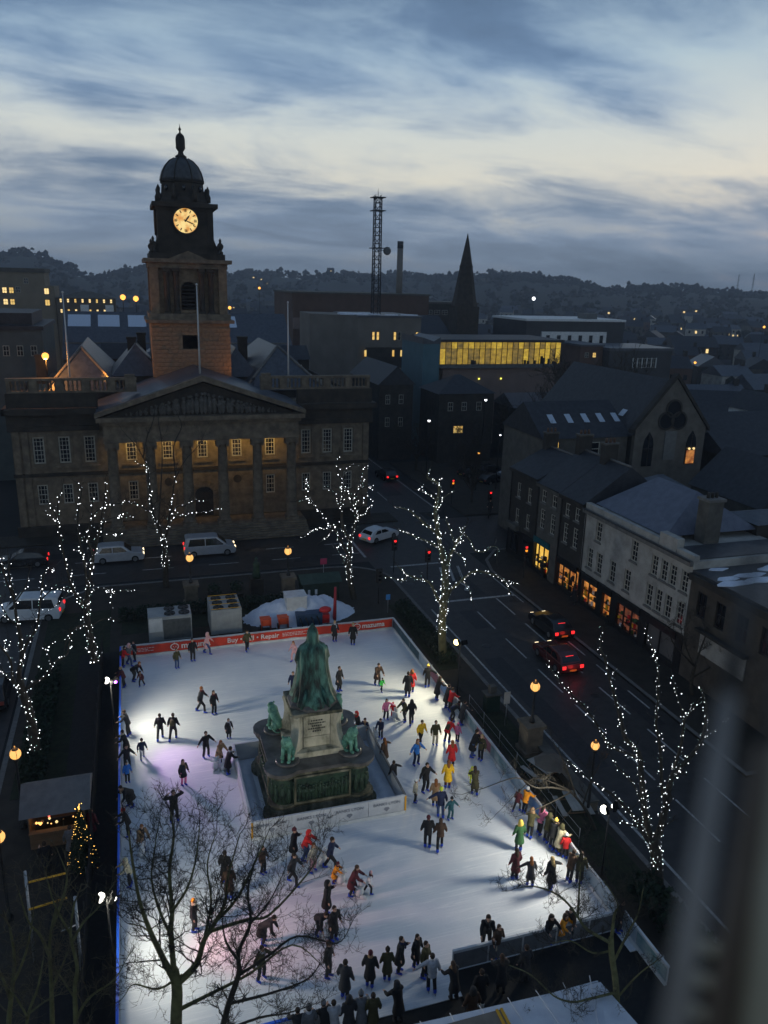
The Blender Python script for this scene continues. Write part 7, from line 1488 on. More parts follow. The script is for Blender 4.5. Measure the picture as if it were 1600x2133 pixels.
def wood(name, label, pts, seed, m):
    rng = random.Random(seed); b = MB()
    for x, y, z, h in pts:
        for k in range(9):                                # a crown is a handful of ragged lobes
            c = Vector((x+rng.gauss(0, h*.26), y+rng.gauss(0, h*.26), z+h*rng.uniform(.12, .85)-1)); r = h*rng.uniform(.13, .25); vs = []
            for q in ((0,0,1),(.9,0,.35),(.28,.85,.35),(-.72,.53,.35),(-.72,-.53,.35),(.28,-.85,.35),(.72,.53,-.4),(-.28,.85,-.4),(-.9,0,-.4),(-.28,-.85,-.4),(.72,-.53,-.4)): vs.append(c+Vector(q)*r*rng.uniform(.65, 1.3))
            b.add(vs, [(0,1,2),(0,2,3),(0,3,4),(0,4,5),(0,5,1),(1,6,2),(2,7,3),(3,8,4),(4,9,5),(5,10,1),(2,6,7),(3,7,8),(4,8,9),(5,9,10),(1,10,6)])
        b.tube([(x, y, z-1), (x, y, z+h*.5)], h*.03, 3, cap=False)
    return b.build(name, m, label=label, cat='wood', kind='stuff')
random.seed(71); far, mid = [], []
for i in range(1250):
    a = rnd(R(-14), R(50)); r = 1300+60*math.sin(a*9)+rnd(-90, 25); far.append((r*math.sin(a), r*math.cos(a), hill_z(a, r), rnd(6, 13)*(1.35 if random.random() < .12 else 1)))
for i in range(820):
    a = rnd(R(-14), R(50)); r = rnd(620, 1240)
    if (math.sin(a*23+r*.011)+math.sin(a*51-r*.02)) < -.2 and random.random() < .75: continue
    mid.append((r*math.sin(a), r*math.cos(a), hill_z(a, r), rnd(6, 13)))
wood('ridge_wood', 'dark wooded skyline along the hills', far, 1, mat('far winter trees', (.012, .015, .014), (.026, .028, .024), .05, .95)); wood('hillside_wood', 'dark trees scattered over the hillside', mid, 2, mat('hillside trees', (.012, .015, .013), (.024, .026, .021), .05, .95))
tw = []
for i in range(420):
    a = rnd(R(-12), R(48)); r = rnd(150, 620); x, y = r*math.sin(a), r*math.cos(a)
    if any(p-3 < x < q+3 and c-3 < y < d+3 for p, q, c, d in occ): continue
    tw.append((x, y, 0, rnd(4, 8.5)))
wood('town_shrubbery', 'dark trees and bushes between the far houses', tw, 3, mat('town trees', (.010, .013, .010), (.02, .024, .017), .2, .95))
for i, (x, y) in enumerate(((1540, 572), (1572, 570))):
    p = onD(x, y, 1500); q = thing('pylon', ['left of two faint pylons on the right horizon', 'right of two faint pylons on the right horizon'][i], 'pylon', (p.x, p.y, hill_z(math.atan2(p.x, p.y), 1500)-3)); hgt = p.z-q.location.z
    for sx in (-1, 1): MB().tube([(sx*2.2, 0, 0), (sx*.4, 0, hgt)], .45, 4).build('leg', M_metald, q, world=False)
    for z in (.7, .85): MB().box(-3.5, 3.5, -.3, .3, hgt*z, hgt*z+.5).build('crossarm', M_metald, q, world=False)
# ------------------------------------------------------------------ the evening air
hz = MB().box(-2500, 3200, -450, 3000, -2.0, 95)
vm = bpy.data.materials.new('evening haze'); vm.use_nodes = True; N = vm.node_tree.nodes; N.clear(); pv = N.new('ShaderNodeVolumePrincipled'); pv.inputs['Color'].default_value = (.80, .88, 1.0, 1); pv.inputs['Density'].default_value = .00038; pv.inputs['Anisotropy'].default_value = .2
vo = N.new('ShaderNodeOutputMaterial'); vm.node_tree.links.new(pv.outputs[0], vo.inputs['Volume']); hz.build('haze', vm, kind='stuff')

# ------------------------------------------------------------------ vehicles
M_tyre = mat('tyre', (.010, .010, .010), None, rough=.9); M_rim = mat('alloy rim', (.25, .26, .27), None, rough=.35, metal=.8); M_cglass = mat('car glass', (.008, .009, .011), None, rough=.08, spec=.7)
M_head = glow('headlamp', (1.0, .80, .48), 3); M_tail = glow('tail lamp', (1.0, .02, .02), 1.5); M_off = mat('lamp plastic', (.25, .05, .04), None, rough=.3)
def car(name, label, x, y, rz, kind, paint, head=True, tail=True, third=False, cat='car'):
    """local +X is forward"""
    t = thing(name, label, cat, (x, y, .01), R(rz))
    if kind == 'van': L, W_, H_, belt, nose = 4.9, 1.95, 1.95, 1.05, 1.0
    elif kind == 'suv': L, W_, H_, belt, nose = 4.6, 1.85, 1.70, 1.0, .98
    else: L, W_, H_, belt, nose = 4.3, 1.78, 1.45, .88, .82
    h = L/2; g = .22
    low = [(-h, g+.18), (-h+.1, g), (h-.15, g), (h, g+.2), (h-.03, nose-.18), (h-.25, nose-.02), (h-1.05 if kind != 'van' else h-.75, belt+.02), (-h+.05, belt+.04), (-h-.02, belt-.25)]
    if kind == 'van': cab = [(-h+.04, belt), (h-.78, belt), (h-1.75, H_-.06), (h-2.1, H_), (-h+.3, H_), (-h+.12, H_-.1)]
    elif kind == 'suv': cab = [(-h+.06, belt), (h-1.1, belt), (h-1.85, H_-.08), (h-2.2, H_), (-h+.75, H_-.02), (-h+.35, H_-.14)]
    else: cab = [(-h+.15, belt), (h-1.15, belt), (h-1.95, H_-.08), (h-2.3, H_), (-h+1.05, H_-.03), (-h+.6, H_-.15)]
    def shell(poly, w0, w1, zlo, zhi):
        n = len(poly); vs = []
        for s_ in (-1, 1):
            for q in poly: f = min(1, max(0, (q[1]-zlo)/(zhi-zlo))); vs.append((q[0], s_*(w0+(w1-w0)*f), q[1]))
        return MB().add(vs, [tuple(range(n)), tuple(range(2*n-1, n-1, -1))]+[(i, n+i, n+(i+1) % n, (i+1) % n) for i in range(n)])
    bd = MB(); s1 = shell(low, W_/2, W_/2-.04, g, belt); s2 = shell(cab, W_/2-.05, W_/2-.22, belt, H_); bd.add(s1.v, s1.f); bd.add(s2.v, s2.f)
    o = bd.build('body', paint, t, world=False); bv = o.modifiers.new('b', 'BEVEL'); bv.width = .05; bv.segments = 2; bv.limit_method = 'ANGLE'
    # side glass, windscreen, rear glass
    yy = lambda z: W_/2-.05+(-.17)*(z-belt)/(H_-belt)+.012
    fx = [q for q in cab]
    zt, zb = H_-.16, belt+.08
    xr_b, xr_t = (-h+.35, -h+.55) if kind == 'van' else ((-h+.55, -h+.9) if kind == 'suv' else (-h+.75, -h+1.15)); xf_b, xf_t = (h-1.1, h-1.9) if kind == 'van' else (h-1.45, h-2.05)
    xm = (xr_b+xf_b)/2-.1
    for s_ in (-1, 1):
        for a_b, a_t, c_b, c_t in ((xr_b, xr_t, xm-.04, xm-.04), (xm+.04, xm+.04, xf_b, xf_t)):
            q = [(a_b, s_*yy(zb), zb), (c_b, s_*yy(zb), zb), (c_t, s_*yy(zt), zt), (a_t, s_*yy(zt), zt)]; MB().quad(*(q if s_ < 0 else q[::-1])).build('side_window', M_cglass, t, world=False)
    p0, p1 = cab[1], cab[2]; lerp = lambda a, b, u: (a[0]+(b[0]-a[0])*u, a[1]+(b[1]-a[1])*u)
    a, b = lerp(p0, p1, .1), lerp(p0, p1, .92); nx = .02
    MB().quad((a[0]+nx, -W_/2+.18, a[1]+.01), (a[0]+nx, W_/2-.18, a[1]+.01), (b[0]+nx, W_/2-.28, b[1]+.01), (b[0]+nx, -W_/2+.28, b[1]+.01)).build('windscreen', M_cglass, t, world=False)
    p0, p1 = cab[0], cab[-1]; a, b = lerp(p0, p1, .25), lerp(p0, p1, .95)
    MB().quad((a[0]-nx, W_/2-.2, a[1]), (a[0]-nx, -W_/2+.2, a[1]), (b[0]-nx, -W_/2+.3, b[1]), (b[0]-nx, W_/2-.3, b[1])).build('rear_window', M_cglass, t, world=False)
    for sx in (-h+.85, h-.85):
        for s_ in (-1, 1):
            w = MB().lathe([(.2, -.1), (.31, -.1), (.33, -.06), (.33, .06), (.31, .1), (.2, .1)], n=18).xf(Matrix.Translation((sx, s_*(W_/2-.08), .33)) @ Matrix.Rotation(math.pi/2, 4, 'X')).build('tyre', M_tyre, t, world=False)
            MB().lathe([(.21, -.105), (.21, .105)], n=14).xf(Matrix.Translation((sx, s_*(W_/2-.08), .33)) @ Matrix.Rotation(math.pi/2, 4, 'X')).build('rim', M_rim, w, world=False)
    for s_ in (-1, 1):
        MB().box(h-.16, h+.005, s_*(W_/2-.36)-.15, s_*(W_/2-.36)+.15, nose-.3, nose-.12).build('headlight', M_head if head else M_rim, t, world=False)
        zz = belt-.12 if kind != 'van' else belt-.05
        MB().box(-h-.05, -h+.06, s_*(W_/2-.2)-.13, s_*(W_/2-.2)+.13, zz-.16, zz+.06).build('taillight', M_tail if tail else M_off, t, world=False)
        MB().box(xf_b-.15, xf_b+.05, s_*(W_/2+.06)-.09, s_*(W_/2+.06)+.09, belt-.02, belt+.14).build('mirror', paint, t, world=False)
    if head: lamp_l = bpy.data.objects.new('headlamp_beam', bpy.data.lights.new('headlamp_beam', 'SPOT')); COL.objects.link(lamp_l); lamp_l.parent = t; lamp_l.location = (h+.12, 0, nose-.2); lamp_l.rotation_euler = (0, R(-82), 0); lamp_l.data.energy = 90; lamp_l.data.color = (1, .85, .6); lamp_l.data.spot_size = R(55); lamp_l.data.spot_blend = .8; lamp_l.data.shadow_soft_size = .15
    if tail and third: lamp_t = bpy.data.objects.new('tail_glow', bpy.data.lights.new('tail_glow', 'POINT')); COL.objects.link(lamp_t); lamp_t.parent = t; lamp_t.location = (-h-.35, 0, .75); lamp_t.data.energy = 7; lamp_t.data.color = (1, .04, .03); lamp_t.data.shadow_soft_size = .2
    if third: MB().box(cab[-1][0]-.04, cab[-1][0]+.02, -.3, .3, cab[-1][1]-.08, cab[-1][1]-.0).build('brake_light', M_tail, t, world=False)
    MB().box(-h-.07, -h-.03, -.26, .26, .42, .54).build('number_plate', mat('plate yellow', (.55, .42, .05), None, rough=.5), t, world=False); MB().box(h+.0, h+.03, -.26, .26, .36, .48).build('number_plate', M_white, t, world=False)
    return t
M_silver = mat('silver paint', (.42, .44, .47), (.36, .38, .41), 2, .3, metal=.25, spec=.6); M_cwhite = mat('white car paint', (.66, .68, .70), (.58, .6, .62), 2, .3, spec=.6); M_cblack = mat('black car paint', (.012, .012, .014), (.02, .02, .022), 2, .2, spec=.7); M_cred = mat('dark red car paint', (.07, .012, .012), (.09, .016, .016), 2, .2, spec=.7)
def cpos(x, y): p = G(x, y, .5); return p.x, p.y
car('van', 'silver grey van driving past the town hall steps', *cpos(437, 1143), 0, 'van', M_silver, cat='van')
car('suv', 'pale silver estate car behind the grey van on the hall road', *cpos(248, 1157), 0, 'suv', M_silver, third=False)
car('hatchback', 'white car turning at the junction with its tail lamp lit', *cpos(790, 1114), 28, 'hatch', M_cwhite, head=False)
car('hatchback', 'dark car with red tail lamps, farther of the two on the right road', 30.4, 50.3, 90, 'hatch', M_cblack, third=True)
car('hatchback', 'dark red car with red tail lamps, nearer of the two on the right road', 28.1, 45.2, 90, 'hatch', M_cred, third=True)
car('minibus', 'white minibus behind the light-wrapped trees at the left edge', *cpos(62, 1275), 172, 'van', M_cwhite, head=False, cat='van')
car('hatchback', 'dark car with amber lamp at the left edge by the hall', -10.5, 75.5, 180, 'hatch', M_cblack)
car('hatchback', 'pale parked car at the left edge below the minibus', -12.3, 47.5, 95, 'hatch', M_cwhite, False, False)
car('hatchback', 'grey parked car beside the left road', -9.4, 50.0, 90, 'hatch', M_cblack, False, False)
for i, (x, y, rz) in enumerate(((46.6, 95.5, 20), (49.4, 96.2, 20), (52.2, 97.0, 20), (45.5, 99.8, 15), (48.6, 100.6, 15), (33.0, 101.0, 95))):
    car('hatchback', ['pale parked car at the left of the first car park row', 'pale parked car in the middle of the first car park row', 'pale parked car at the right of the first car park row', 'parked car at the left of the rear car park row', 'parked car at the right of the rear car park row', 'dark car waiting with red lamps on the far street'][i], x, y, rz, 'hatch', M_silver if i == 1 else M_cblack, False, i == 5)

# ------------------------------------------------------------------ lamps and signals
def globe_lamp(label, x, y, z, base='post', r=.30, en_=30):
    """round sodium lantern with a dark cap on an iron post or a stone pier"""
    t = thing('globe_lamp', label, 'street lamp', (x, y, .13), group='round orange lamps of the square'); zz = z-.13
    if base == 'pier':
        MB().box(-.62, .62, -.62, .62, 0, .25).build('pier_foot', M_stone, t, world=False); MB().box(-.5, .5, -.5, .5, .251, 1.7).build('pier', M_stone, t, world=False); MB().box(-.62, .62, -.62, .62, 1.701, 1.9).build('pier_cap', M_stone, t, world=False); z0 = 1.9
    else: z0 = 0
    MB().lathe([(.16, z0), (.16, z0+.15), (.08, z0+.3), (.06, zz-r-.25), (.1, zz-r-.18), (.16, zz-r-.05), (.12, zz-r+.02)], n=10).build('post', M_metald, t, world=False)
    MB().ball((0, 0, zz), r, 14, 0, (1, 1, 1.08)).build('globe', M_amber, t, world=False)
    MB().lathe([(r*.62, zz+r*.80), (r*.5, zz+r*1.05), (r*.16, zz+r*1.2), (.03, zz+r*1.55)], n=12).build('cap', M_metald, t, world=False)
    for k in range(4): a = R(90*k+20); MB().tube([(r*1.02*math.cos(a)*math.cos(b), r*1.02*math.sin(a)*math.cos(b), zz+r*1.1*math.sin(b)) for b in (R(-70), R(-30), R(10), R(50))], .012, 4).build('rib', M_metald, t, world=False)
    lamp('globe_light', 'POINT', (x, y, z-r-.06), en_*.35, (1, .45, .1), t, .12); lamp('globe_light_top', 'POINT', (x, y-.0, z+r*1.75), en_*.5, (1, .45, .1), t, .1)
def gp(x, y, z): p = G(x, y, z); return p.x, p.y, z
globe_lamp('round orange lamp on the left stone pier by the hall road', *gp(395, 1162, 4.2), 'pier')
globe_lamp('round orange lamp on the right stone pier by the hall road', *gp(600, 1148, 4.2), 'pier')
globe_lamp('round orange lamp on the pier between rink and right road', *gp(1115, 1430, 4.3), 'pier', .27)
globe_lamp('round orange lamp hidden partly by the many-stemmed tree', *gp(1240, 1553, 4.2), 'post', .21)
globe_lamp('round orange lamp above the market hut at the left', *gp(32, 1570, 4.2), 'post', .26)
globe_lamp('round orange lamp cut by the left picture edge', *gp(-3, 1743, 4.2), 'post', .25)
def street_lamp(label, x, y, T, m, r=.22, pole=True, en_=0, col_=(1, .4, .08)):
    p = onT(x, y, T); t = thing('street_lamp', label, 'street lamp', (p.x, p.y, 0), group='small distant lamps'); z = p.z
    MB().tube([(0, 0, 0), (0, 0, z-.1), (0, -.25, z+.12)], [.09, .06, .05], 6).build('pole', M_metald, t, world=False); MB().box(-.16, .16, -.55, -.1, z+.08, z+.2).build('head', M_metald, t, world=False)
    MB().ball((0, -.35, z), r, 8).build('lamp_bowl', m, t, world=False)
    if en_: lamp('street_light', 'POINT', (p.x, p.y-.5, z-.5), en_, col_, t, .15)
M_sod = glow('distant sodium', (1, .42, .07), 2.2); M_wl = glow('distant white lamp', (.95, .97, 1), 4); M_rl = glow('distant red lamp', (1, .05, .05), 5)
street_lamp('bright orange lamp behind the left end of the hall roof', 95, 741, 90, M_sod, .36, en_=1000)
street_lamp('left of two bright orange lamps beside the tower', 256, 619, 160, M_sod, .5, en_=40); street_lamp('right of two bright orange lamps beside the tower', 283, 622, 160, M_sod, .5, en_=40)
for lab, x, y, T, m, r in (('white lamp in the street left of the hip-roofed house', 892, 875, 100, M_wl, .2), ('white lamp before the pink wall', 1010, 832, 104, M_wl, .2), ('bright white lamp far off over the white flat building', 1111, 622, 300, M_wl, .7), ('orange lamp above the skylight hall', 1141, 826, 98, M_sod, .2), ('amber lamp right of the dark school', 1446, 755, 150, M_sod, .28), ('amber lamp at the far right edge', 1590, 681, 190, M_sod, .35), ('orange lamp amid the parked cars', 995, 942, 92, M_sod, .16), ('small amber lamp right of the tower', 478, 641, 170, M_sod, .34), ('small yellow lamp far left of the mast', 540, 600, 300, M_sod, .45), ('white lamp right of the car park', 1063, 885, 95, M_wl, .13), ('warm white lamp right of the hip house', 1040, 905, 92, M_wl, .12)): street_lamp(lab, x, y, T, m, r)
def on_hill(x, y):
    for k in range(0, 140):
        p = onD(x, y, 300+7*k); r = math.hypot(p.x, p.y); g_ = hill_z(math.atan2(p.x, p.y), r) if r > 620 else 0
        if g_ >= p.z-3: return p
    return p
for i, (x, y) in enumerate(((528, 578), (545, 582), (555, 590), (1205, 648), (1235, 655), (1268, 652), (1425, 650), (1450, 648), (1578, 752), (690, 565))):
    p = on_hill(x, y); block('far_lit_house', 'far house number-less with one lit window, %s' % ['left on the hillside behind the tower', 'middle one behind the tower', 'right one behind the tower', 'under the right ridge, leftmost', 'under the right ridge, second', 'under the right ridge, third', 'right hillside, left', 'right hillside, right', 'right edge below the amber lamp', 'below the ridge left of the mast'][i] if False else ['far house with bright window, leftmost behind the tower', 'far house with bright window, second behind the tower', 'far house with bright window, third behind the tower', 'far house with bright window left under the right ridge', 'far house with bright window, second under the right ridge', 'far house with bright window, third under the right ridge', 'far house with bright window on the right hillside', 'far house with bright window, rightmost on the right hillside', 'house with bright window at the right edge', 'far house with bright window left of the mast'][i], p.x-5, p.x+5, p.y, p.y+8, p.z+2.6, ('gx', 2.5), M_dstone, M_slated, [(p.x, p.z-.9, 2.4, 1.7, 2), (p.x-3, p.z-.9, 1.4, 1.5, 0)], z0=p.z-4.5, group='far houses with a lit window')
def signal(label, x, y, h, aspects, rz=0):
    t = thing('traffic_light', label, 'traffic light', (x, y, .01), R(rz)); MB().tube([(0, 0, 0), (0, 0, h)], .055, 8).build('pole', M_metald, t, world=False); MB().box(-.28, .28, -.06, .0, h-1.1, h+.15).build('backing_board', M_metald, t, world=False); MB().box(-.15, .15, -.22, -.061, h-1.0, h+.05).build('housing', M_metald, t, world=False)
    for k, (c, m) in enumerate((('r', M_red), ('a', M_yel), ('g', None))):
        z = h-.12-.32*k; on = c in aspects; MB().lathe([(.105, 0), (.12, .03)], n=14).xf(Matrix.Translation((0, -.225, z)) @ Matrix.Rotation(math.pi/2, 4, 'X')).build('lens', m if on else M_cglass, t, world=False)
        if on: MB().ball((0, -.27, z), .125, 10, 0, (1, .4, 1)).build('lit_lens', m, t, world=False)
        MB().box(-.13, .13, -.36, -.225, z+.11, z+.13).build('visor', M_metald, t, world=False)
def gz(x, y, z): p = G(x, y, z); return p.x, p.y
signal('traffic light showing red left of the two at the junction', *gz(822, 1125, 3.2), 3.3, 'r'); signal('traffic light showing red right beside the wrapped tree', *gz(892, 1148, 3.2), 3.3, 'r'); signal('traffic light showing red and amber by the teal shop', *gz(1095, 1138, 3.2), 3.3, 'ra'); signal('traffic light showing red and amber beyond the junction', *gz(943, 1000, 3.2), 3.3, 'ra'); signal('dark traffic light seen from behind at the square corner', *gz(790, 1190, 3.0), 3.1, ''); signal('small far traffic light by the corner tree', *gz(1021, 1025, 3.2), 3.3, 'r')

# ------------------------------------------------------------------ things in the square
# market hut
ht = thing('market_hut', 'wooden market hut with grey roof and glowing open counter', 'market hut', (-4.5, 35.0, .13)); M_wood = mat('hut boards', (.16, .095, .05), (.22, .135, .075), 2, .8, stretch=(.3, 1, 6)); hx0, hx1, hy0, hy1 = -5.75, -3.3, 34.2, 36.4
for z in range(8): MB().box(hx1-.05, hx1, hy0, hy1, .2+.26*z, .44+.26*z).build('board', M_wood, ht); MB().box(hx0, hx0+.05, hy0, hy1, .2+.26*z, .44+.26*z).build('board', M_wood, ht)
for z in range(4): MB().box(hx0+.06, hx1-.06, hy0, hy0+.05, .2+.24*z, .42+.24*z).build('board', M_wood, ht)
MB().box(hx0+.06, hx1-.06, hy1-.05, hy1, .2, 2.25).build('back_wall', M_wood, ht); MB().box(hx0+.02, hx1-.02, hy0-.3, hy0-.02, 1.16, 1.22).build('counter', M_wood, ht)
m = MB(); m.add([(hx0-.3, hy0-.45, 2.2), (hx1+.3, hy0-.45, 2.2), (hx1+.3, hy1+.3, 2.2), (hx0-.3, hy1+.3, 2.2), (hx0-.3, (hy0+hy1)/2, 3.05), (hx1+.3, (hy0+hy1)/2, 3.05)], [(0, 1, 5, 4), (2, 3, 4, 5), (1, 2, 5), (3, 0, 4), (3, 2, 1, 0)]); m.build('roof', mat('hut roof felt', (.10, .105, .11), (.14, .145, .15), 2, .6), ht)
rng = random.Random(5)
for k in range(16): x = rng.uniform(hx0+.2, hx1-.2); MB().ball((x, hy0+rng.uniform(.05, .3), rng.uniform(1.3, 1.95)), rng.uniform(.03, .07), 6).build('hanging_goods', rng.choice((M_litw, glow('warm bulb', (1, .45, .12), 2.5), glow('red bulb', (1, .12, .08), 2), cm('tan'))), ht)
lamp('hut_light', 'POINT', (-4.5, 34.9, 1.95), 9, (1, .6, .25), ht, .1)
P('hut visitor in grey coat in front of the market hut', 0, 0, 'stand', 180, 'grey', 'dark', 'bhair', 1.7, 'coat', 'short', 'dark', group='visitors at the market hut', z=.16, at=(-3.9, 33.2, 0)); P('hut visitor in dark coat right of the market hut', 0, 0, 'stand', 150, 'maroon', 'dark', 'bhair', 1.65, 'coat', 'short', 'dark', group='visitors at the market hut', z=.16, at=(-3.05, 34.3, 0)); P('hut visitor in black below the market hut', 0, 0, 'phone', 200, 'black', 'dark', 'bhair', 1.7, 'coat', 'short', 'dark', group='visitors at the market hut', z=.16, at=(-4.9, 32.4, 0))
# lattice arch at the lower left
ar = thing('lattice_arch', 'grey steel arch with yellow crossbars at the lower left', 'arch', (-5.0, 28, .13))
for lab, a, c in (('a', (52, 1815), (75, 2080)), ('b', (156, 1868), (196, 2100))):
    p, q = G(*a, 4.2), G(*c, .13); q = Vector((p.x, p.y-.2, .13)); MB().tube([q, p], .055, 8).build('leg', M_steel, ar)
p, q = G(60, 1838, 3.9), G(140, 1818, 3.9); MB().tube([p, q], .04, 6).build('crossbar', M_ytrim, ar); p, q = G(60, 1895, 3.3), G(140, 1870, 3.3); MB().tube([p, q], .04, 6).build('crossbar', M_ytrim, ar); p, q = G(127, 1940, 2.6), G(162, 1925, 2.6); MB().tube([p, q], .03, 6).build('crossbar', M_steel, ar)
# statue on plinth, planters, green hut, sign between the piers
sf = thing('small_statue', 'small dark figure on a plinth between the two stone piers', 'statue', (9.3, 63.6, .13)); MB().box(-.55, .55, -.55, .55, 0, 1.3).build('plinth', M_stoned, sf, world=False); MB().lathe([(.34, 1.3), (.36, 1.6), (.26, 2.2), (.32, 2.6), (.2, 2.75), (.1, 2.82), (.14, 2.95), (.13, 3.1), (.02, 3.2)], n=12).build('figure', M_brzd, sf, world=False)
for i, (x, y) in enumerate(((5.6, 62.2), (7.4, 62.4))):
    pl_ = thing('planter', ['dark round shrub planter left, behind the chillers', 'dark square planter right, behind the chillers'][i], 'planter', (x, y, .13)); MB().lathe([(.5, 0), (.65, .6), (.7, .65)], n=12).build('tub', M_stoned, pl_, world=False); b = MB(); rng = random.Random(i)
    for k in range(160):
        d = Vector((rng.gauss(0, 1), rng.gauss(0, 1), rng.gauss(.3, .8))).normalized()*rng.uniform(.35, .7); c = d+Vector((0, 0, 1.05)); u, v = d.orthogonal().normalized()*.1, d.normalized().cross(d.orthogonal().normalized())*.08; b.add([c+u, c+v, c-u, c-v], [(0, 1, 2, 3)])
    b.build('shrub', M_fir, pl_, world=False)
gh = thing('green_hut', 'low dark green hut behind the snow heap', 'hut', (14.2, 61.4, .13)); M_dgreen = mat('dark green paint', (.010, .026, .016), (.016, .036, .024), 2, .6); MB().box(12.7, 15.8, 60.4, 62.2, .13, 1.75).build('wall', M_dgreen, gh); m = MB(); m.add([(12.5, 60.1, 1.75), (16, 60.1, 1.75), (16, 62.5, 1.75), (12.5, 62.5, 1.75), (12.5, 61.3, 2.25), (16, 61.3, 2.25)], [(0, 1, 5, 4), (2, 3, 4, 5), (1, 2, 5), (3, 0, 4), (3, 2, 1, 0)]); m.build('roof', mat('green felt', (.018, .04, .03), (.03, .06, .045), 2, .6), gh)
for x in (13.1, 13.7): MB().box(x, x+.2, 60.36, 60.39, .7, 1.15).build('vent', M_white, gh)
sg = thing('pink_sign', 'small pink sign board on a post behind the snow heap', 'sign', (15.3, 64.0, .13)); MB().tube([(0, 0, 0), (0, 0, 2.4)], .03, 6).build('post', M_steel, sg, world=False); MB().box(-.3, .3, -.03, -.005, 1.85, 2.4).build('board', mat('pink board', (.42, .05, .12), None, rough=.5), sg, world=False)
bs = thing('blue_sign', 'small blue sign on a post at the rink corner', 'sign', (18.9, 56.5, .13)); MB().tube([(0, 0, 0), (0, 0, 1.6)], .025, 6).build('post', M_steel, bs, world=False); MB().box(-.18, .18, -.03, -.005, 1.15, 1.6).build('board', mat('blue board', (.06, .25, .6), None, rough=.5), bs, world=False)
# right garden strip
cb = thing('utility_cabinet', 'grey green utility cabinet right of the rink', 'cabinet', (20.55, 40.2, .15)); MB().box(-.45, .45, -.3, .3, 0, 1.15).build('body', M_dgreen, cb, world=False); MB().box(-.55, .55, -.4, .4, 1.151, 1.25).build('top', M_gstone, cb, world=False); MB().box(-.2, .2, -.2, .2, 1.251, 1.75).build('block', M_gstone, cb, world=False)
sb = thing('notice_board', 'pale notice board on a leaning post right of the rink', 'sign', (20.6, 38.3, .15)); MB().tube([(0, 0, 0), (.05, 0, 2.3)], .03, 6).build('post', M_steel, sb, world=False); MB().box(-.2, .2, -.05, -.02, 1.5, 2.3).build('board', M_rend, sb, world=False)
lw = thing('garden_wall', 'low stone wall with pale coping along the right road', 'wall', (21.5, 33, .13)); random.seed(90)
for i in range(8): MB().box(21.1, 21.6, 29.6+.98*i, 30.55+.98*i, .13, .62+rnd(0, .02)).build('wall_stone', M_stone, lw); MB().box(21.02, 21.68, 29.6+.98*i, 30.56+.98*i, .645, .74).build('coping_stone', M_gstone, lw)
for i, (x, y, rz) in enumerate(((20.2, 33.0, 15), (20.3, 29.8, -10))):
    tb_ = thing('picnic_table', ['pale picnic table farther off right of the rink', 'pale picnic table nearer the white floodlight'][i], 'picnic table', (x, y, .15), R(rz), 'picnic tables by the rink')
    for k in range(4): MB().box(-.36+.19*k, -.19+.19*k, -.8, .8, .70, .74).build('top_plank', M_rend, tb_, world=False)
    for s_ in (-1, 1):
        MB().box(s_*.72-.13, s_*.72+.13, -.8, .8, .42, .46).build('seat', M_rend, tb_, world=False)
        for yy_ in (-.55, .55): MB().tube([(s_*.75, yy_, 0), (s_*.25, yy_, .7)], .035, 5).build('leg', M_wood, tb_, world=False)
        MB().box(-.72, .72, s_*.55-.02, s_*.55+.02, .36, .42).build('brace', M_wood, tb_, world=False)
ps = thing('parasol', 'folded grey parasol canopy tilted above the picnic tables', 'parasol', (19.9, 31.6, .15)); MB().tube([(0, 0, 0), (0, 0, 2.3)], .025, 6).build('pole', M_steel, ps, world=False); MB().lathe([(.95, 1.85), (.5, 2.1), (.03, 2.35)], n=8, smooth=False).build('canopy', M_gstone, ps, world=False)
for k in range(8): a = R(45*k); MB().tube([(.02, 0, 2.3), (.92*math.cos(a), .92*math.sin(a), 1.84)], .012, 4).build('rib', M_steel, ps, world=False)
fe = thing('temporary_fence', 'thin wire fence rails along the lawn right of the rink', 'fence', (19.3, 34, .15))
for i in range(7): MB().tube([(19.25, 27.5+2.2*i, .15), (19.25, 27.5+2.2*i, 1.15)], .02, 5).build('post', M_steel, fe)
for z in (.6, 1.1): MB().tube([(19.25, 27.5, z), (19.25, 40.7, z)], .012, 4).build('rail', M_steel, fe)
# hedge behind the far barrier and shrubs right of the rink
def hedge(label, x0, x1, y0, y1, h, n, seed):
    rng = random.Random(seed); b = MB(); t = thing('hedge', label, 'hedge', ((x0+x1)/2, y0, .13))
    for k in range(n):
        c = Vector((rng.uniform(x0, x1), rng.uniform(y0, y1), .13+h*rng.uniform(.05, 1)**.7)); d = Vector((rng.gauss(0, 1), rng.gauss(0, 1), rng.gauss(0, 1))).normalized(); u = d.orthogonal().normalized()*rng.uniform(.07, .16); v = d.cross(u); b.add([c+u, c+v*.7, c-u, c-v*.7], [(0, 1, 2, 3)])
    b.build('leaves', M_fir, t); st2 = MB()
    for k in range(int((x1-x0+y1-y0)*2)): x, y = rng.uniform(x0, x1), rng.uniform(y0, y1); st2.tube([(x, y, .1), (x+rng.gauss(0, .2), y+rng.gauss(0, .2), h*.9)], .02, 3, cap=False)
    st2.build('stems', M_bark, t)
hedge('dark low hedge along the kerb behind the chillers', -2.0, 11.0, 59.5, 60.6, 1.0, 2600, 1); hedge('dark shrubs between the right barrier and the road', 19.6, 20.9, 46.5, 57.0, .9, 2200, 2); hedge('dark shrubs by the lower right rink corner', 19.6, 21.0, 17.0, 24.2, 1.1, 2200, 3); hedge('dark shrub bed left of the black fence', -7.0, -5.6, 39.5, 52.0, .8, 2200, 4)
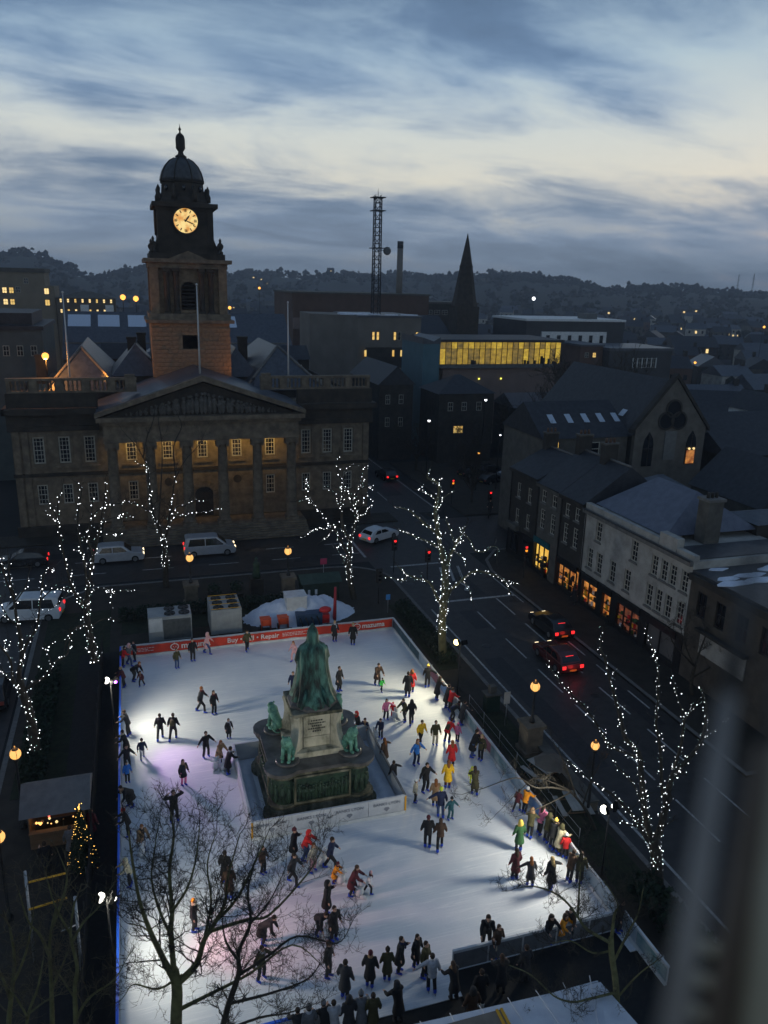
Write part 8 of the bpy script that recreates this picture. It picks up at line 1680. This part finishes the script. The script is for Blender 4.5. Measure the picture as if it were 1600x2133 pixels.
# pedestrians
for lab, x, y, f, top in (('pedestrian in black before the yellow lit shop', 1128, 1203, 100, 'black'), ('pedestrian in dark coat before the warm lit shop', 1196, 1262, 160, 'dark'), ('pedestrian standing at the far corner of the shop row', 1062, 1120, 30, 'char'), ('pedestrian crossing by the corner tree', 1020, 1070, -30, 'dark')):
    P(lab, x, y, 'stand', f, top, 'dark', 'bhair', 1.72, 'coat', 'short', 'dark', group='pedestrians by the shops', z=.14)
# ------------------------------------------------------------------ reflection in the gondola glass, built as solid bars beside the camera
def near(x, y, d): return Vector((0, 0, CAMH))+ray(x, y).normalized()*d
refl = thing('glass_reflection', 'out-of-focus bars standing in for a reflection in the gondola glass, right edge', 'reflection', near(1560, 1800, 1.1))
def beam(a, b, w0, w1, m, n='post', d0=1.1, d1=1.1): MB().tube([near(*a, d0), near(*b, d1)], [w0, w1], 12).build(n, m, refl)  # each post is one stripe of the reflection, its tone painted on
beam((1372, 2330), (1520, 1440), .018, .011, mat('grey reflection tone', (.24, .215, .19), (.30, .27, .24), 9, .5)); beam((1520, 1440), (1572, 1140), .013, .006, mat('dark reflection tone', (.06, .06, .062), None, rough=.6), 'upper_reflection')
beam((1470, 2330), (1592, 1560), .022, .014, mat('brown reflection tone', (.14, .10, .068), (.17, .125, .09), 9, .6), 'inner_reflection', 1.2, 1.2); beam((1572, 2330), (1650, 1560), .026, .020, mat('cream reflection tone', (.36, .31, .21), (.42, .37, .26), 9, .6), 'outer_reflection', 1.15, 1.15)
for i, y in enumerate((1962, 2030, 2098)): MB().tube([near(1440-i*8, y, 1.7), near(1500-i*10, y+20, 1.7)], .012, 6).build('reflection_bar', mat('cream reflection tone', (.36, .31, .21)), refl)
pn = MB(); c4 = [near(*q, 1.3) for q in ((1610, 1240), (1700, 1240), (1700, 2400), (1545, 2400))]; c5 = [p+ray(1560, 1700).normalized()*.02 for p in c4]; pn.add(c4+c5, [(3, 2, 1, 0), (4, 5, 6, 7), (0, 1, 5, 4), (1, 2, 6, 5), (2, 3, 7, 6), (3, 0, 4, 7)]); pn.build('dark_reflection', mat('dark reflection sheet', (.07, .06, .05), (.09, .078, .064), 9, .7), refl)
